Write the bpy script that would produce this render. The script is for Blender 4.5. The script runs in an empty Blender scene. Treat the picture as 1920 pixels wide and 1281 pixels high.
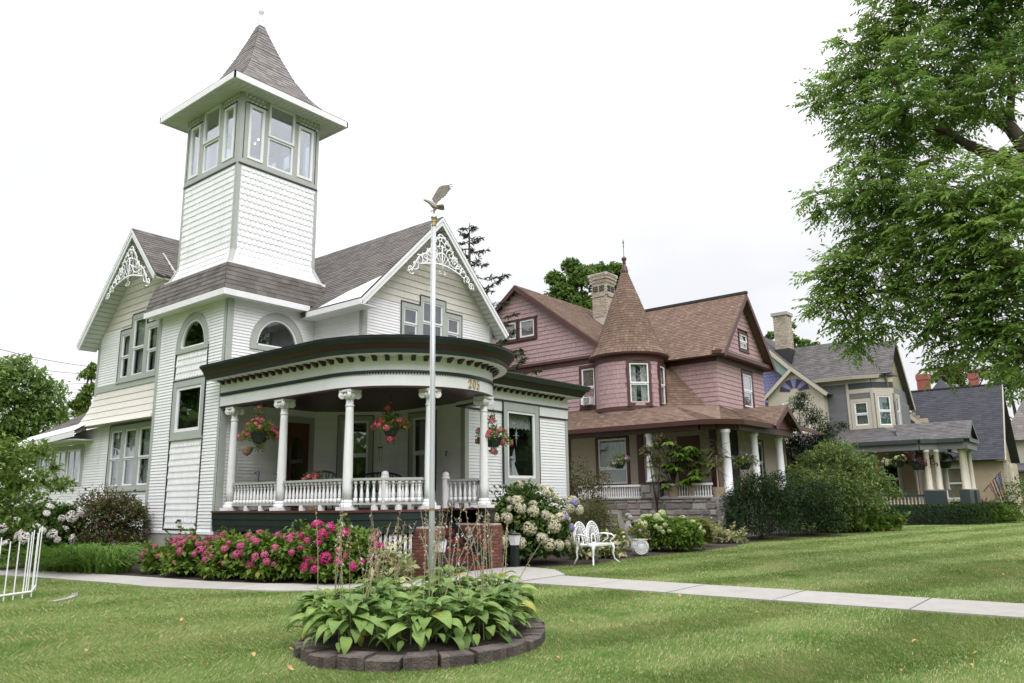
import bpy, bmesh, math, random
import numpy as np
from mathutils import Vector, Matrix
random.seed(7); RNG = np.random.default_rng(11)
SC = bpy.context.scene
COL = SC.collection
R_ = math.radians

# ------------------------------------------------------------------ camera
PIT, ROLL, YAW = R_(11.669), R_(-0.8017), R_(38.716)
def cam_axes():
    fw = Vector((math.cos(YAW)*math.cos(PIT), math.sin(YAW)*math.cos(PIT), math.sin(PIT)))
    r = Vector((math.sin(YAW), -math.cos(YAW), 0)); u = r.cross(fw)
    return r*math.cos(ROLL)+u*math.sin(ROLL), -r*math.sin(ROLL)+u*math.cos(ROLL), fw
CR, CU, CF = cam_axes()
CAMZ = 1.5
cd = bpy.data.cameras.new('camera'); cam = bpy.data.objects.new('camera', cd); COL.objects.link(cam)
cd.sensor_width = 36.0; cd.lens = 1433.09/1920*36.0; cd.clip_start = 0.1; cd.clip_end = 2000
cam.matrix_world = Matrix(((CR.x, CU.x, -CF.x, 0), (CR.y, CU.y, -CF.y, 0), (CR.z, CU.z, -CF.z, CAMZ), (0, 0, 0, 1)))
SC.camera = cam
def ray(x, y): return (CF*1433.09 + CR*(x-960) - CU*(y-640.5)).normalized()
def at(x, y, dist):           # point seen at photo pixel (x, y) at a horizontal distance in metres
    d = ray(x, y); k = dist/math.hypot(d.x, d.y); return Vector((0, 0, CAMZ)) + d*k
def gnd(x, y):
    d = ray(x, y); return Vector((0, 0, CAMZ)) + d*(-CAMZ/d.z)

# ------------------------------------------------------------------ light: bright overcast sky, soft sun behind the cloud
SUN_EL, SUN_AZ = 45.0, 214.0   # degrees; azimuth measured clockwise from +Y
wd = bpy.data.worlds.new('World'); SC.world = wd; wd.use_nodes = True
nt = wd.node_tree; nt.nodes.clear()
N = nt.nodes.new; L = nt.links.new
out = N('ShaderNodeOutputWorld'); mixs = N('ShaderNodeMixShader')
sky = N('ShaderNodeTexSky'); sky.sky_type = 'NISHITA'; sky.sun_disc = False
sky.sun_elevation = R_(SUN_EL); sky.sun_rotation = R_(SUN_AZ); sky.dust_density = 3.0
b1 = N('ShaderNodeBackground'); b1.inputs[1].default_value = 0.12; L(sky.outputs[0], b1.inputs[0])
tc = N('ShaderNodeTexCoord'); sep = N('ShaderNodeSeparateXYZ'); L(tc.outputs['Generated'], sep.inputs[0])
nz = N('ShaderNodeTexNoise'); nz.inputs['Scale'].default_value = 1.7; nz.inputs['Detail'].default_value = 4.0
mp = N('ShaderNodeMapping'); mp.inputs['Scale'].default_value = (1, 1, 2.2); mp.inputs['Location'].default_value = (5.2, 2.4, 1.1)
L(tc.outputs['Generated'], mp.inputs[0]); L(mp.outputs[0], nz.inputs['Vector'])
rmp = N('ShaderNodeValToRGB'); rmp.color_ramp.elements[0].position = 0.36; rmp.color_ramp.elements[1].position = 0.66
rmp.color_ramp.elements[0].color = (0.73, 0.735, 0.755, 1); rmp.color_ramp.elements[1].color = (1.0, 0.975, 1.035, 1)
L(nz.outputs['Fac'], rmp.inputs[0])
mr = N('ShaderNodeMapRange'); mr.inputs[1].default_value = 0.0; mr.inputs[2].default_value = 1.0
mr.inputs[3].default_value = 0.90; mr.inputs[4].default_value = 3.6
sq = N('ShaderNodeMath'); sq.operation = 'POWER'; sq.inputs[1].default_value = 3.0; sq.use_clamp = True; L(sep.outputs['Z'], sq.inputs[0]); L(sq.outputs[0], mr.inputs[0])
b2 = N('ShaderNodeBackground'); L(rmp.outputs[0], b2.inputs[0]); L(mr.outputs[0], b2.inputs[1])
mixs.inputs[0].default_value = 0.93; L(b1.outputs[0], mixs.inputs[1]); L(b2.outputs[0], mixs.inputs[2]); L(mixs.outputs[0], out.inputs[0])
sl = bpy.data.lights.new('sun', 'SUN'); sl.energy = 1.5; sl.angle = R_(40); sl.color = (1.0, 0.965, 0.955)
sun = bpy.data.objects.new('sun', sl); COL.objects.link(sun)
sd = Vector((math.sin(R_(SUN_AZ))*math.cos(R_(SUN_EL)), math.cos(R_(SUN_AZ))*math.cos(R_(SUN_EL)), math.sin(R_(SUN_EL))))
sun.rotation_euler = sd.to_track_quat('Z', 'Y').to_euler()
SC.view_settings.view_transform = 'Standard'; SC.view_settings.look = 'None'
SC.view_settings.exposure = 0.47; SC.view_settings.gamma = 1.0; SC.view_settings.use_curve_mapping = False

# ------------------------------------------------------------------ materials
MAT = {}
def _new(name):
    m = bpy.data.materials.new(name); m.use_nodes = True; MAT[name] = m
    t = m.node_tree; b = t.nodes['Principled BSDF']; return m, t, b
def mat(name, col, rough=0.6, var=0.12, scale=6.0, bump=0.0, bscale=40.0, rnd=0.0, metal=0.0, spec=0.5, stretch=(1, 1, 1), col2=None, c2=0.5, wear=None):
    """painted / mineral surface: base colour, large soft soiling, per-piece variation, fine relief"""
    m, t, b = _new(name); n = t.nodes.new; l = t.links.new
    b.inputs['Roughness'].default_value = rough; b.inputs['Metallic'].default_value = metal
    b.inputs['Specular IOR Level'].default_value = spec
    geo = n('ShaderNodeNewGeometry'); mpg = n('ShaderNodeMapping'); mpg.inputs['Scale'].default_value = stretch; l(geo.outputs['Position'], mpg.inputs[0])
    nz = n('ShaderNodeTexNoise'); nz.inputs['Scale'].default_value = scale; nz.inputs['Detail'].default_value = 6; nz.inputs['Roughness'].default_value = 0.65; l(mpg.outputs[0], nz.inputs['Vector'])
    hsv = n('ShaderNodeHueSaturation'); hsv.inputs['Color'].default_value = (*col, 1)
    mr = n('ShaderNodeMapRange'); mr.inputs[1].default_value = 0.25; mr.inputs[2].default_value = 0.75; mr.inputs[3].default_value = 1-var; mr.inputs[4].default_value = 1+var
    l(nz.outputs['Fac'], mr.inputs[0]); val = mr.outputs[0]; rn = None
    if rnd or col2:
        oi = n('ShaderNodeObjectInfo'); ad = n('ShaderNodeMath'); ad.operation = 'ADD'; fr = n('ShaderNodeMath'); fr.operation = 'FRACT'
        l(geo.outputs['Random Per Island'], ad.inputs[0]); l(oi.outputs['Random'], ad.inputs[1]); l(ad.outputs[0], fr.inputs[0]); rn = fr.outputs[0]
        m2 = n('ShaderNodeMapRange'); m2.inputs[3].default_value = 1-rnd; m2.inputs[4].default_value = 1+rnd; l(rn, m2.inputs[0])
        mu = n('ShaderNodeMath'); mu.operation = 'MULTIPLY'; l(val, mu.inputs[0]); l(m2.outputs[0], mu.inputs[1]); val = mu.outputs[0]
    l(val, hsv.inputs['Value'])
    if col2:
        mx = n('ShaderNodeMix'); mx.data_type = 'RGBA'; mx.inputs[6].default_value = (*col, 1); mx.inputs[7].default_value = (*col2, 1)
        sc = n('ShaderNodeMath'); sc.operation = 'MULTIPLY'; sc.inputs[1].default_value = 7.31; f2 = n('ShaderNodeMath'); f2.operation = 'FRACT'; l(rn, sc.inputs[0]); l(sc.outputs[0], f2.inputs[0])
        pw = n('ShaderNodeMapRange'); pw.inputs[1].default_value = 1-c2-0.25; pw.inputs[2].default_value = 1-c2+0.25; l(f2.outputs[0], pw.inputs[0]); l(pw.outputs[0], mx.inputs[0]); l(mx.outputs[2], hsv.inputs['Color'])
    last = hsv.outputs[0]
    if wear:
        wc, amt, wsc = wear
        wn = n('ShaderNodeTexNoise'); wn.inputs['Scale'].default_value = wsc; wn.inputs['Detail'].default_value = 8; wn.inputs['Roughness'].default_value = 0.7; l(mpg.outputs[0], wn.inputs['Vector'])
        wr = n('ShaderNodeMapRange'); wr.inputs[1].default_value = 0.52; wr.inputs[2].default_value = 0.75; wr.inputs[3].default_value = 0; wr.inputs[4].default_value = amt; l(wn.outputs['Fac'], wr.inputs[0])
        wm = n('ShaderNodeMix'); wm.data_type = 'RGBA'; wm.inputs[7].default_value = (*wc, 1); l(last, wm.inputs[6]); l(wr.outputs[0], wm.inputs[0]); last = wm.outputs[2]
    l(last, b.inputs['Base Color'])
    if bump:
        bn = n('ShaderNodeTexNoise'); bn.inputs['Scale'].default_value = bscale; bn.inputs['Detail'].default_value = 4; l(mpg.outputs[0], bn.inputs['Vector'])
        bp = n('ShaderNodeBump'); bp.inputs['Strength'].default_value = bump; bp.inputs['Distance'].default_value = 0.02; l(bn.outputs['Fac'], bp.inputs['Height']); l(bp.outputs[0], b.inputs['Normal'])
    return m
def leafmat(name, c1, c2, trans=0.35, rough=0.55, big=0.5, bigscale=1.2, c3=None, c3amt=0.1, spec=0.14, vein=False, dry=None):
    m, t, b = _new(name); n = t.nodes.new; l = t.links.new
    if vein:      # parallel veins pressed into the blade
        tcv = n('ShaderNodeTexCoord'); wv = n('ShaderNodeTexWave'); wv.bands_direction = 'Y'; wv.inputs['Scale'].default_value = 22; wv.inputs['Distortion'].default_value = 1.0; l(tcv.outputs['Object'], wv.inputs['Vector'])
        bv = n('ShaderNodeBump'); bv.inputs['Strength'].default_value = .7; bv.inputs['Distance'].default_value = .006; l(wv.outputs['Fac'], bv.inputs['Height']); l(bv.outputs[0], b.inputs['Normal'])
    geo = n('ShaderNodeNewGeometry'); oi = n('ShaderNodeObjectInfo'); ad = n('ShaderNodeMath'); ad.operation = 'ADD'; fr = n('ShaderNodeMath'); fr.operation = 'FRACT'
    l(geo.outputs['Random Per Island'], ad.inputs[0]); l(oi.outputs['Random'], ad.inputs[1]); l(ad.outputs[0], fr.inputs[0])
    nz = n('ShaderNodeTexNoise'); nz.inputs['Scale'].default_value = bigscale; nz.inputs['Detail'].default_value = 3; l(geo.outputs['Position'], nz.inputs['Vector'])
    ma = n('ShaderNodeMath'); ma.operation = 'MULTIPLY_ADD'; ma.inputs[1].default_value = 1-big; l(fr.outputs[0], ma.inputs[0])
    mb = n('ShaderNodeMapRange'); mb.inputs[1].default_value = 0.3; mb.inputs[2].default_value = 0.7; mb.inputs[3].default_value = 0; mb.inputs[4].default_value = big; l(nz.outputs['Fac'], mb.inputs[0]); l(mb.outputs[0], ma.inputs[2])
    mx = n('ShaderNodeMix'); mx.data_type = 'RGBA'; mx.inputs[6].default_value = (*c1, 1); mx.inputs[7].default_value = (*c2, 1); l(ma.outputs[0], mx.inputs[0]); last = mx.outputs[2]
    if c3:
        sc = n('ShaderNodeMath'); sc.operation = 'MULTIPLY'; sc.inputs[1].default_value = 13.7; f2 = n('ShaderNodeMath'); f2.operation = 'FRACT'; l(fr.outputs[0], sc.inputs[0]); l(sc.outputs[0], f2.inputs[0])
        lt = n('ShaderNodeMath'); lt.operation = 'LESS_THAN'; lt.inputs[1].default_value = c3amt; l(f2.outputs[0], lt.inputs[0])
        m3 = n('ShaderNodeMix'); m3.data_type = 'RGBA'; m3.inputs[7].default_value = (*c3, 1); l(lt.outputs[0], m3.inputs[0]); l(last, m3.inputs[6]); last = m3.outputs[2]
    if dry:       # parched and lush patches
        for sc_, lo, hi, colr, am in ((.42, .54, .72, dry, .6), (1.9, .57, .74, dry, .35), (.8, .55, .72, (.06, .17, .02), .6)):
            dn = n('ShaderNodeTexNoise'); dn.inputs['Scale'].default_value = sc_; dn.inputs['Detail'].default_value = 5; dn.inputs['Roughness'].default_value = .65; dmp = n('ShaderNodeMapping'); dmp.inputs['Location'].default_value = (sc_*7, sc_*3, 0); l(geo.outputs['Position'], dmp.inputs[0]); l(dmp.outputs[0], dn.inputs['Vector'])
            dr_ = n('ShaderNodeMapRange'); dr_.inputs[1].default_value = lo; dr_.inputs[2].default_value = hi; dr_.inputs[3].default_value = 0; dr_.inputs[4].default_value = am; l(dn.outputs['Fac'], dr_.inputs[0])
            dm = n('ShaderNodeMix'); dm.data_type = 'RGBA'; dm.inputs[7].default_value = (*colr, 1); l(dr_.outputs[0], dm.inputs[0]); l(last, dm.inputs[6]); last = dm.outputs[2]
    l(last, b.inputs['Base Color']); b.inputs['Roughness'].default_value = rough; b.inputs['Specular IOR Level'].default_value = spec
    tr = n('ShaderNodeBsdfTranslucent'); l(last, tr.inputs['Color'])
    ms = n('ShaderNodeMixShader'); ms.inputs[0].default_value = trans; l(b.outputs[0], ms.inputs[1]); l(tr.outputs[0], ms.inputs[2])
    l(ms.outputs[0], t.nodes['Material Output'].inputs['Surface'])
    return m
def glassmat(name, tint=(0.75, 0.8, 0.8), refl=0.14):
    m, t, b = _new(name); n = t.nodes.new; l = t.links.new
    t.nodes.remove(b); tr = n('ShaderNodeBsdfTransparent'); tr.inputs[0].default_value = (*tint, 1)
    gl = n('ShaderNodeBsdfGlossy'); gl.inputs['Roughness'].default_value = 0.015; gl.inputs['Color'].default_value = (0.9, 0.93, 0.95, 1)
    geo = n('ShaderNodeNewGeometry'); nz = n('ShaderNodeTexNoise'); nz.inputs['Scale'].default_value = 2.5; l(geo.outputs['Position'], nz.inputs['Vector'])
    bp = n('ShaderNodeBump'); bp.inputs['Strength'].default_value = 0.05; bp.inputs['Distance'].default_value = 0.02; l(nz.outputs['Fac'], bp.inputs['Height']); l(bp.outputs[0], gl.inputs['Normal'])
    lw = n('ShaderNodeLayerWeight'); lw.inputs[0].default_value = .5; fz = n('ShaderNodeMath'); fz.operation = 'POWER'; fz.inputs[1].default_value = 4.0; l(lw.outputs['Facing'], fz.inputs[0])
    ad = n('ShaderNodeMath'); ad.operation = 'ADD'; ad.inputs[1].default_value = .04+refl; ad.use_clamp = True; l(fz.outputs[0], ad.inputs[0])
    ms = n('ShaderNodeMixShader'); l(ad.outputs[0], ms.inputs[0]); l(tr.outputs[0], ms.inputs[1]); l(gl.outputs[0], ms.inputs[2]); l(ms.outputs[0], t.nodes['Material Output'].inputs['Surface'])
    return m
def emit(name, col, s):
    m, t, b = _new(name); b.inputs['Emission Color'].default_value = (*col, 1); b.inputs['Emission Strength'].default_value = s; b.inputs['Base Color'].default_value = (*col, 1); return m

mat('white', (0.76, 0.77, 0.78), 0.45, 0.05, 3, 0.05, 60, wear=((0.55, 0.55, 0.52), 0.25, 1.6), stretch=(1, 1, .35))
mat('siding', (0.78, 0.79, 0.80), 0.42, 0.04, 2, 0.04, 50, rnd=0.035, wear=((0.50, 0.52, 0.51), 0.45, 1.5), stretch=(1, 1, .25))
mat('sage', (0.375, 0.40, 0.37), 0.5, 0.06, 5, 0.05, 60, wear=((0.22, 0.25, 0.22), 0.3, 4))
mat('dgreen', (0.015, 0.024, 0.023), 0.4, 0.15, 5, 0.08, 40, wear=((0.05, 0.058, 0.056), 0.3, 3))
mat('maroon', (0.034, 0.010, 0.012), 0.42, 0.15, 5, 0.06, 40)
mat('riser_red', (0.15, 0.028, 0.032), 0.45, 0.15, 5, 0.06, 40)
mat('mfloor', (0.085, 0.028, 0.026), 0.5, 0.2, 6, 0.1, 40)
mat('cream', (0.61, 0.59, 0.535), 0.7, 0.06, 5, 0.25, 60, rnd=0.05, stretch=(6, 6, .7), wear=((0.42, 0.38, 0.3), 0.25, 1))
mat('roofdark', (0.095, 0.090, 0.088), 0.9, 0.18, 2.0, 0.5, 120, rnd=0.25)
mat('rooftower', (0.205, 0.190, 0.180), 0.9, 0.15, 2.0, 0.5, 120, rnd=0.22, wear=((0.15, 0.14, 0.14), 0.5, 0.9))
mat('soffit_shade', (0.52, 0.55, 0.51), 0.6, 0.05, 5)  # white soffit boards; the eave shade is put into this greyer colour
mat('roofgrey', (0.132, 0.120, 0.110), 0.9, 0.18, 2.0, 0.5, 120, rnd=0.25, wear=((0.07, 0.065, 0.06), 0.6, 0.9))
mat('concrete', (0.335, 0.325, 0.295), 0.85, 0.10, 3, 0.2, 60, rnd=0.06, wear=((0.24, 0.225, 0.20), 0.55, 2.2))
mat('foundation', (0.33, 0.33, 0.31), 0.85, 0.12, 3, 0.2, 50, wear=((0.2, 0.2, 0.18), 0.5, 2))
mat('brick', (0.150, 0.056, 0.042), 0.8, 0.2, 14, 0.3, 70, rnd=0.25)
mat('mortar', (0.44, 0.40, 0.36), 0.95, 0.15, 9, 0.3, 60)
mat('room', (0.030, 0.028, 0.026), 0.9, 0.1)
mat('screen', (0.06, 0.065, 0.065), 0.6, 0.1, 30)
mat('curtain', (0.62, 0.61, 0.58), 0.9, 0.12, 8, 0.3, 30, stretch=(9, 9, .6))
mat('drape', (0.30, 0.20, 0.13), 0.9, 0.25, 6, 0.3, 20, stretch=(9, 9, .4))
mat('metal_white', (0.80, 0.81, 0.82), 0.28, 0.05, 3)
mat('alum', (0.62, 0.64, 0.66), 0.30, 0.06, 6, metal=0.45)
mat('chrome_ball', (0.72, 0.70, 0.64), 0.18, 0.08, 20, metal=0.9)
mat('brass', (0.45, 0.33, 0.14), 0.4, 0.15, 20, metal=0.6)
mat('bronze', (0.31, 0.275, 0.25), 0.5, 0.2, 30, 0.3, 60, metal=0.35)
mat('iron', (0.02, 0.02, 0.022), 0.5, 0.1)
mat('wood_door', (0.10, 0.038, 0.015), 0.42, 0.25, 5, 0.15, 30, stretch=(8, 8, .6))
mat('greenmetal', (0.02, 0.07, 0.055), 0.4, 0.15, 10)
mat('verdigris', (0.13, 0.16, 0.17), 0.7, 0.25, 18, 0.3, 40)
mat('terracotta', (0.36, 0.28, 0.20), 0.85, 0.15, 10)
mat('basket', (0.018, 0.035, 0.022), 0.7, 0.2, 20)
mat('pole', (0.50, 0.53, 0.545), 0.35, 0.05, 3, metal=0.25)
mat('stone_statue', (0.30, 0.285, 0.265), 0.9, 0.25, 14, 0.5, 40)
mat('whitecast', (0.70, 0.71, 0.72), 0.55, 0.12, 20, 0.2, 50)
mat('block', (0.085, 0.070, 0.060), 0.95, 0.3, 9, 0.9, 45, rnd=0.32, wear=((0.045, 0.042, 0.04), 0.7, 5))
mat('mulch', (0.040, 0.026, 0.020), 0.95, 0.5, 30, 1.0, 60)
mat('soil', (0.032, 0.024, 0.018), 0.95, 0.4, 20, 1.0, 50)
# pink house
mat('pink', (0.385, 0.262, 0.262), 0.7, 0.07, 4, 0.15, 50, rnd=0.07, wear=((0.27, 0.15, 0.15), 0.3, 2))
mat('brown', (0.070, 0.026, 0.022), 0.5, 0.12, 5, 0.06, 40)
mat('pinkroof', (0.140, 0.090, 0.063), 0.9, 0.15, 3, 0.5, 110, rnd=0.13, col2=(0.205, 0.138, 0.094), c2=0.18)
mat('ribtan', (0.42, 0.35, 0.29), 0.6, 0.06, 4, 0.05, 40, rnd=0.04)
mat('stonewall', (0.26, 0.245, 0.235), 0.9, 0.25, 10, 0.8, 25, rnd=0.50, col2=(0.24, 0.19, 0.175), c2=0.3)
mat('stonemortar', (0.27, 0.26, 0.245), 0.95, 0.2, 9, 0.4, 40)
mat('creambrick', (0.36, 0.315, 0.245), 0.85, 0.15, 10, 0.3, 60, rnd=0.25)
# houses beyond
mat('lilac', (0.19, 0.185, 0.36), 0.65, 0.08, 4, 0.1, 40, rnd=0.06)
mat('slate_paint', (0.135, 0.14, 0.145), 0.55, 0.06, 4, 0.05, 40, rnd=0.04)
mat('creamtrim', (0.44, 0.415, 0.335), 0.5, 0.06, 5, 0.05, 40)
mat('dark_teal', (0.035, 0.050, 0.052), 0.45, 0.1, 5, 0.05, 40)
mat('indigo', (0.035, 0.035, 0.065), 0.5, 0.1, 5)
mat('mintgreen', (0.20, 0.29, 0.25), 0.5, 0.1, 5)
mat('navyroof', (0.042, 0.043, 0.053), 0.9, 0.15, 2.5, 0.4, 90, rnd=0.22)
mat('tansiding', (0.40, 0.325, 0.225), 0.55, 0.06, 4, 0.05, 40, rnd=0.04)
mat('olivetan', (0.25, 0.225, 0.15), 0.6, 0.08, 4, 0.05, 40, rnd=0.05)
mat('redbrick', (0.27, 0.085, 0.07), 0.85, 0.15, 6, 0.2, 60, rnd=0.12)
mat('flagcloth_red', (0.42, 0.03, 0.045), 0.8, 0.08); mat('flagcloth_white', (0.72, 0.70, 0.70), 0.8, 0.06); mat('flagcloth_blue', (0.025, 0.03, 0.10), 0.8, 0.06)
glassmat('glass', (0.84, 0.87, 0.87), 0.07); glassmat('clearglass', (0.86, 0.9, 0.92), 0.25)
emit('bulb', (1.0, 0.72, 0.35), 4.0)

# ------------------------------------------------------------------ mesh helpers
WO = {}
def V3(p): return Vector(p)
class MB:
    def __init__(s): s.v = []; s.f = []
    def hexa(s, p):                      # 4 bottom points (ccw) + 4 top points
        o = len(s.v); s.v += [tuple(q) for q in p]
        s.f += [(o+3, o+2, o+1, o), (o+4, o+5, o+6, o+7)] + [(o+i, o+(i+1) % 4, o+4+(i+1) % 4, o+4+i) for i in range(4)]
    def box(s, x0, y0, z0, x1, y1, z1):
        s.hexa([(x0, y0, z0), (x1, y0, z0), (x1, y1, z0), (x0, y1, z0), (x0, y0, z1), (x1, y0, z1), (x1, y1, z1), (x0, y1, z1)])
    def prism(s, poly, ex):              # planar polygon extruded by a vector
        ex = V3(ex); o = len(s.v); n = len(poly)
        s.v += [tuple(q) for q in poly] + [tuple(V3(q)+ex) for q in poly]
        s.f += [tuple(range(o+n-1, o-1, -1)), tuple(range(o+n, o+2*n))] + [(o+i, o+(i+1) % n, o+n+(i+1) % n, o+n+i) for i in range(n)]
    def poly(s, pts):
        o = len(s.v); s.v += [tuple(q) for q in pts]; s.f.append(tuple(range(o, o+len(pts))))
    def tube(s, pts, r, n=6, cap=True, flat=1.0, up=None):
        pts = [V3(p) for p in pts]; m = len(pts)
        rr = r if isinstance(r, (list, tuple)) else [r]*m
        o = len(s.v); prev = None
        for i, p in enumerate(pts):
            t = (pts[min(i+1, m-1)]-pts[max(i-1, 0)]);
            t = t.normalized() if t.length > 1e-9 else Vector((0, 0, 1))
            a = V3(up) if up else (prev if prev else (Vector((0, 0, 1)) if abs(t.z) < 0.9 else Vector((1, 0, 0))))
            a = (a - t*a.dot(t)); a = a.normalized() if a.length > 1e-6 else t.orthogonal().normalized()
            prev = a; b = t.cross(a)
            for k in range(n):
                an = 2*math.pi*k/n; s.v.append(tuple(p + a*math.cos(an)*rr[i]*flat + b*math.sin(an)*rr[i]))
        for i in range(m-1):
            for k in range(n):
                q = (k+1) % n; s.f.append((o+i*n+k, o+i*n+q, o+(i+1)*n+q, o+(i+1)*n+k))
        if cap: s.f += [tuple(range(o+n-1, o-1, -1)), tuple(range(o+(m-1)*n, o+m*n))]
    def lathe(s, c, prof, n=16, a0=0.0, a1=2*math.pi):
        full = abs(a1-a0-2*math.pi) < 1e-6; k = n if full else n+1; o = len(s.v)
        for r, z in prof:
            for i in range(k):
                an = a0+(a1-a0)*i/n; s.v.append((c[0]+r*math.cos(an), c[1]+r*math.sin(an), c[2]+z))
        for j in range(len(prof)-1):
            for i in range(n):
                q = (i+1) % k; s.f.append((o+j*k+i, o+j*k+q, o+(j+1)*k+q, o+(j+1)*k+i))
        if full: s.f += [tuple(range(o+n-1, o-1, -1)), tuple(range(o+(len(prof)-1)*n, o+len(prof)*n))]
    def sphere(s, c, r, n=10, m=6, sx=1, sy=1, sz=1):
        s.lathe2(c, [(max(1e-4, math.sin(math.pi*j/m))*r, -math.cos(math.pi*j/m)*r*sz) for j in range(m+1)], n, sx, sy)
    def lathe2(s, c, prof, n, sx, sy):
        o = len(s.v); s.lathe((0, 0, 0), prof, n)
        s.v[o:] = [(c[0]+x*sx, c[1]+y*sy, c[2]+z) for x, y, z in s.v[o:]]
    def xf(s, M, o=0):
        s.v[o:] = [tuple(M @ V3(q)) for q in s.v[o:]]
def mesh_of(mb, name, m, smooth=False):
    me = bpy.data.meshes.new(name); me.from_pydata(mb.v, [], mb.f); me.materials.append(MAT[m])
    if smooth: me.polygons.foreach_set('use_smooth', [True]*len(me.polygons))
    me.update(); return me
def link(o, parent, wloc):
    COL.objects.link(o); wloc = V3(wloc)
    if parent is not None: o.parent = parent; o.location = wloc - WO[parent]
    else: o.location = wloc
    WO[o] = wloc; return o
def part(mb, name, m, parent, smooth=False, label=None, stuff=False):
    if not mb.v: return None
    a = np.array(mb.v); lo, hi = a.min(0), a.max(0); c = Vector(((lo[0]+hi[0])/2, (lo[1]+hi[1])/2, lo[2]))
    mb.v = [(x-c.x, y-c.y, z-c.z) for x, y, z in mb.v]
    o = bpy.data.objects.new(name, mesh_of(mb, name, m, smooth)); link(o, parent, c)
    if label: o['label'] = label
    if stuff: o['kind'] = 'stuff'
    return o
def inst(me, name, parent, loc, rz=0.0, sc=None):
    o = bpy.data.objects.new(name, me); link(o, parent, loc); o.rotation_euler = (0, 0, rz)
    if sc: o.scale = sc
    return o
def tag(o, label, cat, group=None, kind=None):
    if label: o['label'] = label
    if cat: o['category'] = cat
    if group: o['group'] = group
    if kind: o['kind'] = kind
    return o
def thing(name, label, cat, loc=(0, 0, 0), group=None):
    o = bpy.data.objects.new(name, None); o.empty_display_size = 0.2; link(o, None, loc); return tag(o, label, cat, group)
def np_mesh(name, V, F, m, smooth=False):
    """V (n,3), F (k,3 or 4) numpy -> mesh, fast"""
    me = bpy.data.meshes.new(name); k, q = F.shape
    me.vertices.add(len(V)); me.vertices.foreach_set('co', V.astype(np.float32).ravel())
    me.loops.add(k*q); me.loops.foreach_set('vertex_index', F.astype(np.int32).ravel())
    me.polygons.add(k); me.polygons.foreach_set('loop_start', np.arange(0, k*q, q, dtype=np.int32)); me.polygons.foreach_set('loop_total', np.full(k, q, dtype=np.int32))
    if smooth: me.polygons.foreach_set('use_smooth', np.ones(k, dtype=bool))
    me.materials.append(MAT[m]); me.update(calc_edges=True); return me
def np_part(name, V, F, m, parent, smooth=False, stuff=True, label=None):
    c = Vector(((V[:, 0].min()+V[:, 0].max())/2, (V[:, 1].min()+V[:, 1].max())/2, V[:, 2].min()))
    o = bpy.data.objects.new(name, np_mesh(name, V-np.array(c), F, m, smooth)); link(o, parent, c)
    if stuff: o['kind'] = 'stuff'
    if label: o['label'] = label
    return o

# ------------------------------------------------------------------ walls
class Wall:
    def __init__(s, O, a, n): s.O = Vector((O[0], O[1], 0)); s.a = Vector((a[0], a[1], 0)).normalized(); s.n = Vector((n[0], n[1], 0)).normalized()
    def P(s, u, z, d=0.0): return s.O + s.a*u + s.n*d + Vector((0, 0, z))
def XW(x): return Wall((x, 0), (0, 1), (-1, 0))       # faces -X (the side seen on the left); u = world Y
def YW(y): return Wall((0, y), (1, 0), (0, -1))       # faces the street; u = world X
def wbox(mb, w, u0, u1, z0, z1, d0, d1):
    P = w.P; mb.hexa([P(u0, z0, d1), P(u1, z0, d1), P(u1, z0, d0), P(u0, z0, d0), P(u0, z1, d1), P(u1, z1, d1), P(u1, z1, d0), P(u0, z1, d0)])
def wpoly(mb, w, pts, d0, d1): mb.prism([w.P(u, z, d0) for u, z in pts], w.n*(d1-d0))
def scan(poly, z):
    xs = []; n = len(poly)
    for i in range(n):
        (u0, z0), (u1, z1) = poly[i], poly[(i+1) % n]
        if (z0 <= z) != (z1 <= z): xs.append(u0+(u1-u0)*(z-z0)/(z1-z0))
    xs.sort(); return [(xs[i], xs[i+1]) for i in range(0, len(xs)-1, 2)]
def cut(iv, holes):
    for h0, h1 in holes:
        nx = []
        for a, b in iv:
            if h1 <= a or h0 >= b: nx.append((a, b)); continue
            if h0 > a: nx.append((a, h0))
            if h1 < b: nx.append((h1, b))
        iv = nx
    return iv
CNT = {}
class Pieces:
    """alike pieces of one thing: the first 300 as objects of their own, the rest joined as one part"""
    def __init__(s, root, name, m, rest, cap=300): s.root, s.name, s.m, s.rest, s.cap = root, name, m, rest, cap; s.n = 0; s.over = MB()
    def add(s, fn, parent=None):
        if s.n < s.cap:
            b = MB(); fn(b); part(b, s.name, s.m, parent or s.root); s.n += 1
        else: fn(s.over)
    def close(s):
        if s.over.v: part(s.over, s.rest, s.m, s.root, stuff=True)
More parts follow.
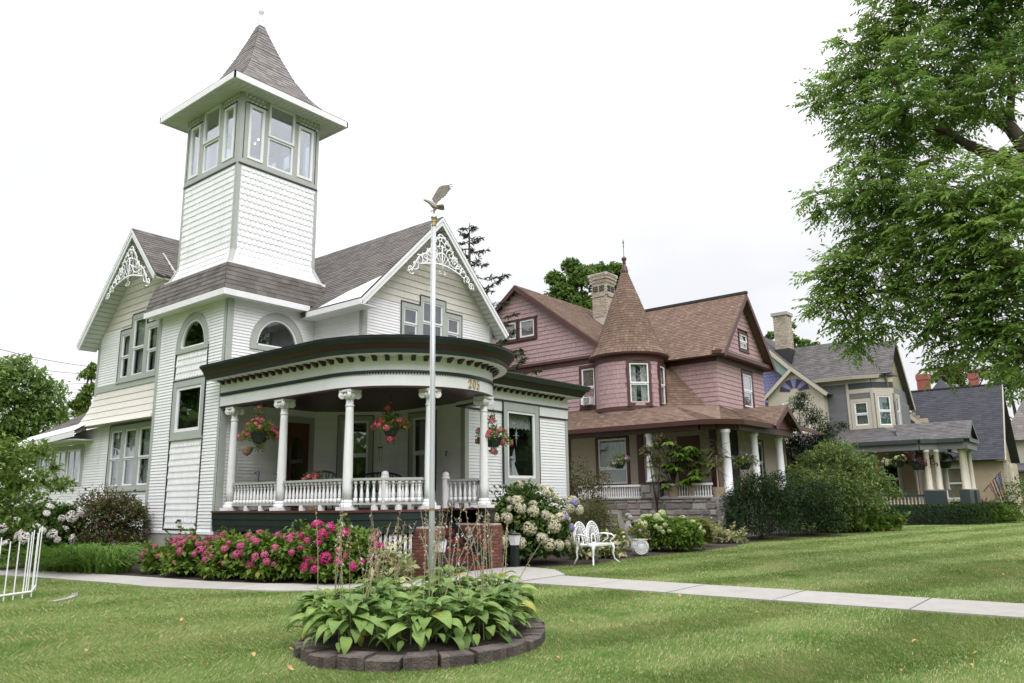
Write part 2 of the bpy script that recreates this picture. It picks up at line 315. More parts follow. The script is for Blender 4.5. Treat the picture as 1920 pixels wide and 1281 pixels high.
def boards(pc, w, poly, holes, pitch, lip=0.017, z0=None, d=0.0, hole_fns=()):
    zs = [p[1] for p in poly]; z = min(zs) if z0 is None else z0; top = max(zs)
    while z < top-0.01:
        z1 = min(z+pitch, top); a = scan(poly, z+1e-3); b = scan(poly, z1-1e-3)
        if len(a) != len(b): a = b = scan(poly, (z+z1)/2)
        hs = [(h[0], h[2]) for h in holes if z1 > h[1]+pitch*.3 and z < h[3]-pitch*.3]
        for hf in hole_fns:
            r = hf((z+z1)/2)
            if r: hs.append(r)
        for (a0, a1), (b0, b1) in zip(a, b):
            segs = cut([(min(a0, b0), max(a1, b1))], hs); sg2 = []
            for c0, c1 in segs:
                if c1-c0 > 2.4: mcut = c0+(c1-c0)*random.uniform(.3, .7); sg2 += [(c0, mcut-.0025), (mcut+.0025, c1)]
                else: sg2.append((c0, c1))
            for c0, c1 in sg2:
                l0, l1 = max(c0, a0), min(c1, a1); t0, t1 = max(c0, b0), min(c1, b1)
                if l1-l0 < .03 and t1-t0 < .03: continue
                t1 = max(t1, t0+.002); l1 = max(l1, l0+.002)
                def fn(mb, l0=l0, l1=l1, t0=t0, t1=t1, z=z, z1=z1):
                    P = w.P; mb.hexa([P(l0, z, d+lip), P(l1, z, d+lip), P(l1, z, d-.02), P(l0, z, d-.02), P(t0, z1, d+.003), P(t1, z1, d+.003), P(t1, z1, d-.02), P(t0, z1, d-.02)])
                pc.add(fn)
        z += pitch
def scallops(pc, w, u0, u1, z0, z1, wd, ht, thick=.026, d=0.0, flare=None, holes=(), keep=None):
    """fish-scale shingles: square top, rounded butt"""
    rows = int(round((z1-z0)/ht)); ht = (z1-z0)/rows
    fl = flare or (lambda z: 0.0)
    for r in range(rows):
        zb = z0+r*ht; off = (r % 2)*wd/2; nn = int((u1-u0)/wd)+2
        for k in range(-1, nn):
            a = u0+k*wd+off; b = a+wd
            ca, cb = max(a, u0), min(b, u1)
            if cb-ca < wd*.25 or (keep and not keep((ca+cb)/2, zb+ht)): continue
            if any(cb > h[0] and ca < h[2] and zb+ht > h[1] and zb < h[3] for h in holes): continue
            mid = (a+b)/2; pts = []
            for i in range(9):
                x = a+wd*i/8; e = ((x-mid)/(wd/2)); zz = zb-.012+(1-math.sqrt(max(0, 1-e*e*.98)))*ht*.38
                if ca-1e-6 <= x <= cb+1e-6: pts.append((x, zz))
            if len(pts) < 2: continue
            pts += [(pts[-1][0], zb+ht*1.02), (pts[0][0], zb+ht*1.02)]
            def fn(mb, pts=pts, zb=zb, mid=mid):
                n = len(pts); o = len(mb.v)
                def dd(z, t, e=0): return d+fl(z)+.004+t*(1-(z-zb)/(ht*1.05)*.75)*(1-.8*e*e)
                mb.v += [tuple(w.P(u, z, dd(z, thick, (u-mid)/(wd/2)))) for u, z in pts] + [tuple(w.P(u, z, dd(z, 0)-.004)) for u, z in pts]
                mb.f += [tuple(range(o, o+n))] + [(o+i, o+n+i, o+n+(i+1) % n, o+(i+1) % n) for i in range(n)]
            pc.add(fn)
def rect_shingles(pc, w, poly, holes, ht, wmin, wmax, lip=.026, d=0.0, z0=None):
    zs = [p[1] for p in poly]; z = min(zs) if z0 is None else z0; top = max(zs)
    while z < top-.02:
        z1 = min(z+ht, top); iv = scan(poly, z+.3*(z1-z)); hs = [(h[0], h[2]) for h in holes if z1 > h[1]+ht*.3 and z < h[3]-ht*.3]
        for a, b in cut(iv, hs):
            u = a
            while u < b-.01:
                wd = random.uniform(wmin, wmax); v = b if b-u-wd < wmin*.5 else u+wd; dz = random.uniform(-.006, .006)
                def fn(mb, u=u, v=v, z=z, z1=z1, dz=dz):
                    P = w.P; g = .0035; mb.hexa([P(u+g, z+dz, d+lip), P(v-g, z+dz, d+lip), P(v-g, z+dz, d-.01), P(u+g, z+dz, d-.01), P(u+g, z1+.01, d+.002), P(v-g, z1+.01, d+.002), P(v-g, z1+.01, d-.01), P(u+g, z1+.01, d-.01)])
                pc.add(fn); u = v
        z += ht
def backing(w, poly, parent, m, name='wall', d=-.035, t=.06):
    b = MB(); wpoly(b, w, poly, d-t, d); return part(b, name, m, parent)
def frame(mb, w, u0, z0, u1, z1, cw, d0, d1, cb=None, ct=None):
    cb = cw if cb is None else cb; ct = cw if ct is None else ct
    wbox(mb, w, u0, u1, z0, z0+cb, d0, d1); wbox(mb, w, u0, u1, z1-ct, z1, d0, d1)
    wbox(mb, w, u0, u0+cw, z0+cb, z1-ct, d0, d1); wbox(mb, w, u1-cw, u1, z0+cb, z1-ct, d0, d1)
def room_box(w, u0, z0, u1, z1, depth, parent, m='room', d=-.09):
    b = MB(); P = w.P; g = .06
    A = [P(u0-g, z0-g, d), P(u1+g, z0-g, d), P(u1+g, z1+g, d), P(u0-g, z1+g, d)]; B = [P(u0-g, z0-g, d-depth), P(u1+g, z0-g, d-depth), P(u1+g, z1+g, d-depth), P(u0-g, z1+g, d-depth)]
    b.poly(B)
    for i in range(4): b.poly([A[i], A[(i+1) % 4], B[(i+1) % 4], B[i]])
    return part(b, 'room_niche', m, parent)
def window(root, w, u0, z0, u1, z1, cas=.12, casm='sage', sashm='white', edge=None, sash=.055, mid=True, glass='glass', room=.8, curtain=None, cm='curtain', sill=.05, mull=0, d=0.0, head=None, low=None, blind=None):
    """double-hung window: casing, sashes, panes, and what stands behind the glass"""
    b = MB(); frame(b, w, u0, z0, u1, z1, cas, d-.06, d+.035, ct=head)
    wbox(b, w, u0-.03, u1+.03, z0-sill, z0, d-.02, d+.06)
    o = part(b, 'window', casm, root)
    if edge:
        e = MB(); g = .022
        wbox(e, w, u0-g, u0-.001, z0-sill, z1+g, d, d+.045); wbox(e, w, u1+.001, u1+g, z0-sill, z1+g, d, d+.045); wbox(e, w, u0-.001, u1+.001, z1+.001, z1+g, d, d+.045); part(e, 'edge_bead', edge, o)
    a0, a1, b0, b1 = u0+cas, u1-cas, z0+cas, z1-(head or cas)
    s = MB(); zm = (b0+b1)/2 if mid is True else mid
    n = mull+1; wdt = (a1-a0)/n; panes = []
    for k in range(n):
        c0, c1 = a0+wdt*k, a0+wdt*(k+1)
        if mid:
            frame(s, w, c0, zm-.02, c1, b1, sash, d-.035, d+.012); frame(s, w, c0, b0, c1, zm-.021, sash, d-.06, d-.012)
            panes += [(c0+sash, zm-.02+sash, c1-sash, b1-sash, d-.015), (c0+sash, b0+sash, c1-sash, zm-.021-sash, d-.04)]
        else:
            frame(s, w, c0, b0, c1, b1, sash, d-.04, d+.012); panes.append((c0+sash, b0+sash, c1-sash, b1-sash, d-.018))
    part(s, 'sash', sashm, o)
    for p in panes:
        g = MB(); wbox(g, w, p[0], p[2], p[1], p[3], p[4]-.004, p[4]); part(g, 'pane', glass, o)
    if curtain:
        c = MB()
        for q0, q1, y0, y1 in curtain:           # fractions of the opening
            uu0, uu1 = a0+(a1-a0)*q0, a0+(a1-a0)*q1; zz0, zz1 = b0+(b1-b0)*y0, b0+(b1-b0)*y1; k = max(6, int((uu1-uu0)/.03)); o0 = len(c.v)
            for i in range(k+1):
                t = uu0+(uu1-uu0)*i/k; dd = d-.12-.018*math.sin(i*1.9)-.01*math.sin(i*.7); c.v += [tuple(w.P(t, zz0, dd)), tuple(w.P(t, zz1, dd))]
            c.f += [(o0+2*i, o0+2*i+2, o0+2*i+3, o0+2*i+1) for i in range(k)]
        part(c, 'curtain', cm, o)
    if room: room_box(w, a0, b0, a1, b1, room, o, d=d-.065)
    return o

# ------------------------------------------------------------------ roofs
def shingle_face(mb, pts, tab, row, th=.012, eave=None, jitter=True):
    """courses of overlapping tabs over a planar roof face; pts[0]->pts[1] is the eave"""
    P = [V3(p) for p in pts]; e = (V3(eave) if eave else (P[1]-P[0])).normalized()
    nrm = Vector((0, 0, 0))
    for i in range(len(P)): nrm += P[i].cross(P[(i+1) % len(P)])
    nrm.normalize()
    if nrm.z < 0: nrm = -nrm
    s = nrm.cross(e).normalized()
    if s.z < 0: s = -s
    poly = [((p-P[0]).dot(e), (p-P[0]).dot(s)) for p in P]; v0 = min(q[1] for q in poly); v1 = max(q[1] for q in poly); v = v0; k = 0
    while v < v1-.01:
        vt = min(v+row, v1); A = scan(poly, v+1e-3); B = scan(poly, vt-1e-3)
        if len(A) != len(B): A = B = scan(poly, (v+vt)/2)
        for (a0, a1), (b0, b1) in zip(A, B):
            lo, hi = min(a0, b0), max(a1, b1); u = lo-(random.random() if jitter else (k % 2)*.5)*tab
            while u < hi:
                w = tab*(random.uniform(.7, 1.3) if jitter else 1); x0, x1 = max(u, a0), min(u+w, a1); y0, y1 = max(u, b0), min(u+w, b1)
                if x1 > x0+.004 or y1 > y0+.004:
                    x1 = max(x1, x0); y1 = max(y1, y0); t = th*random.uniform(.75, 1.3); o = len(mb.v)
                    Q = lambda a, b, h: tuple(P[0]+e*a+s*b+nrm*h)
                    mb.v += [Q(x0, v, t), Q(x1-.003, v, t), Q(y1-.003, vt, .002), Q(y0, vt, .002), Q(x0, v, -.002), Q(x1-.003, v, -.002)]
                    mb.f += [(o, o+1, o+2, o+3), (o+4, o+5, o+1, o)]
                u += w
        v += row; k += 1
def slab(mb, pts, t=.07):
    P = [V3(p) for p in pts]; nrm = Vector((0, 0, 0))
    for i in range(len(P)): nrm += P[i].cross(P[(i+1) % len(P)])
    nrm.normalize(); nrm = nrm if nrm.z > 0 else -nrm
    mb.prism([p-nrm*.004 for p in P], -nrm*t)
# ------------------------------------------------------------------ ground, walks, beds
def lawn_ground_mat():
    m, t, b = _new('lawn_ground'); n = t.nodes.new; l = t.links.new
    geo = n('ShaderNodeNewGeometry'); nz = n('ShaderNodeTexNoise'); nz.inputs['Scale'].default_value = .55; nz.inputs['Detail'].default_value = 8; nz.inputs['Roughness'].default_value = .7; l(geo.outputs['Position'], nz.inputs['Vector'])
    r = n('ShaderNodeValToRGB'); e = r.color_ramp.elements; e[0].position = .35; e[1].position = .68
    e[0].color = (.085, .155, .028, 1); e[1].color = (.21, .25, .085, 1); l(nz.outputs['Fac'], r.inputs[0])
    n2 = n('ShaderNodeTexNoise'); n2.inputs['Scale'].default_value = 45; n2.inputs['Detail'].default_value = 5; l(geo.outputs['Position'], n2.inputs['Vector'])
    mr = n('ShaderNodeMapRange'); mr.inputs[1].default_value = .3; mr.inputs[2].default_value = .7; mr.inputs[3].default_value = .62; mr.inputs[4].default_value = 1.2; l(n2.outputs['Fac'], mr.inputs[0])
    h = n('ShaderNodeHueSaturation'); l(r.outputs[0], h.inputs['Color']); l(mr.outputs[0], h.inputs['Value']); l(h.outputs[0], b.inputs['Base Color'])
    b.inputs['Roughness'].default_value = 1; b.inputs['Specular IOR Level'].default_value = .1
    bp = n('ShaderNodeBump'); bp.inputs['Strength'].default_value = 1; bp.inputs['Distance'].default_value = .03; l(n2.outputs['Fac'], bp.inputs['Height']); l(bp.outputs[0], b.inputs['Normal'])
lawn_ground_mat()
g = MB(); g.poly([(-700, -700, 0), (900, -700, 0), (900, 900, 0), (-700, 900, 0)])
tag(part(g, 'lawn', 'lawn_ground', None), 'mown green lawn around the houses', 'lawn', kind='structure')
def poly_xy(px): return [(p.x, p.y) for p in (gnd(*q) for q in px)]
# front walk, slab by slab, straight out to the street
walk = thing('front_walk', 'pale concrete slab walk running from porch steps across the lawn', 'path', (12.05, 5, 0)); walk['kind'] = 'structure'
ys = [9.05, 7.62, 6.05, 4.35, 2.55, .75, -1.05, -2.85, -4.65, -6.5]
for i in range(len(ys)-1):
    b = MB(); tilt = [random.uniform(-.004, .006) for _ in range(4)]; y1, y0 = ys[i]-.012, ys[i+1]+.012
    b.hexa([(11.38, y0, -.05), (12.74, y0, -.05), (12.74, y1, -.05), (11.38, y1, -.05), (11.38, y0, .026+tilt[0]), (12.74, y0, .026+tilt[1]), (12.74, y1, .026+tilt[2]), (11.38, y1, .026+tilt[3])])
    part(b, 'concrete_slab', 'concrete', walk)
near_px = [(-60, 1077), (62, 1084), (187, 1093), (281, 1102), (390, 1106), (520, 1110.6), (666, 1109)]
far_px = [(-60, 1064), (62, 1070), (156, 1076), (260, 1083), (390, 1092), (504, 1096.5), (640, 1098)]
NEAR = poly_xy(near_px) + [(9.55, 9.75), (10.5, 9.2), (11.36, 9.07)]
FAR = poly_xy(far_px) + [(10.6, 11.02), (11.55, 11.0), (13.5, 10.95)]
FAR[0] = (NEAR[0][0]+1.3, NEAR[0][1]+.4)
def resample(p, n):
    p = [Vector((a, b, 0)) for a, b in p]; L_ = [0]
    for i in range(len(p)-1): L_.append(L_[-1]+(p[i+1]-p[i]).length)
    o = []
    for k in range(n+1):
        s = L_[-1]*k/n; i = max(j for j in range(len(L_)) if L_[j] <= s+1e-9); i = min(i, len(p)-2); o.append(p[i].lerp(p[i+1], (s-L_[i])/max(1e-6, L_[i+1]-L_[i])))
    return o
nr, fr = resample(NEAR, 40), resample(FAR, 40)
side = thing('side_walk', 'narrow curved concrete walk in front of the pink hydrangeas', 'path', (8.5, 14, 0)); side['kind'] = 'structure'
for k in range(0, 40, 4):
    b = MB(); A = nr[k:k+5]; B = fr[k:k+5]; g = .006
    ring = [a.lerp(A[min(i+1, 4)], .0) for i, a in enumerate(A)] + B[::-1]
    c = sum(ring, Vector())/len(ring); ring = [q+(c-q).normalized()*g for q in ring]
    b.prism([(q.x, q.y, -.05) for q in ring], (0, 0, .074+random.uniform(-.003, .003))); part(b, 'concrete_slab', 'concrete', side)
b = MB(); b.prism([(11.38, 9.07, -.05), (12.9, 9.07, -.05), (13.7, 9.9, -.05), (13.9, 10.9, -.05), (13.4, 11.2, -.05), (11.6, 11.2, -.05), (11.38, 10.9, -.05)], (0, 0, .083)); part(b, 'concrete_slab', 'concrete', walk)
# planting beds
BED1 = [(q.x, q.y) for q in fr[:-6]] + [(11.0, 11.3), (11.2, 13), (10.6, 18), (10.8, 26), (11, 40)]
BED2 = [(13.5, 11.3), (13.95, 10.75), (15.2, 10.15), (16.6, 10.2), (18.0, 10.15), (20.5, 9.9), (22.6, 9.75), (25, 10.2), (27, 10.35), (30, 9.6), (32.0, 9.2), (34, 8.6), (34, 12), (27, 15), (22, 19), (19.3, 15), (15, 13.5)]
BED3 = [(40.5, 10.6), (41.3, 9.0), (43.5, 6.6), (52, 5.6), (53, 7), (45, 8.6), (44, 14), (40, 15)]
for i, P in enumerate((BED1, BED2, BED3)):
    b = MB(); o = len(b.v); b.prism([(x, y, -.02) for x, y in P], (0, 0, .026))
    tag(part(b, 'planting_bed', 'mulch', None), ('dark mulch bed along the white house', 'dark mulch bed between bench and the big yew', 'mulch bed under the clipped hedge')[i], 'garden bed', kind='structure')
# ------------------------------------------------------------------ the white house
WH = thing('white_house', 'white clapboard Victorian house with square belvedere tower and bowed porch', 'house', (13, 17, 0))
TX, TY, TXR, TYB = 10.32, 17.6, 13.1, 21.15
wl, wf = XW(TX), YW(TY)
clap = Pieces(WH, 'clapboard', 'siding', 'clapboard_courses', 300)
wing = YW(13.3)
WINW = (16.1, 1.9, 17.7, 4.13)
boards(clap, wing, [(14.72, .5), (19.08, .5), (19.08, 3.82), (14.72, 3.82)], [(16.08, 1.8, 17.72, 4.2)], .082, .019)
PAN = (18.44, 20.06)
def arch_hole(uc, hw, z0, rz): return lambda z: (uc-hw*math.sqrt(max(0, 1-((z-z0)/rz)**2)), uc+hw*math.sqrt(max(0, 1-((z-z0)/rz)**2))) if z0 < z < z0+rz else None
boards(clap, wl, [(TY+.14, .83), (TYB-.14, .83), (TYB-.14, 6.72), (TY+.14, 6.72)], [(PAN[0]-.03, .5, PAN[1]+.03, 5.62)], .082, .019, hole_fns=[arch_hole(19.25, .80, 5.6, .93)])
boards(clap, wf, [(TX+.14, 4.75), (TXR, 4.75), (TXR, 6.72), (TX+.14, 6.72)], [], .082, .019, hole_fns=[arch_hole(11.81, .82, 5.56, .95)])
fg = YW(15.5); AX, AZ = 15.5, 9.75           # front gable: ridge
boards(clap, fg, [(13.12, 4.75), (18.18, 4.75), (18.18, 6.95), (13.12, 6.95)], [(14.33, 4.7, 16.86, 7.5)], .082, .019)
lg = XW(10.6)
boards(clap, lg, [(TYB, 5.2), (25.54, 5.2), (25.54, 6.95), (TYB, 6.95)], [(21.68, 5.15, 24.16, 7.0)], .082, .019)
boards(clap, lg, [(TYB, .4), (29.6, .4), (29.6, 3.5), (25.8, 3.9), (TYB, 3.97)], [(21.55, 1.9, 24.3, 4), (26.0, 2.1, 29.5, 3.42)], .082, .019)
gs = XW(13.0)
boards(clap, gs, [(15.62, 4.75), (TY, 4.75), (TY, 6.72), (15.62, 6.72)], [], .082, .019)
# porch interior walls
boards(clap, wf, [(TX+.14, 1.33), (13.15, 1.33), (13.15, 4.0), (TX+.14, 4.0)], [(12.05, 1.3, 13.12, 3.8)], .082, .019)
dg = Wall((13.15, 17.6), (1, -1), (-1, -1))
boards(clap, dg, [(0, 1.33), (2.05, 1.33), (2.05, 4.0), (0, 4.0)], [(.62, 1.7, 1.62, 3.85)], .082, .019)
pl = XW(14.6)
boards(clap, pl, [(13.42, 1.33), (16.15, 1.33), (16.15, 4.0), (13.42, 4.0)], [(14.3, 1.7, 15.35, 3.85)], .082, .019)
boards(clap, XW(14.6), [(13.42, .2), (13.9, .2), (13.9, 1.33), (13.42, 1.33)], [], .082, .019)
clap.close()
# backs of the house, out of sight of the street: plain sheathing keeps the rooms dark
b = MB(); b.box(13.1, 17.75, .2, 18.2, 25.5, 6.6); b.box(10.8, 21.3, .2, 13.2, 25.5, 6.6); b.box(14.9, 14.4, .2, 19.0, 17.5, 4.7); b.box(13.2, 16.6, 4.8, 18.1, 18, 6.6); part(b, 'rear_wall', 'siding', WH)
b = MB(); b.box(11.7, 25.6, .2, 18, 29.5, 3.4); part(b, 'rear_wall', 'siding', WH)
b = MB(); wpoly(b, wl, [(TY+.05, .83), (TYB-.05, .83), (TYB-.05, 6.7), (TY+.05, 6.7)], -1.3, -1.24); wpoly(b, wf, [(TX+.05, 1.4), (TXR-.05, 1.4), (TXR-.05, 6.7), (TX+.05, 6.7)], -1.3, -1.24); part(b, 'inner_wall', 'room', WH)
b = MB(); b.box(TX-.03, TY-.03, 0, TXR, TYB+.03, .8); b.box(10.57, TYB, 0, 13, 29.65, .42); part(b, 'foundation', 'foundation', WH)
b = MB(); b.box(14.58, 13.27, 0, 19.2, 16, .5); part(b, 'foundation', 'foundation', WH)
# corner boards and bands
def wp(root, name, m, w, u0, u1, z0, z1, d0, d1):
    b = MB(); wbox(b, w, u0, u1, z0, z1, d0, d1); return part(b, name, m, root)
for w, u0, u1, z0, z1 in [(wl, TY-.001, TY+.14, .83, 6.72), (wl, TYB-.14, TYB, .83, 6.72), (lg, 25.54, 25.68, 4.9, 6.95), (lg, 29.6, 29.74, .4, 3.7), (pl, 13.301, 13.42, .3, 3.85)]: wp(WH, 'corner_board', 'sage', w, u0, u1, z0, z1, -.02, .028)
for w, u0, u1, z0, z1 in [(wf, TX-.028, TX+.14, .83, 6.72), (wing, 14.572, 14.72, .5, 3.82), (wing, 19.08, 19.2, .5, 3.82), (fg, 13.0, 13.12, 4.75, 6.95), (fg, 18.18, 18.3, 4.75, 6.95)]: wp(WH, 'corner_board', 'sage', w, u0, u1, z0, z1, -.02, .030)
wp(WH, 'corner_board', 'sage', gs, 15.472, 15.62, 4.75, 6.72, -.02, .03); wp(WH, 'belt_board', 'sage', lg, TYB, 25.6, 4.98, 5.19, -.02, .03)
b = MB(); wbox(b, wl, TY-.02, TYB, .76, .83, -.02, .05); part(b, 'water_table', 'white', WH)
# fish-scale panels on the tower side
fs = Pieces(WH, 'fish_scale_shingle', 'siding', 'fish_scale_courses', 300)
T0, TC = 10.36, 12.93; TYF, TYK = 17.66, 20.45       # belvedere shaft
sf, sb = YW(TYF), XW(T0)
flare = lambda z: .20*max(0, (8.05-z)/.5)**1.1
scallops(fs, sf, T0+.11, TC-.08, 7.62, 10.5, .145, .166, flare=flare)
scallops(fs, wl, PAN[0]+.02, PAN[1]-.02, .88, 3.14, .135, .167, d=.002)
scallops(fs, wl, PAN[0]+.02, PAN[1]-.02, 4.80, 5.52, .135, .167, d=.002)
scallops(fs, sb, TYF+.11, TYK-.08, 7.62, 10.5, .145, .166, flare=flare)
for w, u0, u1 in ((sf, T0, 11.12), (sf, 12.14, TC), (sb, TYF, 18.55), (sb, 19.72, TYK)): scallops(fs, w, u0+.10, u1-.04, 12.33, 12.62, .13, .15, d=.01)
fs.close()
b = MB()
for w, a, c in ((wl, PAN[0], PAN[1]),):
    wbox(b, w, a, c, .86, 3.16, -.03, .002); wbox(b, w, a, c, 4.76, 5.6, -.03, .002)
part(b, 'panel_backing', 'siding', WH)
b = MB()
wbox(b, wl, PAN[0]-.03, PAN[0], .84, 5.58, -.02, .032); wbox(b, wl, PAN[1], PAN[1]+.03, .84, 5.58, -.02, .032); wbox(b, wl, PAN[0], PAN[1], .84, .88, -.02, .032)
part(b, 'panel_edge', 'dgreen', WH)
# arched windows
def arched(root, w, uc, hw, z0, rz, cas=.17, seg=18):
    def arc(k, r, q): a = math.pi*k/seg; return (uc+r*math.cos(a), z0+q*math.sin(a))
    b = MB(); e = MB(); s = MB()
    def ring(mb, r0, q0, r1, q1, d0, d1):
        for k in range(seg):
            A, B, C, D = arc(k, r0, q0), arc(k+1, r0, q0), arc(k+1, r1, q1), arc(k, r1, q1); P = w.P
            mb.hexa([P(*A, d0), P(*B, d0), P(*C, d0), P(*D, d0), P(*A, d1), P(*B, d1), P(*C, d1), P(*D, d1)])
    ring(b, hw-cas, rz-cas, hw, rz, -.04, .035); wbox(b, w, uc-hw-.02, uc+hw+.02, z0-.12, z0, -.04, .05)
    o = part(b, 'window', 'sage', root)
    ring(e, hw, rz, hw+.025, rz+.025, -.02, .045); part(e, 'edge_bead', 'sage', o)
    ring(s, hw-cas-.05, rz-cas-.05, hw-cas, rz-cas, -.05, .015); wbox(s, w, uc-hw+cas+.02, uc+hw-cas-.02, z0, z0+.05, -.05, .015); part(s, 'sash', 'white', o)
    g = MB(); g.prism([w.P(*arc(k, hw-cas-.04, rz-cas-.04), -.03) for k in range(seg+1)], w.n*.004); part(g, 'pane', 'glass', o)
    room_box(w, uc-hw+cas, z0, uc+hw-cas, z0+rz-cas, .9, o); return o
arched(WH, wl, 19.25, .80, 5.62, .93); arched(WH, wf, 11.81, .82, 5.58, .94)
window(WH, wl, PAN[0], 3.2, PAN[1], 4.74, cas=.17, edge='dgreen', mid=False, sash=.08)
# wing picture window with lace valance
wo = window(WH, wing, *WINW, d=.035, cas=.17, edge='dgreen', mid=False, sash=.07, head=.22, room=1.6)
b = MB(); k = 40; o0 = 0
for i in range(k+1):
    t = 16.27+1.24*i/k; zz = 3.42+.05*abs(math.sin(i*.55)); b.v += [tuple(wing.P(t, zz, -.13-.015*math.sin(i*1.7))), tuple(wing.P(t, 3.86, -.13-.015*math.sin(i*1.7)))]
b.f += [(2*i, 2*i+2, 2*i+3, 2*i+1) for i in range(k)]; part(b, 'lace_valance', 'curtain', wo)
# gable windows
def triple(root, w, us, zb, zt, zc, cas, mid_cols, edge='dgreen', room=.7, lowroom=None):
    b = MB(); e = MB(); s = MB(); P = []
    n = len(us)-1
    for k in range(n):
        top = zc if k == 1 else zt
        frame(b, w, us[k], zb, us[k+1], top, cas, -.05, .035, ct=.15)
        wbox(e, w, us[k]-(.02 if k == 0 else 0), us[k+1]+(.02 if k == n-1 else 0), top+.001, top+.024, 0, .05)
        if k == 0: wbox(e, w, us[0]-.02, us[0], zb, top, 0, .048)
        if k == n-1: wbox(e, w, us[-1], us[-1]+.02, zb, top, 0, .048)
        if k == 1 and zc > zt+.02: wbox(e, w, us[1]-.02, us[1], zt+.024, zc, 0, .049); wbox(e, w, us[2], us[2]+.02, zt+.024, zc, 0, .049)
        a0, a1, b0, b1 = us[k]+cas, us[k+1]-cas, zb+cas, top-.15; zm = b0+(b1-b0)*.48
        frame(s, w, a0, zm, a1, b1, .045, -.03, .012); frame(s, w, a0, b0, a1, zm-.002, .045, -.05, -.01)
        P += [(a0+.045, zm+.045, a1-.045, b1-.045, -.012), (a0+.045, b0+.045, a1-.045, zm-.047, -.034)]
    wbox(b, w, us[0]-.03, us[-1]+.03, zb-.07, zb, -.02, .06)
    o = part(b, 'window', 'sage', root); part(e, 'edge_bead', edge, o); part(s, 'sash', 'white', o)
    for p in P: g = MB(); wbox(g, w, p[0], p[2], p[1], p[3], p[4]-.004, p[4]); part(g, 'pane', 'glass', o)
    for k in range(n):
        a0, a1 = us[k]+cas, us[k+1]-cas; room_box(w, a0, zb+cas, a1, (zc if k == 1 else zt)-.15, .5, o)
        c = MB(); kk = 10
        for i in range(kk+1):
            t = a0+(a1-a0)*i/kk; dd = -.12-.014*math.sin(i*2.1+k); c.v += [tuple(w.P(t, zb+cas+((zc if k == 1 else zt)-zb)*.42, dd)), tuple(w.P(t, (zc if k == 1 else zt)-.16, dd))]
        c.f += [(2*i, 2*i+2, 2*i+3, 2*i+1) for i in range(kk)]
        part(c, 'blind', 'screen' if mid_cols else 'curtain', o)
    return o
triple(WH, fg, [14.35, 15.09, 16.13, 16.84], 5.9, 7.02, 7.34, .11, True)
triple(WH, lg, [21.7, 22.48, 23.42, 24.14], 5.22, 6.82, 7.22, .10, False)
triple(WH, lg, [21.6, 22.5, 23.4, 24.27], 1.95, 3.84, 3.84, .10, False)
b = MB(); wbox(b, lg, 26.0, 29.55, 2.1, 3.42, -.03, .03); 
o = part(b, 'window', 'sage', WH)
for k in range(3):
    u0 = 26.18+1.12*k; s = MB(); frame(s, lg, u0, 2.22, u0+.98, 3.28, .07, .03, .06); wbox(s, lg, u0+.47, u0+.51, 2.29, 3.21, .032, .055); part(s, 'sash', 'white', o)
    g = MB(); wbox(g, lg, u0+.07, u0+.91, 2.29, 3.21, .0305, .036); part(g, 'pane', 'glass', o)
# cream shake courses in the gables and the flared belt
cs = Pieces(WH, 'shake_course', 'cream', 'shake_courses', 300)
def tri(ap, az, hw, z0): return [(ap-hw, z0), (ap+hw, z0), (ap+hw-max(0, (6.98-z0))*0, max(z0, 6.98)), (ap, az)]
gp = [(13.02, 6.95), (18.28, 6.95), (15.55, 9.62), (15.45, 9.62)]
boards(cs, fg, gp, [(14.33, 6.5, 16.86, 7.04), (15.07, 7, 16.15, 7.36)], .195, lip=.022)
gl = [(19.75, 6.95), (25.64, 6.95), (22.75, 9.58), (22.65, 9.58)]
boards(cs, lg, gl, [(21.66, 6.5, 24.16, 6.84), (22.46, 6.8, 23.44, 7.24)], .21, lip=.022)
fl = lambda z: .36*((4.98-z)/1.08)**1.7
zz = 3.9
while zz < 4.97:
    z1 = min(zz+.216, 4.98)
    def fn(mb, a=zz, c=z1):
        P = lg.P; e0, e1 = 25.68+fl(a)*.9, 25.68+fl(c)*.9
        mb.hexa([P(TYB, a, fl(a)+.022), P(e0, a, fl(a)+.022), P(e0, a, -.02), P(TYB, a, -.02), P(TYB, c, fl(c)+.004), P(e1, c, fl(c)+.004), P(e1, c, -.02), P(TYB, c, -.02)])
    cs.add(fn); zz += .216
cs.close()
for w, u0, u1, z0, z1 in ((fg, 14.3, 15.07, 7.02, 7.3), (fg, 16.15, 16.9, 7.02, 7.3), (fg, 15.0, 16.2, 7.34, 7.6), (lg, 21.6, 22.47, 6.8, 7.1), (lg, 23.43, 24.2, 6.8, 7.1), (lg, 22.4, 23.5, 7.2, 7.5)): wp(WH, 'shake_backing', 'cream', w, u0, u1, z0, z1, -.02, .003)
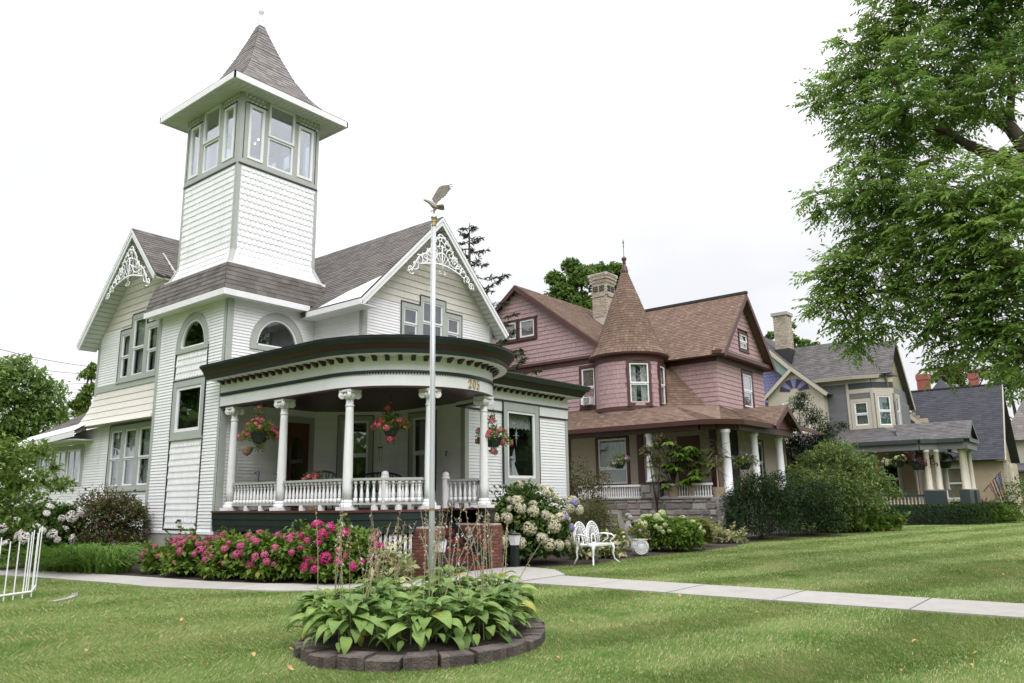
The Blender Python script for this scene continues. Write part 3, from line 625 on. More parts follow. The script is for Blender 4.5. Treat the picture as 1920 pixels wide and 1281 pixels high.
# ---- belvedere
def bel_side(w, u0, u1, wins, name):
    b = MB(); zt = 12.66
    wbox(b, w, u0, u1, 10.5, 10.63, -.06, .03); wbox(b, w, u0, u1, 12.62, zt, -.06, .03)
    cuts = [u0]+[x for q in wins for x in q[:2]]+[u1]
    for k in range(0, len(cuts), 2): wbox(b, w, cuts[k], cuts[k+1], 10.63, 12.62, -.06, .028)
    for (a, c, z0, z1) in wins:
        if z1 < 12.6: wbox(b, w, a, c, z1, 12.62, -.06, .026)
        wbox(b, w, a, c, 10.63, z0, -.06, .026)
    o = part(b, 'tower_wall', 'sage', WH); e = MB(); wbox(e, w, u0, u1, 10.46, 10.5, -.02, .04)
    for q in wins[::2]: wbox(e, w, q[0]-.10, q[1]+.08, 12.30, 12.335, .02, .04)
    wbox(e, w, u0+.10, u0+.12, 10.63, 12.3, .02, .037); wbox(e, w, u1-.12, u1-.10, 10.63, 12.3, .02, .037)
    part(e, 'edge_bead', 'dgreen', WH)
    for k, (a, c, z0, z1) in enumerate(wins):
        s = MB(); q = MB()
        if k == 1:
            zm = (z0+z1)/2-.05; frame(s, w, a, zm, c, z1, .055, -.03, .045); frame(s, w, a, z0, c, zm-.002, .055, -.05, .01); P = [(zm+.055, z1-.055, .0), (z0+.055, zm-.057, -.03)]
        else: frame(s, w, a, z0, c, z1, .07, -.04, .045); P = [(z0+.07, z1-.07, .0)]
        so = part(s, 'window', 'white', WH)
        for p0, p1, dd in P: g = MB(); wbox(g, w, a+.05, c-.05, p0, p1, dd-.004, dd); part(g, 'pane', 'clearglass', so)
fwn = [(10.60, 11.08, 10.68, 12.27), (11.22, 12.06, 10.66, 12.55), (12.20, 12.72, 10.68, 12.27)]
lwn = [(17.9, 18.42, 10.68, 12.27), (18.66, 19.5, 10.66, 12.55), (19.7, 20.2, 10.68, 12.27)]
bel_side(sf, T0, TC, fwn, 'f'); bel_side(sb, TYF+.062, TYK-.001, lwn, 'l')
bel_side(Wall((0, TYK), (1, 0), (0, 1)), T0, TC, fwn, 'b'); bel_side(Wall((TC, 0), (0, 1), (1, 0)), TYF+.062, TYK-.062, lwn, 'r')
b = MB(); b.box(T0+.07, TYF+.07, 10.4, TC-.07, TYK-.07, 10.5); part(b, 'tower_floor', 'white', WH)
# shaft core, corner boards, flare skirts
b = MB()
zs = [7.55, 7.65, 7.75, 7.85, 7.95, 8.05, 10.5]
for i in range(len(zs)-1):
    f0, f1 = flare(zs[i]), flare(zs[i+1])
    b.hexa([(T0-f0, TYF-f0, zs[i]), (TC+f0, TYF-f0, zs[i]), (TC+f0, TYK+f0, zs[i]), (T0-f0, TYK+f0, zs[i]), (T0-f1, TYF-f1, zs[i+1]), (TC+f1, TYF-f1, zs[i+1]), (TC+f1, TYK+f1, zs[i+1]), (T0-f1, TYK+f1, zs[i+1])])
part(b, 'tower_shaft', 'siding', WH)
for (cx, cy, sx, sy) in ((T0, TYF, -1, -1), (TC, TYF, 1, -1), (T0, TYK, -1, 1)):
    b = MB()
    for i in range(len(zs)-1):
        f0, f1 = flare(zs[i])+.02, flare(zs[i+1])+.02; z0, z1 = zs[i], zs[i+1]; W = .11
        A = lambda f, z, i_: (cx+sx*f-sx*W*(i_ in (1, 2)), cy+sy*f-sy*W*(i_ in (2, 3)), z)
        b.hexa([A(f0, z0, k) for k in range(4)]+[A(f1, z1, k) for k in range(4)])
    if sx == sy == -1: b.box(T0-.021, TYF-.021, 10.5, T0+.1, TYF+.1, 12.66)
    part(b, 'corner_board', 'sage', WH)
b = MB(); f0 = .25
b.box(T0-f0, TYF-f0, 7.54, TC+f0, TYK+f0, 7.61); part(b, 'base_flashing', 'white', WH)
# belvedere roof: bell-cast pyramid with shingles
cx, cy = (T0+TC)/2, (TYF+TYK)/2; EX, EY = (TC-T0)/2+.58, (TYK-TYF)/2+.58
prof = [(1.0, 12.72), (.76, 13.0), (.565, 13.45), (.40, 14.03), (.24, 14.75), (.10, 15.5), (.05, 15.8)]
sh = MB(); bs = MB()
def rp(k, sx, sy): f, z = prof[k]; return Vector((cx+sx*EX*f, cy+sy*EY*f, z))
for k in range(len(prof)-1):
    for (a, c) in (((-1, -1), (1, -1)), ((1, -1), (1, 1)), ((1, 1), (-1, 1)), ((-1, 1), (-1, -1))):
        q = [rp(k, *a), rp(k, *c), rp(k+1, *c), rp(k+1, *a)]; shingle_face(sh, q, .26, .125); slab(bs, q, .03)
ho = part(bs, 'tower_roof', 'rooftower', WH); part(sh, 'roof_shingles', 'rooftower', ho, stuff=True)
b = MB()
for a, c in (((-1, -1), (1, -1)), ((-1, -1), (-1, 1)), ((1, -1), (1, 1)), ((-1, 1), (1, 1))):
    A, B = rp(0, *a), rp(0, *c); t = (B-A).normalized(); 
    x0, x1, y0, y1 = min(A.x, B.x)-.02, max(A.x, B.x)+.02, min(A.y, B.y)-.02, max(A.y, B.y)+.02; b.box(x0, y0, 12.52, x1, y1, 12.70)
part(b, 'fascia', 'white', WH)
sp = MB()
for k in range(28):                       # soffit boards
    for side in range(2):
        pass
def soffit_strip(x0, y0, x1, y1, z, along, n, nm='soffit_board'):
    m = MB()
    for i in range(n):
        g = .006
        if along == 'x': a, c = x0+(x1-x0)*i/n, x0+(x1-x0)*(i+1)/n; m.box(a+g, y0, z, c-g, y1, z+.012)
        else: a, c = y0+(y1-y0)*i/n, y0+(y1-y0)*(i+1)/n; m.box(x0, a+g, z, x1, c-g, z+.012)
    m.box(x0, y0, z+.0125, x1, y1, z+.02); return part(m, nm, 'soffit_shade', WH)
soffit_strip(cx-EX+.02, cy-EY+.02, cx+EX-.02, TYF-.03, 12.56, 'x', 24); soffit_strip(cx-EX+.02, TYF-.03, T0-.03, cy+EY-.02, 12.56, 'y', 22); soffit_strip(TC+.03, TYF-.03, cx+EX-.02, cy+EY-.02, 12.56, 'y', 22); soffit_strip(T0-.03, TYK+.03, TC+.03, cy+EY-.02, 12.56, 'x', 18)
b = MB(); b.box(T0+.02, TYF+.02, 12.67, TC-.02, TYK-.02, 12.7); part(b, 'tower_ceiling', 'white', WH)
b = MB(); b.box(cx-.1, cy-.1, 15.72, cx+.1, cy+.1, 15.98); fo = part(b, 'roof_finial', 'white', WH)
b = MB(); b.lathe((cx, cy, 15.98), [(.1, 0), (.11, .03), (.05, .1), (.035, .2), (.04, .24), (.075, .3), (.085, .36), (.07, .43), (.03, .5), (.015, .6), (.012, .9), (.002, .92)], 12); part(b, 'finial_turning', 'whitecast', fo, smooth=True)
# chandelier seen through the belvedere window
ch = thing('chandelier', 'small lit chandelier behind the tower window', 'lamp', (11.35, 18.7, 11.6))
b = MB(); b.tube([(11.35, 18.7, 12.66), (11.35, 18.7, 11.75)], .012); b.sphere((11.35, 18.7, 11.72), .05)
for k in range(4): a = k*math.pi/2+.5; b.tube([(11.35, 18.7, 11.72), (11.35+.12*math.cos(a), 18.7+.12*math.sin(a), 11.66), (11.35+.22*math.cos(a), 18.7+.22*math.sin(a), 11.78)], .01)
part(b, 'chandelier_arms', 'brass', ch)
for k in range(4): a = k*math.pi/2+.5; b = MB(); b.sphere((11.35+.22*math.cos(a), 18.7+.22*math.sin(a), 11.82), .032, 8, 5); part(b, 'bulb', 'bulb', ch, smooth=True)
# ---- skirt roof round the tower
sk = MB(); bs = MB(); ez, o1, o0 = 6.84, .36, .28
xo, yo, yb = TX-o1, TY-o1, TYB+.25; xi, yi = T0-.25, TYF-.25
yt = 13.05
for q in ([(xo, yo, ez), (yt, yo, ez), (yt, yi, 7.58), (xi, yi, 7.58)], [(xo, yb, ez), (xo, yo, ez), (xi, yi, 7.58), (xi, yb-.25, 7.58)], [(13.2, yb, ez), (xo, yb, ez), (xi, yb-.25, 7.58), (13.2, yb-.25, 7.58)]):
    shingle_face(sk, q, .28, .13); slab(bs, q, .05)
ho = part(bs, 'skirt_roof', 'roofgrey', WH); part(sk, 'roof_shingles', 'roofgrey', ho, stuff=True)
b = MB(); b.box(xo-.015, yo-.015, ez-.17, yt-.5, yo+.02, ez-.01); b.box(xo-.015, yo+.02, ez-.17, xo+.02, yb+.015, ez-.01); part(b, 'fascia', 'white', WH)
b = MB(); b.box(xo+.02, yo+.02, ez-.15, yt, TY+.02, ez-.13); b.box(xo+.02, TY+.02, ez-.15, TX+.02, yb, ez-.13); part(b, 'soffit', 'white', WH)
# ---- gable roofs
def gable_roof(q_list, m='roofgrey', tab=.28, row=.13, th=.012, root=WH, nm='gable_roof'):
    s_, b_ = MB(), MB()
    for q in q_list: shingle_face(s_, q, tab, row, th); slab(b_, q, .06)
    o_ = part(b_, nm, m, root); part(s_, 'roof_shingles', m, o_, stuff=True); return o_
EL, ER, EZ = 12.48, 18.55, 6.66; RY = 14.98; RX = 9.98; LA, LE, LN = 22.72, 25.9, 19.55
gable_roof([[(EL, RY, EZ), (AX, RY, AZ), (AX, 24, AZ), (EL, 24, EZ)][::-1], [(ER, RY, EZ), (AX, RY, AZ), (AX, 24, AZ), (ER, 24, EZ)]] if False else
           [[(EL, 24, EZ), (EL, RY, EZ), (AX, RY, AZ), (AX, 24, AZ)], [(ER, RY, EZ), (ER, 24, EZ), (AX, 24, AZ), (AX, RY, AZ)]])
gable_roof([[(RX, LE, 6.5), (16, LE, 6.5), (16, LA, 9.72), (RX, LA, 9.72)], [(16, LN, 6.5), (11.2, LN, 6.5), (11.2, 21.0, 7.97), (RX, 21.0, 7.97), (RX, LA, 9.72), (16, LA, 9.72)]])
b = MB(); u = Vector((AX-EL, 0, AZ-EZ)).normalized(); nn = Vector((-u.z, 0, u.x)); 
P0 = Vector((EL, RY+.01, EZ))+nn*.022
b.prism([P0, P0+Vector((0, 1.75, 0)), P0+Vector((0, 1.0, 0))+u*.55, P0+u*1.0], nn*.01); part(b, 'metal_flashing', 'metal_white', WH)
def rake(w, ua, za, ue, ze, d0, d1, wd):      # bargeboard along one slope, in wall coordinates
    b_ = MB(); t = Vector((ue-ua, ze-za)); t.normalize(); nrm = Vector((-t.y, t.x)); nrm = nrm if nrm.y < 0 else -nrm
    A = Vector((ua, za)); B = Vector((ue, ze)); pts = [A, B, B+nrm*wd, A+Vector((0, -wd/abs(t.x)*1.0)) if True else A]
    wpoly(b_, w, [(p.x, p.y) for p in pts], d0, d1); return b_
rf, rl = YW(15.0), XW(10.0)
for w, ua, za, es, ze in ((rf, AX, AZ-.03, (EL, ER), EZ-.03), (rl, LA, 9.69, (LE, 21.02), 6.47)):
    zz_ = ze
    for e in es:
        ze = 7.94 if e == 21.02 else zz_
        b = rake(w, ua, za, e, ze, -.03, .0, .17); part(b, 'bargeboard', 'white', WH)
        b = rake(w, ua, za+.005, e, ze+.005, .0, .022, .075); part(b, 'bargeboard_moulding', 'white', WH)
# sloped soffits of the overhang, boarded
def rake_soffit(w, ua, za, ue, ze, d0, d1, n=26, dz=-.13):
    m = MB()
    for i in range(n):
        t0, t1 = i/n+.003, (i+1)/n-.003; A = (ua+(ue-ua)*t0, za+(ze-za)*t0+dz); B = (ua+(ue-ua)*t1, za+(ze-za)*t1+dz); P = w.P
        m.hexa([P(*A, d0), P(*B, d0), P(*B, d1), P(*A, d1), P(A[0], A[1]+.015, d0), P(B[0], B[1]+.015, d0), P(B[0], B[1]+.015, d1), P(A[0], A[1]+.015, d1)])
    part(m, 'soffit', 'soffit_shade', WH)
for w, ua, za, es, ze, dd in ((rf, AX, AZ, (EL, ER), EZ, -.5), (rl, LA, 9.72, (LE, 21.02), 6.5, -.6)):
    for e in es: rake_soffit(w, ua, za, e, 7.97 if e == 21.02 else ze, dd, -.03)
b = MB(); b.box(EL-.01, RY, EZ-.16, EL+.03, 17.3, EZ-.01); part(b, 'fascia', 'white', WH)
b = MB(); b.box(EL+.03, 15.0, EZ-.15, 13.02, 17.6, EZ-.13); part(b, 'soffit', 'white', WH)
# gingerbread in the gable peaks
def gingerbread(w, ua, za, slope, side_len):
    m = MB(); 
    def tb(pts, r): m.tube([w.P(u_, z_, -.012) for u_, z_ in pts], r, 5, flat=.5, up=w.n)
    def spiral(cu, cz, r0, a0, turns, sgn, r=.022):
        pts = []
        for i in range(17):
            t = i/16; a = a0+sgn*turns*2*math.pi*t; rr = r0*(1-.72*t); pts.append((cu+rr*math.cos(a), cz+rr*math.sin(a)))
        tb(pts, r)
    for s in (-1, 1):
        line = lambda t, off: (ua+s*(t*math.cos(slope))-s*off*math.sin(slope), za-t*math.sin(slope)-off*math.cos(slope))
        tb([line(t, .26+.05*math.sin(t*7)) for t in np.linspace(.35, side_len, 22)], .022)
        t = .42; k = 0
        while t < side_len-.1:
            r0 = .13+.05*math.sin(min(1, t/side_len)*math.pi); c = line(t, .30+(.1 if .7 < t < 1.5 else 0))
            spiral(c[0], c[1], r0, slope*0+k*1.7, 1.1, s if k % 2 else -s); tb([line(t-.02, .2), c], .018); t += .24; k += 1
        c = line(1.05, .25)
        for q in range(6): a = -math.pi/2-s*(-.5+q*.33); tb([c, (c[0]+.36*math.cos(a), c[1]+.36*math.sin(a))], .012)
        pts = [(c[0]+.36*math.cos(-math.pi/2-s*(-.55+q*.22)), c[1]+.36*math.sin(-math.pi/2-s*(-.55+q*.22))) for q in range(9)]; tb(pts, .024)
    cz = za-1.42
    tb([(ua+x, cz+.12*math.cos(x*2.2)) for x in np.linspace(-.85, .85, 15)], .03)
    for q in range(7): a = math.pi/2+(q-3)*.42; tb([(ua, cz+.05), (ua+.32*math.cos(a), cz+.05+.42*math.sin(a))], .013)
    tb([(ua+.33*math.cos(math.pi/2+x), cz+.05+.43*math.sin(math.pi/2+x)) for x in np.linspace(-1.4, 1.4, 15)], .024)
    tb([(ua, cz-.2), (ua, cz+.72)], .03); spiral(ua-.09, cz+.62, .08, 0, .8, 1, .016); spiral(ua+.09, cz+.62, .08, math.pi, .8, -1, .016); spiral(ua-.08, cz-.1, .08, 0, .8, -1, .016); spiral(ua+.08, cz-.1, .08, math.pi, .8, 1, .016)
    return part(m, 'gingerbread_trim', 'white', WH, smooth=True)
gingerbread(YW(14.99), AX, AZ-.2, math.atan2(AZ-EZ, AX-EL), 2.25); gingerbread(XW(9.99), LA, 9.5, math.atan2(3.22, 3.18), 2.25)
b = MB(); b.prism([lg.P(22.72+.24*math.cos(a*math.pi/8), 8.25+.24*math.sin(a*math.pi/8), .024) for a in range(16)], lg.n*.03); vo = part(b, 'gable_vent', 'white', WH)
for k in range(6): b = MB(); wbox(b, lg, 22.72-.19, 22.72+.19, 8.09+k*.06, 8.12+k*.06, .054, .066); part(b, 'louvre', 'sage', vo)
# ---- lean-to at the rear left
gable_roof([[(9.95, 30.4, 3.52), (9.95, 25.35, 3.74), (12.4, 25.35, 5.3), (12.4, 29.2, 5.1)]], nm='lean_to_roof')
b = MB(); b.prism([(9.93, 30.42, 3.545), (9.93, 25.3, 3.765), (10.42, 25.3, 4.08), (10.42, 30.17, 3.87)], (0, 0, .012)); part(b, 'metal_flashing', 'metal_white', WH)
b = MB(); b.hexa([(9.92, 30.42, 3.36), (9.95, 30.42, 3.36), (9.95, 25.3, 3.58), (9.92, 25.3, 3.58), (9.92, 30.42, 3.53), (9.95, 30.42, 3.53), (9.95, 25.3, 3.75), (9.92, 25.3, 3.75)]); b.box(9.96, 25.4, 3.5, 10.62, 30.3, 3.52); part(b, 'fascia', 'white', WH)
b = MB(); b.lathe((12.2, 27.5, 4.9), [(.07, 0), (.07, .75), (.05, .75)], 8); part(b, 'vent_pipe', 'maroon', WH)
b = MB(); wbox(b, lg, 29.74, 29.76, .4, 3.5, -3, 0); part(b, 'rear_wall', 'siding', WH)
# hose bib on the panel
b = MB(); b.tube([wl.P(19.25, 1.08, 0), wl.P(19.25, 1.08, .09), wl.P(19.25, 1.02, .12)], .02); b.tube([wl.P(19.13, 1.1, .05), wl.P(19.32, 1.1, .05)], .015); part(b, 'hose_tap', 'iron', WH)
# ------------------------------------------------------------------ the bowed porch
PX, PC, PR = 10.25, Vector((12.4, 13.3, 0)), 2.15
def bow(n=44, y0=17.6, a1=360):
    o = [(Vector((PX, y0, 0)), Vector((-1, 0, 0)))]
    for i in range(8): o.append((Vector((PX, y0+(13.3-y0)*(i+1)/8, 0)), Vector((-1, 0, 0))))
    for i in range(1, n+1):
        a = R_(180+(a1-180)*i/n); d = Vector((math.cos(a), math.sin(a), 0)); o.append((PC+d*PR, d))
    return o
def sweep(mb, prof, path):
    n = len(prof); o = len(mb.v)
    for p, d in path:
        for q, z in prof: mb.v.append((p.x+d.x*q, p.y+d.y*q, z))
    for i in range(len(path)-1):
        for k in range(n): j = (k+1) % n; mb.f.append((o+i*n+k, o+i*n+j, o+(i+1)*n+j, o+(i+1)*n+k))
    mb.f += [tuple(range(o, o+n)), tuple(range(o+(len(path)-1)*n+n-1, o+(len(path)-1)*n-1, -1))]
def swp(name, m, prof, path=None, parent=None, smooth=False):
    b = MB(); sweep(b, prof, path or bow()); return part(b, name, m, parent or WH, smooth)
def rect(q0, q1, z0, z1): return [(q0, z0), (q1, z0), (q1, z1), (q0, z1)]
PATH = bow()
fz = swp('porch_frieze', 'white', rect(-.28, 0, 3.87, 4.5))
swp('frieze_bead', 'dgreen', rect(-.02, .028, 4.15, 4.2)); swp('beam_edge', 'maroon', rect(-.29, .008, 3.83, 3.87))
PATHC = bow(y0=17.75)
swp('cornice_soffit', 'white', rect(-.05, .34, 4.5, 4.52), PATHC)
swp('cornice_lower', 'dgreen', [(.0, 4.521), (.35, 4.505), (.37, 4.6), (.0, 4.6)], PATHC)
swp('cornice_middle', 'maroon', [(.0, 4.601), (.375, 4.601), (.43, 4.70), (.0, 4.70)], PATHC)
swp('cornice_crown', 'dgreen', [(.0, 4.701), (.44, 4.701), (.47, 4.74), (.53, 4.80), (.535, 4.835), (.0, 4.835)], PATHC)
b = MB()
for i in range(len(PATHC)-1):
    (p, d), (p2, d2) = PATHC[i], PATHC[i+1]; A, B = p+d*.54, p2+d2*.54
    cA = Vector((13.2, min(17.6, max(15.4, p.y)), 0)); cB = Vector((13.2, min(17.6, max(15.4, p2.y)), 0))
    if p.y < 13.31: cA = PC+Vector((p.x-PC.x, 2.3, 0))*1.0; 
    if p2.y < 13.31: cB = PC+Vector((p2.x-PC.x, 2.3, 0))
    b.poly([(A.x, A.y, 4.85), (B.x, B.y, 4.85), (cB.x, cB.y, 5.02), (cA.x, cA.y, 5.02)])
part(b, 'porch_roof', 'roofgrey', WH)
# bead row under the frieze moulding
b = MB(); L_ = [0]
for i in range(len(PATH)-1): L_.append(L_[-1]+(PATH[i+1][0]-PATH[i][0]).length)
def along(s):
    i = max(j for j in range(len(L_)) if L_[j] <= s+1e-9); i = min(i, len(PATH)-2); t = (s-L_[i])/(L_[i+1]-L_[i])
    return PATH[i][0].lerp(PATH[i+1][0], t), PATH[i][1].lerp(PATH[i+1][1], t).normalized()
s = .05
while s < L_[-1]:
    p, d = along(s); t = Vector((-d.y, d.x, 0)); c = p+d*.012
    b.hexa([tuple(c+t*x+d*y+Vector((0, 0, z))) for z in (4.115, 4.148) for x, y in ((-.018, 0), (.018, 0), (.018, .014), (-.018, .014))]); s += .062
part(b, 'bead_row', 'dgreen', WH, stuff=True)
# brackets under the cornice
b = MB(); b.hexa([(-.045, 0, 4.40), (.045, 0, 4.40), (.045, .02, 4.40), (-.045, .02, 4.40), (-.045, 0, 4.498), (.045, 0, 4.498), (.045, .17, 4.498), (-.045, .17, 4.498)])
b.v = [(x, -y, z-4.4) for x, y, z in b.v]; bme = mesh_of(b, 'bracket', 'maroon')
s = .12
while s < L_[-1]-.05:
    p, d = along(s); inst(bme, 'bracket', WH, (p.x+d.x*.002, p.y+d.y*.002, 4.4), math.atan2(d.y, d.x)+math.pi/2); s += .268
for k in range(16): inst(bme, 'bracket', WH, (14.85+k*.268, 13.268, 4.4), 0)
# wing entablature
b = MB(); wbox(b, wing, 14.572, 19.23, 3.87, 4.5, -.1, .03); part(b, 'wing_frieze', 'white', WH)
b = MB(); wbox(b, wing, 14.6, 19.24, 3.825, 3.868, -.1, .04); part(b, 'beam_edge', 'maroon', WH)
b = MB(); wbox(b, wing, 14.6, 19.24, 4.14, 4.19, -.1, .055); part(b, 'frieze_bead', 'dgreen', WH)
for nm, m, q, z0, z1 in (('cornice_soffit', 'white', .36, 4.5, 4.52), ('cornice_lower', 'dgreen', .40, 4.521, 4.6), ('cornice_middle', 'maroon', .45, 4.601, 4.7), ('cornice_crown', 'dgreen', .56, 4.701, 4.835)):
    b = MB(); b.hexa([wing.P(14.3, z0, q-.05), wing.P(19.2+q-.05, z0, q-.05), wing.P(19.2+q-.05, z0, -2.5), wing.P(14.3, z0, -2.5), wing.P(14.3, z1, q), wing.P(19.2+q, z1, q), wing.P(19.2+q, z1, -2.5), wing.P(14.3, z1, -2.5)]); part(b, nm, m, WH)
b = MB(); b.hexa([(14.5, 12.74, 4.84), (19.76, 12.74, 4.84), (19.76, 15.5, 4.84), (14.5, 15.5, 4.84), (14.5, 12.74, 4.86), (19.76, 12.74, 4.86), (19.5, 15.5, 5.05), (14.5, 15.5, 5.05)]); part(b, 'wing_roof', 'roofgrey', WH)
# ceiling, floor, skirting
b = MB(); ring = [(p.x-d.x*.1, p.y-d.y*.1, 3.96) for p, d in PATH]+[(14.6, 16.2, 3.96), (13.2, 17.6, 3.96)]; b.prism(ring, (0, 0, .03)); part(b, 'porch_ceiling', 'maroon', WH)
SX0, SX1, SYB = 11.72, 13.18, 12.82            # recessed stair well
def floor_ring(off):
    pts = [(p.x+d.x*off, p.y+d.y*off) for p, d in PATH]; L1 = [q for q in pts if not (q[0] > SX0 and q[1] < 12.3)]; 
    left = [q for q in pts if q[0] <= SX0 or q[1] > 12.5]; left = [q for q in left if q[0] < 12.4]; right = [q for q in pts if q[0] >= SX1]
    yl = PC.y-math.sqrt((PR+off)**2-(SX0-PC.x)**2); yr = PC.y-math.sqrt((PR+off)**2-(SX1-PC.x)**2)
    return left+[(SX0, yl), (SX0, SYB), (SX1, SYB), (SX1, yr)]+right+[(14.6, 13.4), (14.6, 16.2), (13.2, 17.6)]
b = MB(); b.prism([(x, y, 1.28) for x, y in floor_ring(.06)], (0, 0, .04)); part(b, 'porch_floor', 'mfloor', WH)
def skirt(z0, z1, q):
    for lo, hi in ((None, SX0), (SX1, None)):
        pp = [(p, d) for p, d in PATH if (p.x <= SX0 and lo is None and p.x < 12.4) or (lo is not None and p.x >= SX1)]
        a = math.acos((SX0-PC.x)/PR) if lo is None else math.acos((SX1-PC.x)/PR); d = Vector((math.cos(a), -math.sin(a), 0)); e = (PC+d*PR, d)
        pp = pp+[e] if lo is None else [e]+pp
        swp('porch_skirting', 'dgreen', rect(-.04, q, z0, z1), pp)
skirt(1.13, 1.279, .03); skirt(.98, 1.129, .012); skirt(.86, .979, .0)
# ionic columns
def column(x, y):
    z0, z1 = 1.325, 3.83
    b = MB(); n = 12; b.lathe((x, y, 0), [(.102-.022*max(0, (t-.25)/.75)**1.4, z0+.2+(z1-.2-z0-.2)*t) for t in np.linspace(0, 1, 9)], 18); b.lathe((x, y, 0), [(.08, z1-.36), (.097, z1-.35), (.097, z1-.32), (.08, z1-.31)], 18); c = part(b, 'column', 'white', WH, smooth=True)
    b = MB(); b.box(x-.165, y-.165, z0, x+.165, y+.165, z0+.07); b.lathe((x, y, z0+.07), [(.15, 0), (.16, .03), (.145, .06), (.125, .075), (.13, .10), (.112, .13), (.102, .14)], 18); part(b, 'column_base', 'white', c)
    b = MB(); b.box(x-.17, y-.17, z1-.05, x+.17, y+.17, z1-.002); b.lathe((x, y, z1-.2), [(.098, 0), (.13, .05), (.14, .11), (.12, .15)], 16)
    for k in range(4):
        a = math.pi/4+k*math.pi/2; cx_, cy_ = x+.165*math.cos(a), y+.165*math.sin(a); t = Vector((-math.sin(a), math.cos(a), 0)); o = len(b.v)
        b.lathe((0, 0, -.035), [(.01, 0), (.075, 0), (.082, .015), (.082, .055), (.075, .07), (.045, .075), (.02, .09), (.004, .09)], 12)
        M = Matrix.Translation((cx_, cy_, z1-.115)) @ t.to_track_quat('Z', 'Y').to_matrix().to_4x4(); b.xf(M, o)
        b.tube([(x+.08*math.cos(a-.7), y+.08*math.sin(a-.7), z1-.07), (cx_, cy_, z1-.06)], .03, 5); b.sphere((x+.135*math.cos(a-math.pi/4), y+.135*math.sin(a-math.pi/4), z1-.12), .035, 6, 4)
    part(b, 'capital', 'whitecast', c)
def bowpt(a, r): return (PC.x+r*math.cos(R_(a)), PC.y+r*math.sin(R_(a)))
cols = [(10.43, 17.18), (10.43, 15.12), bowpt(193.5, 1.99), bowpt(244.2, 1.99), bowpt(296.5, 1.99)]
for c in cols: column(*c)
# balustrades
b = MB(); H = .455
b.box(-.035, -.035, 0, .035, .035, .10); b.box(-.032, -.032, H-.07, .032, .032, H)
b.lathe((0, 0, 0), [(.018, .1), (.036, .115), (.03, .13), (.037, .16), (.034, .2), (.022, .3), (.02, .34), (.032, .355), (.02, .37), (.026, H-.07)], 8); bal = mesh_of(b, 'baluster', 'white', True)
def railing(pts, sp=.128, flip=0):
    P = [Vector((*q, 0)) for q in pts]; l = [0]
    for i in range(len(P)-1): l.append(l[-1]+(P[i+1]-P[i]).length)
    def strip(w, z0, z1, nm, m):
        mb = MB(); n = len(P); o = 0
        for i in range(n):
            t = (P[min(i+1, n-1)]-P[max(0, i-1)]).normalized(); s_ = Vector((-t.y, t.x, 0))*w
            mb.v += [(P[i].x+s_.x, P[i].y+s_.y, z0), (P[i].x-s_.x, P[i].y-s_.y, z0), (P[i].x-s_.x, P[i].y-s_.y, z1), (P[i].x+s_.x, P[i].y+s_.y, z1)]
        for i in range(n-1):
            for k in range(4): j = (k+1) % 4; mb.f.append((4*i+k, 4*i+j, 4*i+4+j, 4*i+4+k))
        mb.f += [(0, 1, 2, 3), (4*n-1, 4*n-2, 4*n-3, 4*n-4)]; return part(mb, nm, m, WH)
    strip(.055, 1.925, 1.975, 'hand_rail', 'sage'); strip(.04, 1.43, 1.47, 'bottom_rail', 'sage')
    n = max(1, int(l[-1]/sp)); 
    for k in range(n):
        s_ = l[-1]*(k+.5)/n; i = max(j for j in range(len(l)-1) if l[j] <= s_); t = (s_-l[i])/(l[i+1]-l[i]); p = P[i].lerp(P[i+1], t); d = P[i+1]-P[i]
        inst(bal, 'baluster', WH, (p.x, p.y, 1.47), math.atan2(d.y, d.x))
    for k in range(1, 3):
        s_ = l[-1]*k/3; i = max(j for j in range(len(l)-1) if l[j] <= s_); p = P[i].lerp(P[i+1], (s_-l[i])/(l[i+1]-l[i])); mb = MB(); mb.box(p.x-.05, p.y-.05, 1.32, p.x+.05, p.y+.05, 1.43); part(mb, 'rail_block', 'white', WH)
railing([(10.43, 17.03), (10.43, 15.27)]); railing([(10.43, 14.97), (10.43, 13.3), bowpt(184, 1.99), bowpt(189.5, 1.99)])
railing([bowpt(a, 1.99) for a in np.linspace(197.5, 240, 12)]); railing([bowpt(a, 1.99) for a in np.linspace(300.5, 352, 14)])
railing([(11.6, 11.75), (11.6, 12.86)]); railing([(13.27, 11.72), (13.27, 12.6)])
for x, y in ((11.6, 12.95), (13.27, 12.7)):
    b = MB(); b.lathe((x, y, 1.32), [(.085, 0), (.085, .66), (.105, .68), (.105, .70), (.08, .715), (.085, .76), (.075, .80), (.045, .83), (.005, .84)], 14); part(b, 'newel_post', 'white', WH, smooth=False)
# stairs
rz = 1.30/7
for k in range(7):
    y = 11.28+k*.255
    b = MB(); b.box(SX0+.01, y, k*rz+.002, SX1-.01, y+.02, (k+1)*rz-.032); part(b, 'riser', 'riser_red', WH)
    if k < 6: b = MB(); b.box(SX0+.01, y-.03, (k+1)*rz-.03, SX1-.01, y+.275, (k+1)*rz); part(b, 'tread', 'dgreen', WH)
b = MB(); b.prism([(SX1-.03, 11.45, .0), (SX1-.03, 11.25, .0), (SX1-.03, 11.25, .3), (SX1-.03, 12.75, 1.27), (SX1-.03, 12.82, 1.27), (SX1-.03, 12.82, 1.0)], (.028, 0, 0)); part(b, 'stringer', 'dgreen', WH)
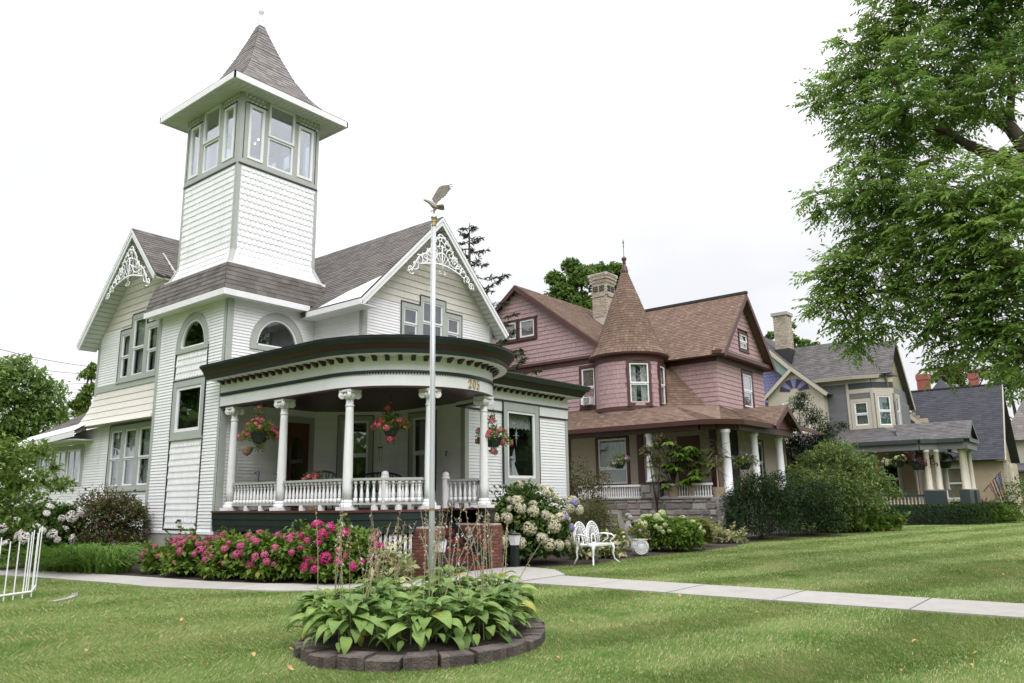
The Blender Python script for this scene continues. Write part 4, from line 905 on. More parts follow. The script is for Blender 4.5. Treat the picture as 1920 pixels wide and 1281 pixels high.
# brick piers, brick by brick over a mortar core
brk = MB(); brk.box(-.098, 0, 0, .098, -.02, .058); bm_ = mesh_of(brk, 'brick', 'brick'); hb = MB(); hb.box(-.047, 0, 0, .047, -.02, .058); hm_ = mesh_of(hb, 'brick', 'brick')
def pier(x0, y0, x1, y1, z1, faces):
    b = MB(); b.box(x0+.012, y0+.012, -.02, x1-.012, y1-.012, z1); c = part(b, 'brick_pier', 'mortar', WH)
    for f in faces:
        L0 = (x1-x0) if f in 'SN' else (y1-y0); rows = int(z1/.068)
        for r in range(rows):
            u = 0.0; half = r % 2
            while u < L0-.02:
                w = .102 if (half and u == 0) else .204
                if u+w > L0+.01: w = .102 if L0-u < .17 else .204
                me = hm_ if w < .15 else bm_; m = min(u+w/2, L0-w/2+.004); z = r*.068+.004
                if f == 'S': inst(me, 'brick', c, (x0+m, y0+.012, z))
                elif f == 'W': inst(me, 'brick', c, (x0+.012, y0+m, z), -math.pi/2)
                u += w
pier(11.18, 11.22, 11.7, 11.8, .98, 'SW'); pier(13.19, 11.2, 13.52, 12.8, .98, 'SW'); pier(10.28, 14.7, 10.75, 15.3, .86, 'SW'); pier(10.28, 17.0, 10.7, 17.55, .86, 'SW')
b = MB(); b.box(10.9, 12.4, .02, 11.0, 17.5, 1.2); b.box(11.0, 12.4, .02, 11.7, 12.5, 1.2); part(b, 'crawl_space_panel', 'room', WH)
# lattice of upright slats under the bow
sl_ = MB(); sl_.box(-.028, -.009, 0, .028, .009, .72); slm = mesh_of(sl_, 'lattice_slat', 'white')
for a in np.arange(186, 236, 2.75): x, y = bowpt(a, 2.08); inst(slm, 'lattice_slat', WH, (x, y, .12), R_(a+90))
for y in np.arange(13.4, 14.65, .1): inst(slm, 'lattice_slat', WH, (10.32, y, .12), R_(90))
b = MB(); sweep(b, rect(-.1, -.04, .08, .12), [(Vector((PX, 14.7, 0)), Vector((-1, 0, 0))), (Vector((PX, 13.3, 0)), Vector((-1, 0, 0)))]+[(PC+Vector((math.cos(R_(a)), math.sin(R_(a)), 0))*PR, Vector((math.cos(R_(a)), math.sin(R_(a)), 0))) for a in range(183, 238, 3)]); part(b, 'lattice_rail', 'white', WH)
x, y = bowpt(237.5, 2.08); b = MB(); b.box(x-.07, y-.07, .02, x+.07, y+.07, .9); part(b, 'lattice_post', 'dgreen', WH)
# house number 205 on the frieze
DG = {'2': [(-.33, .62), (-.30, .80), (-.12, .97), (.12, .97), (.30, .80), (.30, .62), (.15, .38), (-.1, .18), (-.33, .03), (-.33, .0), (.1, .0), (.32, .0), (.36, .16)],
      '0': [(.0, 1.0), (-.2, .93), (-.33, .7), (-.35, .5), (-.33, .3), (-.2, .07), (0, 0), (.2, .07), (.33, .3), (.35, .5), (.33, .7), (.2, .93), (0, 1.0)],
      '5': [(.30, 1.0), (-.22, 1.0), (-.26, .55), (-.1, .63), (.1, .63), (.28, .5), (.33, .3), (.25, .1), (.05, 0), (-.15, .0), (-.30, .1), (-.33, .2)]}
for k, ch_ in enumerate('205'):
    a = 270.0+k*3.9; c, d = PC+Vector((math.cos(R_(a)), math.sin(R_(a)), 0))*(PR+.012), Vector((math.cos(R_(a)), math.sin(R_(a)), 0)); t = Vector((-d.y, d.x, 0))
    pts = [c+t*(px*.115)+Vector((0, 0, 3.915+pz*.18)) for px, pz in DG[ch_]]; b = MB(); b.tube(pts, [.0135]*len(pts), 6); part(b, 'house_number', 'brass', WH, label='brass house number digit '+ch_)
# front door in its recess, oval glass
do = MB(); frame(do, wf, 12.06, 1.33, 13.11, 3.78, .13, -.05, .03, cb=.02, ct=.16); dr = part(do, 'door', 'sage', WH)
b = MB(); wbox(b, wf, 12.19, 12.98, 1.35, 3.62, -.06, -.02); 
for k in range(28):
    a0, a1 = 2*math.pi*k/28, 2*math.pi*(k+1)/28; P = lambda a, r: wf.P(12.585+.24*r*math.cos(a), 2.62+.62*r*math.sin(a), -.02)
    b.hexa([P(a0, 1), P(a1, 1), P(a1, 1.16), P(a0, 1.16)]+[q+wf.n*.018 for q in (P(a0, 1), P(a1, 1), P(a1, 1.16), P(a0, 1.16))])
wbox(b, wf, 12.3, 12.87, 3.35, 3.52, -.02, -.008); wbox(b, wf, 12.3, 12.87, 1.5, 1.8, -.02, -.008); part(b, 'door_leaf', 'wood_door', dr)
b = MB(); b.prism([wf.P(12.585+.24*math.cos(2*math.pi*k/24), 2.62+.62*math.sin(2*math.pi*k/24), -.019) for k in range(24)], wf.n*.006); part(b, 'pane', 'glass', dr)
b = MB(); b.sphere(wf.P(12.25, 2.3, .01), .035, 8, 6); part(b, 'door_knob', 'brass', dr)
window(WH, dg, .64, 1.72, 1.60, 3.84, cas=.13, edge='dgreen', room=.5); window(WH, pl, 14.32, 1.72, 15.33, 3.84, cas=.13, edge='dgreen', room=.5)
b = MB(); b.tube([pl.P(13.9, 2.75, .02), pl.P(13.9, 2.75, .07), pl.P(13.9, 2.62, .07)], .015); part(b, 'wall_hook', 'iron', WH)
# ------------------------------------------------------------------ the pink house next door
PH = thing('pink_house', 'pink shingled house with conical turret and brown trim beside the white one', 'house', (31, 17, 0))
ps, pb, pf = XW(28.2), XW(30.7), YW(13.4)
psh = Pieces(PH, 'wall_shingle', 'pink', 'wall_shingle_courses', 300)
TC_, TR = Vector((29.0, 16.7, 0)), 1.5
W2 = (17.86, 5.37, 18.77, 7.25)
rect_shingles(psh, ps, [(16.0, 5.3), (21.5, 5.3), (21.5, 7.36), (16.0, 7.36)], [(W2[0]-.02, 5.2, W2[2]+.02, 7.3)], .2, .12, .24)
psh.cap = 0
gpo = [(17.2, 7.6), (27.1, 7.6), (22.2, 11.4), (22.1, 11.4)]
rect_shingles(psh, ps, gpo, [(21.0, 8.9, 23.4, 10.05)], .2, .12, .24, d=.03)
rect_shingles(psh, ps, [(21.5, 5.3), (26, 5.3), (26, 7.36), (21.5, 7.36)], [], .2, .12, .24)
rect_shingles(psh, pb, [(13.4, 5.1), (17, 5.1), (17, 7.36), (13.4, 7.36)], [], .2, .12, .24)
rect_shingles(psh, pf, [(30.7, 5.1), (36, 5.1), (36, 7.36), (30.7, 7.36)], [(33.3, 5.3, 34.7, 7.2)], .2, .12, .24)
rect_shingles(psh, YW(13.25), [(30.6, 7.6), (36, 7.6), (33.35, 10.35), (33.25, 10.35)], [(32.9, 7.95, 34.1, 8.95)], .2, .12, .24)
for z in np.arange(5.2, 7.3, .2):                       # turret wall
    a = 150.0
    while a < 330:
        da = random.uniform(5, 9); a1 = a+da
        if not (206 < (a+a1)/2 < 246 and z > 5.2) and not (263 < (a+a1)/2 < 293 and z > 5.2):
            A, B = R_(a+.12), R_(a1-.12); C_ = lambda r, t, zz: (TC_.x+r*math.cos(t), TC_.y+r*math.sin(t), zz)
            def fn(mb): mb.hexa([C_(TR+.016, A, z), C_(TR+.016, B, z), C_(TR-.01, B, z), C_(TR-.01, A, z), C_(TR+.003, A, z+.205), C_(TR+.003, B, z+.205), C_(TR-.01, B, z+.205), C_(TR-.01, A, z+.205)])
            psh.add(fn)
        a = a1
psh.close()
b = MB()
for a0, a1, z0, z1 in ((120, 208, 4.9, 7.5), (244, 265, 4.9, 7.5), (291, 400, 4.9, 7.5), (208, 244, 4.9, 5.15), (265, 291, 4.9, 5.15), (208, 244, 7.08, 7.5), (265, 291, 7.05, 7.5)): b.lathe((TC_.x, TC_.y, 0), [(TR-.02, z0), (TR-.02, z1)], 14, R_(a0), R_(a1))
part(b, 'turret_wall', 'pink', PH)
b = MB(); b.box(28.24, 17.6, 0, 34, 27, 7.5); b.box(30.75, 13.45, 0, 35.9, 18, 7.5); b.prism([(28.24, 17.0, 7.5), (28.24, 27.2, 7.5), (28.24, 22.16, 11.4)], (6, 0, 0)); part(b, 'wall', 'pink', PH)
# trim bands
for nm, w, u0, u1, z0, z1, d0, d1 in (('frieze_board', ps, 16.2, 27, 7.36, 7.6, -.02, .04), ('eave_moulding', ps, 17.0, 27.2, 7.58, 7.7, .0, .14), ('frieze_board', pb, 13.4, 17, 7.2, 7.42, -.02, .04), ('frieze_board', pf, 30.7, 36, 7.2, 7.42, -.02, .04),
                                   ('belt_board', ps, 16.2, 24, 5.1, 5.3, -.02, .05), ('eave_moulding', YW(13.25), 30.2, 36.5, 7.44, 7.6, -.1, .3)):
    wp(PH, nm, 'brown', w, u0, u1, z0, z1, d0, d1)
b = MB(); b.lathe((TC_.x, TC_.y, 0), [(TR+.03, 7.15), (TR+.03, 7.36), (TR+.24, 7.42), (TR+.26, 7.5), (TR+.1, 7.52)], 40); part(b, 'turret_eave', 'brown', PH, smooth=False)
b = MB(); b.lathe((TC_.x, TC_.y, 0), [(TR+.045, 5.08), (TR+.045, 5.22), (TR, 5.24)], 40); part(b, 'belt_board', 'brown', PH)
# windows
w2 = window(PH, ps, W2[0], W2[1], W2[2], W2[3], cas=.12, casm='brown', curtain=[(0, 1, .35, 1)], cm='drape', sash=.06)
b = MB(); wbox(b, ps, 18.07, 18.55, 5.51, 5.83, -.1, .3); ac = part(b, 'air_conditioner', 'whitecast', w2)
b = MB()
for k in range(7): wbox(b, ps, 18.10, 18.40, 5.54+k*.04, 5.555+k*.04, .3, .31)
part(b, 'grille', 'iron', w2)
for u0 in (21.12, 22.22): window(PH, ps, u0, 8.95, u0+1.06, 9.98, cas=.1, casm='brown', mid=False, sash=.07, d=.03, curtain=[(0, 1, .3, 1)], cm='screen')
def turret_window(a0, a1, z0, z1):
    A, B = [TC_+Vector((math.cos(R_(a)), math.sin(R_(a)), 0))*(TR+.02) for a in (a0, a1)]; t = (B-A); n = Vector((t.y, -t.x, 0)).normalized(); n = n if n.dot(A-TC_) > 0 else -n
    w = Wall((A.x, A.y), (t.x, t.y), (n.x, n.y)); window(PH, w, 0, z0, t.length, z1, cas=.11, casm='brown', sash=.06, room=.3, curtain=[(0, .38, 0, 1), (.62, 1, 0, 1)], cm='curtain', d=.03)
turret_window(206, 246, 5.25, 7.15); turret_window(263, 293, 5.25, 7.1)
window(PH, pf, 33.35, 5.35, 34.65, 7.12, cas=.13, casm='brown', sash=.07)
ao = window(PH, YW(13.25), 32.95, 8.0, 34.05, 8.9, cas=.12, casm='brown', sash=.06)
window(PH, ps, 16.4, 1.95, 18.05, 4.1, cas=.13, casm='brown', sash=.07, curtain=[(0, 1, 0, 1)], mid=2.75)
# ground-floor clapboards
pc = Pieces(PH, 'clapboard', 'ribtan', 'clapboard_courses', 300)
boards(pc, XW(28.2), [(12.2, 1.5), (22, 1.5), (22, 4.4), (12.2, 4.4)], [(16.38, 1.9, 18.07, 4.15), (13.2, 1.4, 14.2, 3.9)], .1, .02); boards(pc, YW(12.6), [(30.5, 1.5), (36, 1.5), (36, 4.4), (30.5, 4.4)], [(32.0, 1.9, 33.2, 3.9)], .1, .02); pc.close()
for u in (15.72, 19.35, 12.5): wp(PH, 'trim_post', 'brown', ps, u, u+.28, 1.5, 4.4, -.02, .05)
wp(PH, 'door', 'wood_door', ps, 13.22, 14.18, 1.5, 3.88, -.05, -.01)
window(PH, YW(12.6), 32.0, 1.95, 33.2, 3.9, cas=.12, casm='brown', sash=.06)
b = MB(); b.box(28.6, 12.65, 1.4, 30.6, 13.5, 4.3); b.box(30.6, 12.7, .2, 36, 13.6, 4.4); part(b, 'inner_wall', 'room', PH)
# shingled roofs
rs = MB(); bs = MB()
def add_roof(q, tab=.17, row=.127): shingle_face(rs, q, tab, row, .014); slab(bs, q, .06)
add_roof([(28.0, 16.6, 7.45), (35, 16.6, 7.45), (35, 22.16, 11.65), (27.9, 22.16, 11.65)]); add_roof([(35, 27.5, 7.6), (27.9, 27.5, 7.6), (27.9, 22.16, 11.65), (35, 22.16, 11.65)])
add_roof([(30.25, 21, 7.42), (30.25, 12.85, 7.42), (33.3, 12.85, 10.66), (33.3, 21, 10.66)]); add_roof([(36.35, 12.85, 7.42), (36.35, 21, 7.42), (33.3, 21, 10.66), (33.3, 12.85, 10.66)])
E_ = [(26.35, 20.5, 4.28), (26.35, 12.35, 4.28), (26.75, 11.65, 4.28), (27.6, 11.12, 4.28), (31, 11.0, 4.28)]; I_ = [(28.2, 20.5, 5.3), (28.2, 16.6, 5.3), (29.3, 14.9, 5.3), (30.7, 13.4, 5.3), (31, 13.4, 5.25)]
for k in range(4): add_roof([E_[k], E_[k+1], I_[k+1]]); add_roof([E_[k], I_[k+1], I_[k]])
add_roof([(28.3, 16.5, 5.3), (30.66, 13.9, 5.25), (30.66, 15.6, 7.2)], .17, .127)
add_roof([(30.35, 13.4, 4.25), (30.35, 10.95, 4.25), (31.9, 10.95, 5.2), (31.9, 13.4, 5.2)]); add_roof([(33.45, 10.95, 4.25), (33.45, 13.4, 4.25), (31.9, 13.4, 5.2), (31.9, 10.95, 5.2)]); add_roof([(33, 11.0, 4.28), (37, 11, 4.28), (37, 13.4, 5.25), (33, 13.4, 5.25)])
ho = part(bs, 'roof', 'pinkroof', PH); part(rs, 'roof_shingles', 'pinkroof', ho, stuff=True)
b = MB(); b.box(33.2, 12.8, 10.62, 33.4, 21, 10.73); part(b, 'ridge_cap', 'iron', PH)
# conical turret roof, shingle by shingle
b = MB(); prof = [(1.74, 7.5), (1.5, 7.85), (1.27, 8.35), (.92, 9.3), (.55, 10.3), (.24, 11.15), (.13, 11.5)]; b.lathe((TC_.x, TC_.y, 0), [(r-.02, z) for r, z in prof], 40); co = part(b, 'turret_roof', 'pinkroof', PH, smooth=True)
cp = Pieces(PH, 'roof_shingle', 'pinkroof', 'turret_roof_shingles', 300); cp.root = co
def cr(z):
    for (r0, z0), (r1, z1) in zip(prof, prof[1:]):
        if z0 <= z <= z1: return r0+(r1-r0)*(z-z0)/(z1-z0)
    return prof[-1][0]
ent = []
z = 7.5
while z < 11.4:
    r = cr(z); n = max(8, int(2*math.pi*r/.19)); a = random.random()
    for k in range(n):
        a0 = a+2*math.pi*k/n; ent.append((z, a0, a0+2*math.pi/n)); 
    z += .127*.93
vis = lambda e: math.cos((e[1]+e[2])/2-R_(225))
ent.sort(key=lambda e: (0 if vis(e) > .15 else 1, e[0]))
for z, a0, a1 in ent:
    z1 = z+.127; r0, r1 = cr(z)+.014, cr(min(z1, 11.49))+.002; C_ = lambda r, t, zz: (TC_.x+r*math.cos(t), TC_.y+r*math.sin(t), zz); th = random.uniform(0, .008)
    def fn(mb): mb.hexa([C_(r0-.014, a0+.004, z), C_(r0-.014, a1-.004, z), C_(r0+th, a1-.004, z), C_(r0+th, a0+.004, z), C_(r1-.01, a0+.004, z1), C_(r1-.01, a1-.004, z1), C_(r1, a1-.004, z1), C_(r1, a0+.004, z1)])
    cp.add(fn)
cp.close()
b = MB(); b.lathe((TC_.x, TC_.y, 0), [(.17, 11.38), (.16, 11.5), (.09, 11.75), (.06, 11.82), (.09, 11.86), (.06, 11.92), (.10, 12.0), (.12, 12.06), (.10, 12.12), (.04, 12.17), (.015, 12.2), (.012, 12.6), (.03, 12.64), (.012, 12.7), (.035, 12.85), (.003, 13.0)], 12); part(b, 'turret_finial', 'brown', PH, smooth=True)
# rakes
for w, ua, za, es, ze in ((XW(27.9), 22.16, 11.63, (16.9, 27.4), 7.65), (YW(12.85), 33.3, 10.64, (30.25, 36.35), 7.42), (YW(10.95), 31.9, 5.18, (30.35, 33.45), 4.25)):
    for e in es: part(rake(w, ua, za, e, ze, -.02, .03, .2), 'bargeboard', 'brown', PH)
for w, pts in ((YW(13.3), [(30.3, 7.5), (36.3, 7.5), (33.3, 10.5)]), (YW(11.2), [(30.5, 4.2), (33.3, 4.2), (31.9, 5.05)])):
    b = MB(); wpoly(b, w, pts, -.1, -.04); part(b, 'gable_wall', 'pink' if w.O.y > 12 else 'brown', PH)
# porch: beams, columns, stone base, balustrade
BE = [(26.75, 20, 0), (26.75, 12.5, 0), (27.05, 12.0, 0), (27.7, 11.5, 0), (33.2, 11.38, 0)]
for k in range(4):
    A, B = Vector(BE[k]), Vector(BE[k+1]); t = (B-A).normalized(); n = Vector((t.y, -t.x, 0))*.12; b = MB()
    b.hexa([A+n+Vector((0, 0, 3.95)), B+n+Vector((0, 0, 3.95)), B-n+Vector((0, 0, 3.95)), A-n+Vector((0, 0, 3.95)), A+n+Vector((0, 0, 4.2)), B+n+Vector((0, 0, 4.2)), B-n+Vector((0, 0, 4.2)), A-n+Vector((0, 0, 4.2))]); part(b, 'porch_beam', 'brown', PH)
    A, B = Vector(E_[k]), Vector(E_[k+1]); b = MB(); b.hexa([(A.x, A.y, 4.12), (B.x, B.y, 4.12), (B.x+.05, B.y+.05, 4.12), (A.x+.05, A.y+.05, 4.12), (A.x-.02, A.y-.02, 4.3), (B.x-.02, B.y-.02, 4.3), (B.x+.05, B.y+.05, 4.3), (A.x+.05, A.y+.05, 4.3)]); part(b, 'gutter', 'brown', PH)
b = MB(); b.prism([(x, y, 4.22) for x, y, _ in E_]+[(31, 13.4, 4.22), (28.2, 20, 4.22)], (0, 0, .02)); part(b, 'porch_ceiling', 'ribtan', PH)
def round_col(root, x, y, z0, z1, r, m='white'):
    b = MB(); b.lathe((x, y, 0), [(r*1.25, z0), (r*1.25, z0+.06), (r, z0+.09), (r*.82, z1-.14), (r*1.1, z1-.1), (r*1.1, z1-.06), (r*.95, z1-.05), (r*1.2, z1)], 16); c = part(b, 'column', m, root, smooth=True); return c
for x, y, z0 in ((26.85, 14.68, 2.07), (27.3, 11.75, 1.5), (29.65, 11.6, 1.5), (32.4, 11.6, 1.5)):
    round_col(PH, x, y, z0, 3.95, .17)
b = MB(); b.box(27.0, 11.7, 0, 33, 17, 1.4); part(b, 'porch_base', 'stonemortar', PH)
b = MB(); b.box(26.8, 11.72, 1.41, 33, 20, 1.48); part(b, 'porch_floor', 'foundation', PH)
def stones(root, w, u0, u1, z0, z1, hmin=.2, hmax=.3, lmin=.28, lmax=.62, proud=.05):
    z = z0
    while z < z1-.05:
        h = random.uniform(hmin, hmax); h = z1-z if z1-z-h < .12 else h; u = u0-random.uniform(0, .2)
        while u < u1-.02:
            l_ = random.uniform(lmin, lmax); a, c = max(u, u0), min(u+l_, u1)
            if c-a > .08:
                b = MB(); P = w.P; g = .012; p = proud*random.uniform(.5, 1.2); j = lambda: random.uniform(-.012, .012)
                b.hexa([P(a+g, z+g, -.03), P(c-g, z+g, -.03), P(c-g, z+h-g, -.03), P(a+g, z+h-g, -.03), P(a+g+.03+j(), z+g+.025+j(), p+j()), P(c-g-.03+j(), z+g+.025+j(), p+j()), P(c-g-.03+j(), z+h-g-.025+j(), p+j()), P(a+g+.03+j(), z+h-g-.025+j(), p+j())])
                part(b, 'stone', 'stonewall', root)
            u += l_
        z += h
b = MB(); b.box(26.75, 11.72, 0, 27.0, 18.5, 1.44); sw = part(b, 'stone_wall', 'stonemortar', PH); stones(sw, XW(26.75), 12.0, 17.6, .1, 1.42)
b = MB(); b.box(26.68, 14.28, 1.45, 27.05, 15.08, 2.02); sw2 = part(b, 'stone_pier', 'stonemortar', PH); stones(sw2, XW(26.68), 14.28, 15.08, 1.45, 2.0)
b = MB(); b.box(26.62, 14.22, 2.021, 27.1, 15.14, 2.07); part(b, 'pier_cap', 'brown', PH)
b = MB(); b.box(26.68, 12.2, 1.441, 27.02, 14.25, 1.5); b.box(26.68, 15.1, 1.441, 27.02, 18.4, 1.5); part(b, 'wall_coping', 'foundation', PH)
bb = MB(); bb.lathe((0, 0, 0), [(.028, 0), (.028, .06), (.02, .08), (.032, .15), (.018, .26), (.026, .33), (.026, .4)], 6); bmh = mesh_of(bb, 'baluster', 'white', True)
for a, c in ((12.2, 14.25), (15.1, 18.2)):
    wp(PH, 'hand_rail', 'white', XW(26.86), a, c, 1.92, 2.0, -.06, .06); wp(PH, 'bottom_rail', 'white', XW(26.86), a, c, 1.505, 1.54, -.04, .04)
    for y in np.arange(a+.06, c, .105): inst(bmh, 'baluster', PH, (26.86, y, 1.53))
# chimney, brick by brick where it shows
cb = MB(); cb.box(-.1, 0, 0, .1, -.02, .062); cbm = mesh_of(cb, 'brick', 'creambrick')
def brick_chimney(root, x0, y0, x1, y1, z0, z1, corbel=True, me=cbm, core='creambrick', courses=None):
    b = MB(); b.box(x0, y0, z0, x1, y1, z1); c = part(b, 'chimney', 'mortar', root); z = z0
    top = z1; r = 0
    zs_ = np.arange(courses if courses else z0, z1-.03, .071)
    for z in zs_:
        g = .0
        if corbel and z > z1-.5: g = .05*(1+int((z-z1+.5)/.17))
        elif corbel and z > z1-1.25 and z < z1-1.05: g = .04
        for u in np.arange((r % 2)*.105+.1, x1-x0-.05+g, .21): inst(me, 'brick', c, (x0-g+u, y0-g, z))
        for u in np.arange((r % 2)*.105+.1, y1-y0-.05+g, .21): inst(me, 'brick', c, (x0-g, y0-g+u, z), -math.pi/2)
        r += 1
    if corbel: b = MB(); b.box(x0-.045, y0-.045, z1-.5, x1+.1, y1+.1, z1-.33); b.box(x0-.095, y0-.095, z1-.329, x1+.12, y1+.12, z1-.16); b.box(x0-.145, y0-.145, z1-.159, x1+.15, y1+.15, z1-.005); part(b, 'chimney_cap', 'mortar', c)
    return c
pcim = brick_chimney(PH, 32.6, 19.9, 33.42, 20.75, 9.0, 12.9, courses=10.6)
for w, u0 in ((YW(19.86), 32.7), (YW(19.86), 33.05), (XW(32.56), 20.02), (XW(32.56), 20.4)):
    b = MB()
    for k in range(3):
        for j in range(3): wbox(b, w, u0+.1*k, u0+.1*k+.06, 11.95+.11*j, 12.02+.11*j, -.02, .015)
    part(b, 'flue_opening', 'iron', pcim)
# ------------------------------------------------------------------ third house: slate, lilac and cream
H3 = thing('lilac_house', 'slate grey and lilac house with cream bay window behind the big yew', 'house', (48, 13, 0))
hs = XW(47.0)
pc = Pieces(H3, 'clapboard', 'slate_paint', 'clapboard_courses', 300)
boards(pc, hs, [(12.46, 4.4), (14.6, 4.4), (14.6, 7.85), (12.46, 7.85)], [], .12, .02)
dgw = Wall((47.0, 11.2), (1, -1), (-1, -1)); frw = YW(10.3)
boards(pc, frw, [(47.95, 4.4), (51.6, 4.4), (51.6, 6.8), (47.95, 6.8)], [(48.2, 4.3, 49.2, 7.5)], .12, .02); pc.close()
lp = Pieces(H3, 'lilac_shingle', 'lilac', 'lilac_shingle_courses', 300)
lw_ = XW(47.25); scallops(lp, lw_, 14.2, 18.6, 7.2, 10.8, .22, .2, keep=lambda u_, z_: z_ < 7.25+(u_-14.0)*1.02); lp.close()
b = MB(); b.box(47.3, 11.9, 0, 54, 20, 8.1); b.prism([(47.3, 14.3, 8.1), (47.3, 21, 8.1), (47.3, 18, 11.2)], (5, 0, 0)); b.box(48.0, 10.35, 0, 51.6, 12, 7.6); part(b, 'wall', 'slate_paint', H3)
for nm, m, w, u0, u1, z0, z1, d0, d1 in (('frieze_board', 'creamtrim', hs, 11.25, 14.5, 7.85, 8.2, -.1, .05), ('frieze_band', 'dark_teal', hs, 11.2, 12.46, 7.5, 7.84, -.1, .03), ('corner_board', 'creamtrim', hs, 12.46, 12.6, 4.4, 7.84, -.1, .06), ('corner_board', 'creamtrim', hs, 11.15, 11.3, 4.4, 7.5, -.1, .06),
                                     ('frieze_board', 'creamtrim', dgw, 0, 1.3, 7.85, 8.2, -.1, .05), ('frieze_band', 'dark_teal', dgw, 0, 1.3, 7.5, 7.84, -.1, .03), ('bay_panel', 'slate_paint', hs, 11.3, 12.46, 6.95, 7.25, -.1, .02), ('bay_panel', 'creamtrim', hs, 11.3, 12.46, 7.25, 7.5, -.1, .04), ('bay_panel', 'creamtrim', hs, 11.3, 12.46, 4.4, 5.2, -.1, .03), ('bay_panel', 'creamtrim', dgw, 0, 1.3, 4.4, 5.2, -.1, .03), ('bay_panel', 'creamtrim', dgw, 0, 1.3, 7.2, 7.5, -.1, .03)):
    wp(H3, nm, m, w, u0, u1, z0, z1, d0, d1)
window(H3, hs, 11.32, 5.2, 12.44, 6.93, cas=.2, casm='creamtrim', sash=.07, curtain=[(0, 1, 0, 1)], cm='mintgreen')
window(H3, dgw, .12, 5.2, 1.2, 7.2, cas=.16, casm='creamtrim', sash=.07, curtain=[(0, 1, 0, 1)], cm='mintgreen'); window(H3, frw, 48.25, 5.2, 49.2, 7.2, cas=.14, casm='creamtrim', sash=.07)
rs = MB(); bs = MB()
add_roof([(46.55, 15.4, 8.2), (46.55, 12.1, 8.2), (48.8, 12.9, 10.75), (48.8, 18.5, 10.75)], .3, .16); add_roof([(46.55, 12.1, 8.2), (47.0, 10.75, 8.2), (48.8, 12.9, 10.75)], .3, .16); add_roof([(47.0, 10.75, 8.2), (48.1, 10.0, 8.2), (48.8, 12.9, 10.75)], .3, .16)
add_roof([(47.2, 16, 8.3), (47.2, 10.1, 8.3), (49.2, 10.1, 10.5), (49.2, 16, 10.5)], .3, .16); add_roof([(52.3, 10.1, 6.6), (52.3, 16, 6.6), (49.2, 16, 10.5), (49.2, 10.1, 10.5)], .3, .16)
add_roof([(46.6, 14.0, 7.6), (53, 14.0, 7.6), (53, 18.3, 12.0), (46.6, 18.3, 12.0)], .3, .16); add_roof([(53, 22.6, 7.6), (46.6, 22.6, 7.6), (46.6, 18.3, 12.0), (53, 18.3, 12.0)], .3, .16)
add_roof([(47.2, 13.35, 7.3), (46.0, 13.35, 7.3), (46.0, 15.35, 9.12), (47.5, 15.35, 9.12)], .3, .16); add_roof([(46.0, 17.3, 7.35), (47.2, 17.3, 7.35), (47.5, 15.35, 9.12), (46.0, 15.35, 9.12)], .3, .16)
ho = part(bs, 'roof', 'roofdark', H3); part(rs, 'roof_shingles', 'roofdark', ho, stuff=True)
b = MB(); b.hexa([(46.5, 15.4, 8.05), (46.58, 15.4, 8.05), (46.58, 12.1, 8.05), (46.5, 12.1, 8.05), (46.45, 15.4, 8.24), (46.58, 15.4, 8.24), (46.58, 12.1, 8.24), (46.45, 12.1, 8.24)]); b.hexa([(46.5, 12.1, 8.05), (46.6, 12.12, 8.05), (47.05, 10.8, 8.05), (46.95, 10.73, 8.05), (46.45, 12.1, 8.24), (46.6, 12.12, 8.24), (47.05, 10.8, 8.24), (46.92, 10.7, 8.24)]); part(b, 'fascia', 'creamtrim', H3)
part(rake(XW(46.6), 18.3, 11.98, 14.0, 7.58, -.02, .03, .22), 'bargeboard', 'creamtrim', H3); part(rake(XW(46.75), 18.3, 11.62, 14.35, 7.58, -.02, .03, .5), 'bargeboard_frieze', 'mintgreen', H3)
for e in (13.35, 17.3): part(rake(XW(46.0), 15.35, 9.1, e, 7.3, -.02, .03, .2), 'bargeboard', 'creamtrim', H3)
for e in (52.3,): part(rake(YW(10.1), 49.2, 10.48, e, 6.6, -.02, .03, .18), 'bargeboard', 'creamtrim', H3)
b = MB(); wpoly(b, YW(10.45), [(47.4, 8.2), (49.2, 10.2), (52, 6.8), (48, 6.8)], -.06, 0); part(b, 'gable_wall', 'olivetan', H3)
# sunburst dormer gable
sw_ = XW(46.25); b = MB(); wpoly(b, sw_, [(13.7, 4.3), (17.0, 4.3), (17.0, 7.45), (15.35, 8.95), (13.7, 7.45)], -.9, 0); part(b, 'bay_wall', 'creamtrim', H3)
for k in range(7):
    a0, a1 = math.pi*(.04+k*.131), math.pi*(.04+(k+1)*.131); c = (15.35, 7.6)
    b = MB(); wpoly(b, sw_, [(c[0]+.28*math.cos(a0), c[1]+.25*math.sin(a0)), (c[0]+.28*math.cos(a1), c[1]+.25*math.sin(a1)), (c[0]+.95*math.cos(a1)*.95, c[1]+.8*math.sin(a1)), (c[0]+.95*math.cos(a0)*.95, c[1]+.8*math.sin(a0))], .0, .03+.004*(k % 2)); part(b, 'sunburst_ray', 'indigo' if k % 2 == 0 else 'lilac', H3)
window(H3, sw_, 14.4, 5.0, 16.3, 7.2, cas=.16, casm='creamtrim', sash=.1, mid=False, curtain=[(0, 1, 0, 1)])
hc = brick_chimney(H3, 47.6, 15.9, 48.5, 16.75, 9.5, 12.8, corbel=False, courses=10.3)
b = MB(); b.box(47.5, 15.8, 12.72, 48.6, 16.85, 12.92); part(b, 'chimney_cap', 'foundation', hc); b = MB(); b.box(47.54, 15.84, 9.6, 48.56, 16.81, 10.55); part(b, 'chimney_flashing', 'iron', hc)
